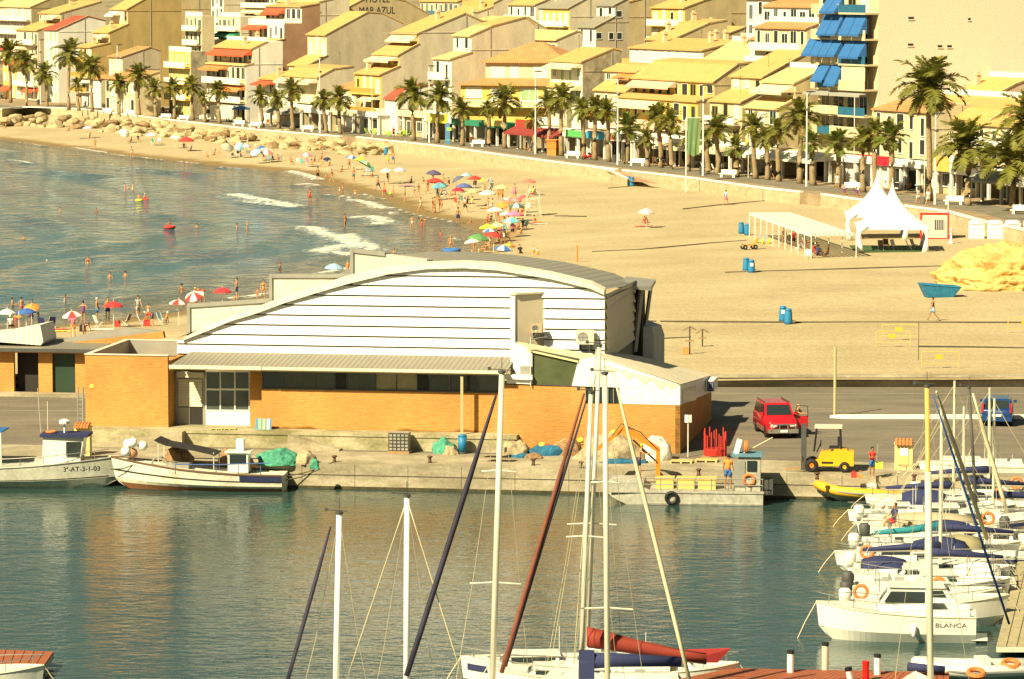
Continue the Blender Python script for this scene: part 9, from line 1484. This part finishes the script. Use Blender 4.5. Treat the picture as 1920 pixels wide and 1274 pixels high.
mb=MB();mb.loft([[(1.1,-.8,1.1),(3.1,-.7,1.2),(3.1,.7,1.2),(1.1,.8,1.1)],[(1.15,-.7,2.75),(3.35,-.6,2.75),(3.35,.6,2.75),(1.15,.7,2.75)]]);cb=mb.build('cabin',HW,wf);mb=MB();mb.box(1.0,3.6,-.85,.85,2.75,2.9);mb.build('cabin_roof',NAVY,cb);mb=MB();mb.poly([(2.4,-.765,1.7),(3.1,-.735,1.7),(3.22,-.66,2.5),(2.4,-.72,2.5)]);mb.build('side_window',GLASSD,cb)
mb=MB();mb.tube([(2.2,0,2.9),(2.2,0,3.4)],.05,6);mb.lathe([(.28,3.4),(.3,3.55),(.1,3.65)],12,(2.2,0,0));mb.build('radar_dome',WHITE,wf);mb=MB();mb.torus((1.5,-.2,2.98),.25,.06,'z',14,6);mb.build('life_ring',MATS['life_ring_orange'],wf);mb=MB();mb.tube([(1.3,0,2.9),(1.3,0,4.6)],.025,5);mb.tube([(.9,.1,2.9),(.75,.1,5.3)],.018,4);mb.build('aerial',OFFW,wf)
mb=MB();mb.box(-4.5,-1.0,-.9,.9,3.0,3.08);cn=mb.build('blue_canopy',AWN['blue'],wf)
for x in(-2.3,-1.1):mb=MB();mb.tube([(x,-.85,1.1),(x,-.85,3.0)],.04,5);mb.build('canopy_post',WHITE,wf)
mb=MB();mb.tube([(r[0][0],r[0][1]*.9,r[0][2]+.5)for r in rg_[4:16]],.022,5)
for r in rg_[4:16:2]:mb.tube([(r[0][0],r[0][1]*.9,r[0][2]),(r[0][0],r[0][1]*.9,r[0][2]+.5)],.02,4)
mb.build('rail',STEEL,wf)
for i,(a_,b__)in enumerate([((528,896),(627,866)),((528,902),(600,880)),((207,880),(255,870))]):p0,p1=PY(a_[0],a_[1],198.5),P(b__[0],b__[1],QZ+.1);mb=MB();mb.tube([Vector(),(p1-p0)*.5-Vector((0,0,.12)),p1-p0],.03,4);o=mb.build('mooring_rope',mat('dark_brown',(.10,.08,.05),.9));o.location=p0;tag(o,['upper rope from the wooden boat to a bollard','lower rope from the wooden boat to the quay','rope between the two fishing boats'][i],'rope')
#sailing yachts in front: masts, stays, furled sails
def yacht(d,px0,py0,px1,py1,wpx,lab,stays=(),hullL=10.5,hpx=None,mm=None,spread=(),heading=90,deck=1.1,boomc=None,lower=None,hm=None):
 """mast foot under (px1,py1), head at (px0,py0), standing at distance d"""
 top=PY(px0,py0,d);foot=PY(px1,py1,d);k=(deck-top.z)/(foot.z-top.z);base=top+(foot-top)*k;lean=top.x-base.x
 o=root('sailing_yacht',(base.x,base.y,0),lab,'sailing yacht','yachts moored in the foreground');H=top.z;hb=MB();hull_mesh(hb,hullL,hullL*.31,deck,.5,.5,14,.1);h=hb.build('hull',hm or HW,o);h.rotation_euler.z=R(heading);h.location.x=0
 cb=MB();cb.loft([[(-hullL*.12,-.9,deck),(hullL*.2,-.6,deck),(hullL*.2,.6,deck),(-hullL*.12,.9,deck)],[(-hullL*.1,-.75,deck+.45),(hullL*.16,-.45,deck+.4),(hullL*.16,.45,deck+.4),(-hullL*.1,.75,deck+.45)]]);c=cb.build('coachroof',HW,o);c.rotation_euler.z=R(heading)
 r_=wpx/scale_at(d)/2;mb=MB();mb.tube([(0,0,deck),(lean,0,H)],[r_*1.05,r_*.92],10);mt=mb.build('mast',mm or MAST,o,True);mb=MB();mb.tube([(lean,0,H),(lean,0,H+.08)],r_*1.25,8);mb.tube([(lean,0,H),(lean,0,H+.55)],.012,4);mb.tube([(lean-.45,0,H+.15),(lean+.3,0,H+.1)],.015,4);mb.box(lean-.5,lean-.38,-.02,.02,H+.1,H+.22);mb.build('masthead_gear',DGREY,mt)
 if lower:mb=MB();mb.tube([(0,0,deck),(lean*.74,0,deck+(H-deck)*.74)],r_*1.3,10);mb.build('lower_mast',lower,mt,True)
 for f_,w_ in spread:mb=MB();z=deck+(H-deck)*f_;x=lean*f_;mb.tube([(x-w_,.1,z),(x,0,z+.05),(x+w_,-.1,z)],.03,5);mb.build('spreader',MAST,mt)
 mb=MB()
 for s_ in(-1,1):mb.tube([(lean,0,H-.1),(lean*.5+s_*.75,-.4,H*.5),(s_*1.5,-.5,deck)],.012,3)
 mb.build('shrouds',WIRE,mt)
 for sx,sy,ex_,ey_,w_,m_,nm,yd in stays:a,b_=PY(sx,sy,d-.05),PY(ex_,ey_,d+yd);q=MB();n_=6;q.tube([(a.lerp(b_,i/n_)-o.location)for i in range(n_+1)],[max(.02,w_/scale_at(d)/2*(.45+.55*min(1,i/2)))for i in range(n_+1)],7);q.build(nm,m_,o,True)
 return o
BLK=mat('black_sail_cover',(.03,.025,.05),.7,var=.3,vs=2);BRS=mat('brown_red_sail_cover',(.20,.06,.035),.7,var=.3,vs=2)
yacht(128,636,964,630,1274,12,'yacht under the leftmost white mast',[(620,988,540,1274,8,BLK,'furled_sail',-1.5)],mm=WHITE)
yacht(124,763,932,762,1274,11.5,'yacht under the second white mast',[(930,742,762,1268,11,BLK,'furled_sail',-1.0),(762,940,650,1274,1.3,WIRE,'backstay',1),(764,940,868,1274,1.3,WIRE,'forestay',-1)],mm=WHITE)
yacht(130,941,700,924,1255,12,'yacht with the tall mast left of the maroon stays',[(1095,738,940,1262,9,BRS,'furled_sail',-.6),(1102,742,948,1250,6,BLK,'second_furled_sail',-.5)],spread=((.4,.9),(.72,.6)),heading=92)
yacht(134,1124,650,1100,1230,9.5,'yacht with the tallest mast of the middle group',[(1118,655,1076,1245,1.5,WIRE,'forestay',-.5)],spread=((.5,.9),),heading=96,hullL=11)
yacht(132,1108,738,1090,1235,9.5,'yacht with a maroon boom cover in the middle group',spread=((.55,.7),),heading=94)
yacht(128,1134,702,1139,1274,11,'yacht with the mast that passes the white wall',[(1150,700,1292,1274,8,SAILC,'furled_sail',-.8)],spread=((.35,.9),(.7,.5)),heading=92)
YM=mat('golden_mast',(.52,.37,.09),.4);yacht(132,1738,726,1745,1290,10,'yacht with the golden mast before the marina',[(1756,735,1850,1010,9,SAILC,'furled_sail',22),(1750,742,1892,1170,5,paint((.02,.10,.30),.7),'blue_stay',4)],mm=YM,spread=((.28,.8),),lower=MAST)
yacht(182,1817,728,1832,985,6,'slender yacht with a dark mast at the back of the marina',[(1824,738,1888,960,8,SAILC,'furled_sail',1)],mm=DGREY,hullL=7,heading=5,deck=.8)
o=root('boom_cover',PY(1100,1188,133),'maroon sail cover along the boom of the middle yacht','sail cover');ee=PY(1322,1212,134)-o.location
mb=MB();mb.loft([[(ee.x*t,ee.z*t-w,0)for w in(0,0)]+[(ee.x*t,0,0)]if False else[(ee.x*t,-.12,ee.z*t-.45),(ee.x*t,-.14,ee.z*t-.1),(ee.x*t,0,ee.z*t+hh),(ee.x*t,.14,ee.z*t-.1),(ee.x*t,.12,ee.z*t-.45)]for t,hh in((0,.25),(.1,.22),(.4,.05),(.8,-.12),(1,-.25))]);mb.build('cover',MAR,o,True);mb=MB();mb.tube([(0,0,-.55),(ee.x,0,ee.z-.42)],.08,7);mb.build('boom',WHITE,o)
o=root('boom_cover',PY(1270,1220,135),'second maroon cover hanging right of the boom','sail cover');mb=MB();mb.add([(0,0,0),(1.95,.2,.02),(1.5,.25,-.5),(.1,0,-.45),(0,.2,0),(1.95,.4,.02),(1.5,.45,-.5),(.1,.2,-.45)],[(3,2,1,0),(4,5,6,7),(0,1,5,4),(2,3,7,6),(1,2,6,5),(3,0,4,7)]);mb.build('cover',paint((.42,.04,.04),.7),o)
o=root('boom_cover',PY(1088,1240,131.5),'navy boom cover across the middle yachts','sail cover');mb=MB();mb.tube([(0,0,0),(1.2,0,.05),(3.6,.2,-.05)],[.32,.26,.18],9);mb.build('cover',NAVY,o,True);mb=MB();mb.box(-.05,.5,-.3,.3,-.6,.35);mb.build('mast_bag',NAVY,o)
o=root('boom_cover',PY(1702,1250,140),'navy boom cover at the lower right pier','sail cover');mb=MB();mb.tube([(0,0,0),(1.4,0,-.15)],.17,9);mb.build('cover',NAVY,o,True)
boat(1020,1300,6.0,.9,'white yacht hull with a navy stripe at the bottom centre',-1,(.4,-.1,.25),None,0,None,None,stripe=NAVY,rz=4);boat(1240,1306,5.6,.8,'white cockpit and cabin under the maroon cover',1,(.5,-.1,.2),(mat('olive_sprayhood',(.30,.26,.14),.8),-.35,.1,.8),0,None,None);boat(1100,1325,7.0,.9,'nearest white deck at the bottom centre',-1,(.35,-.1,.3),None,0,None,None)
for a_,b__,lab in[((1240,1165),(1262,1240),'wind generator'),((1215,1255),(1180,1168),'first boathook')]:pass
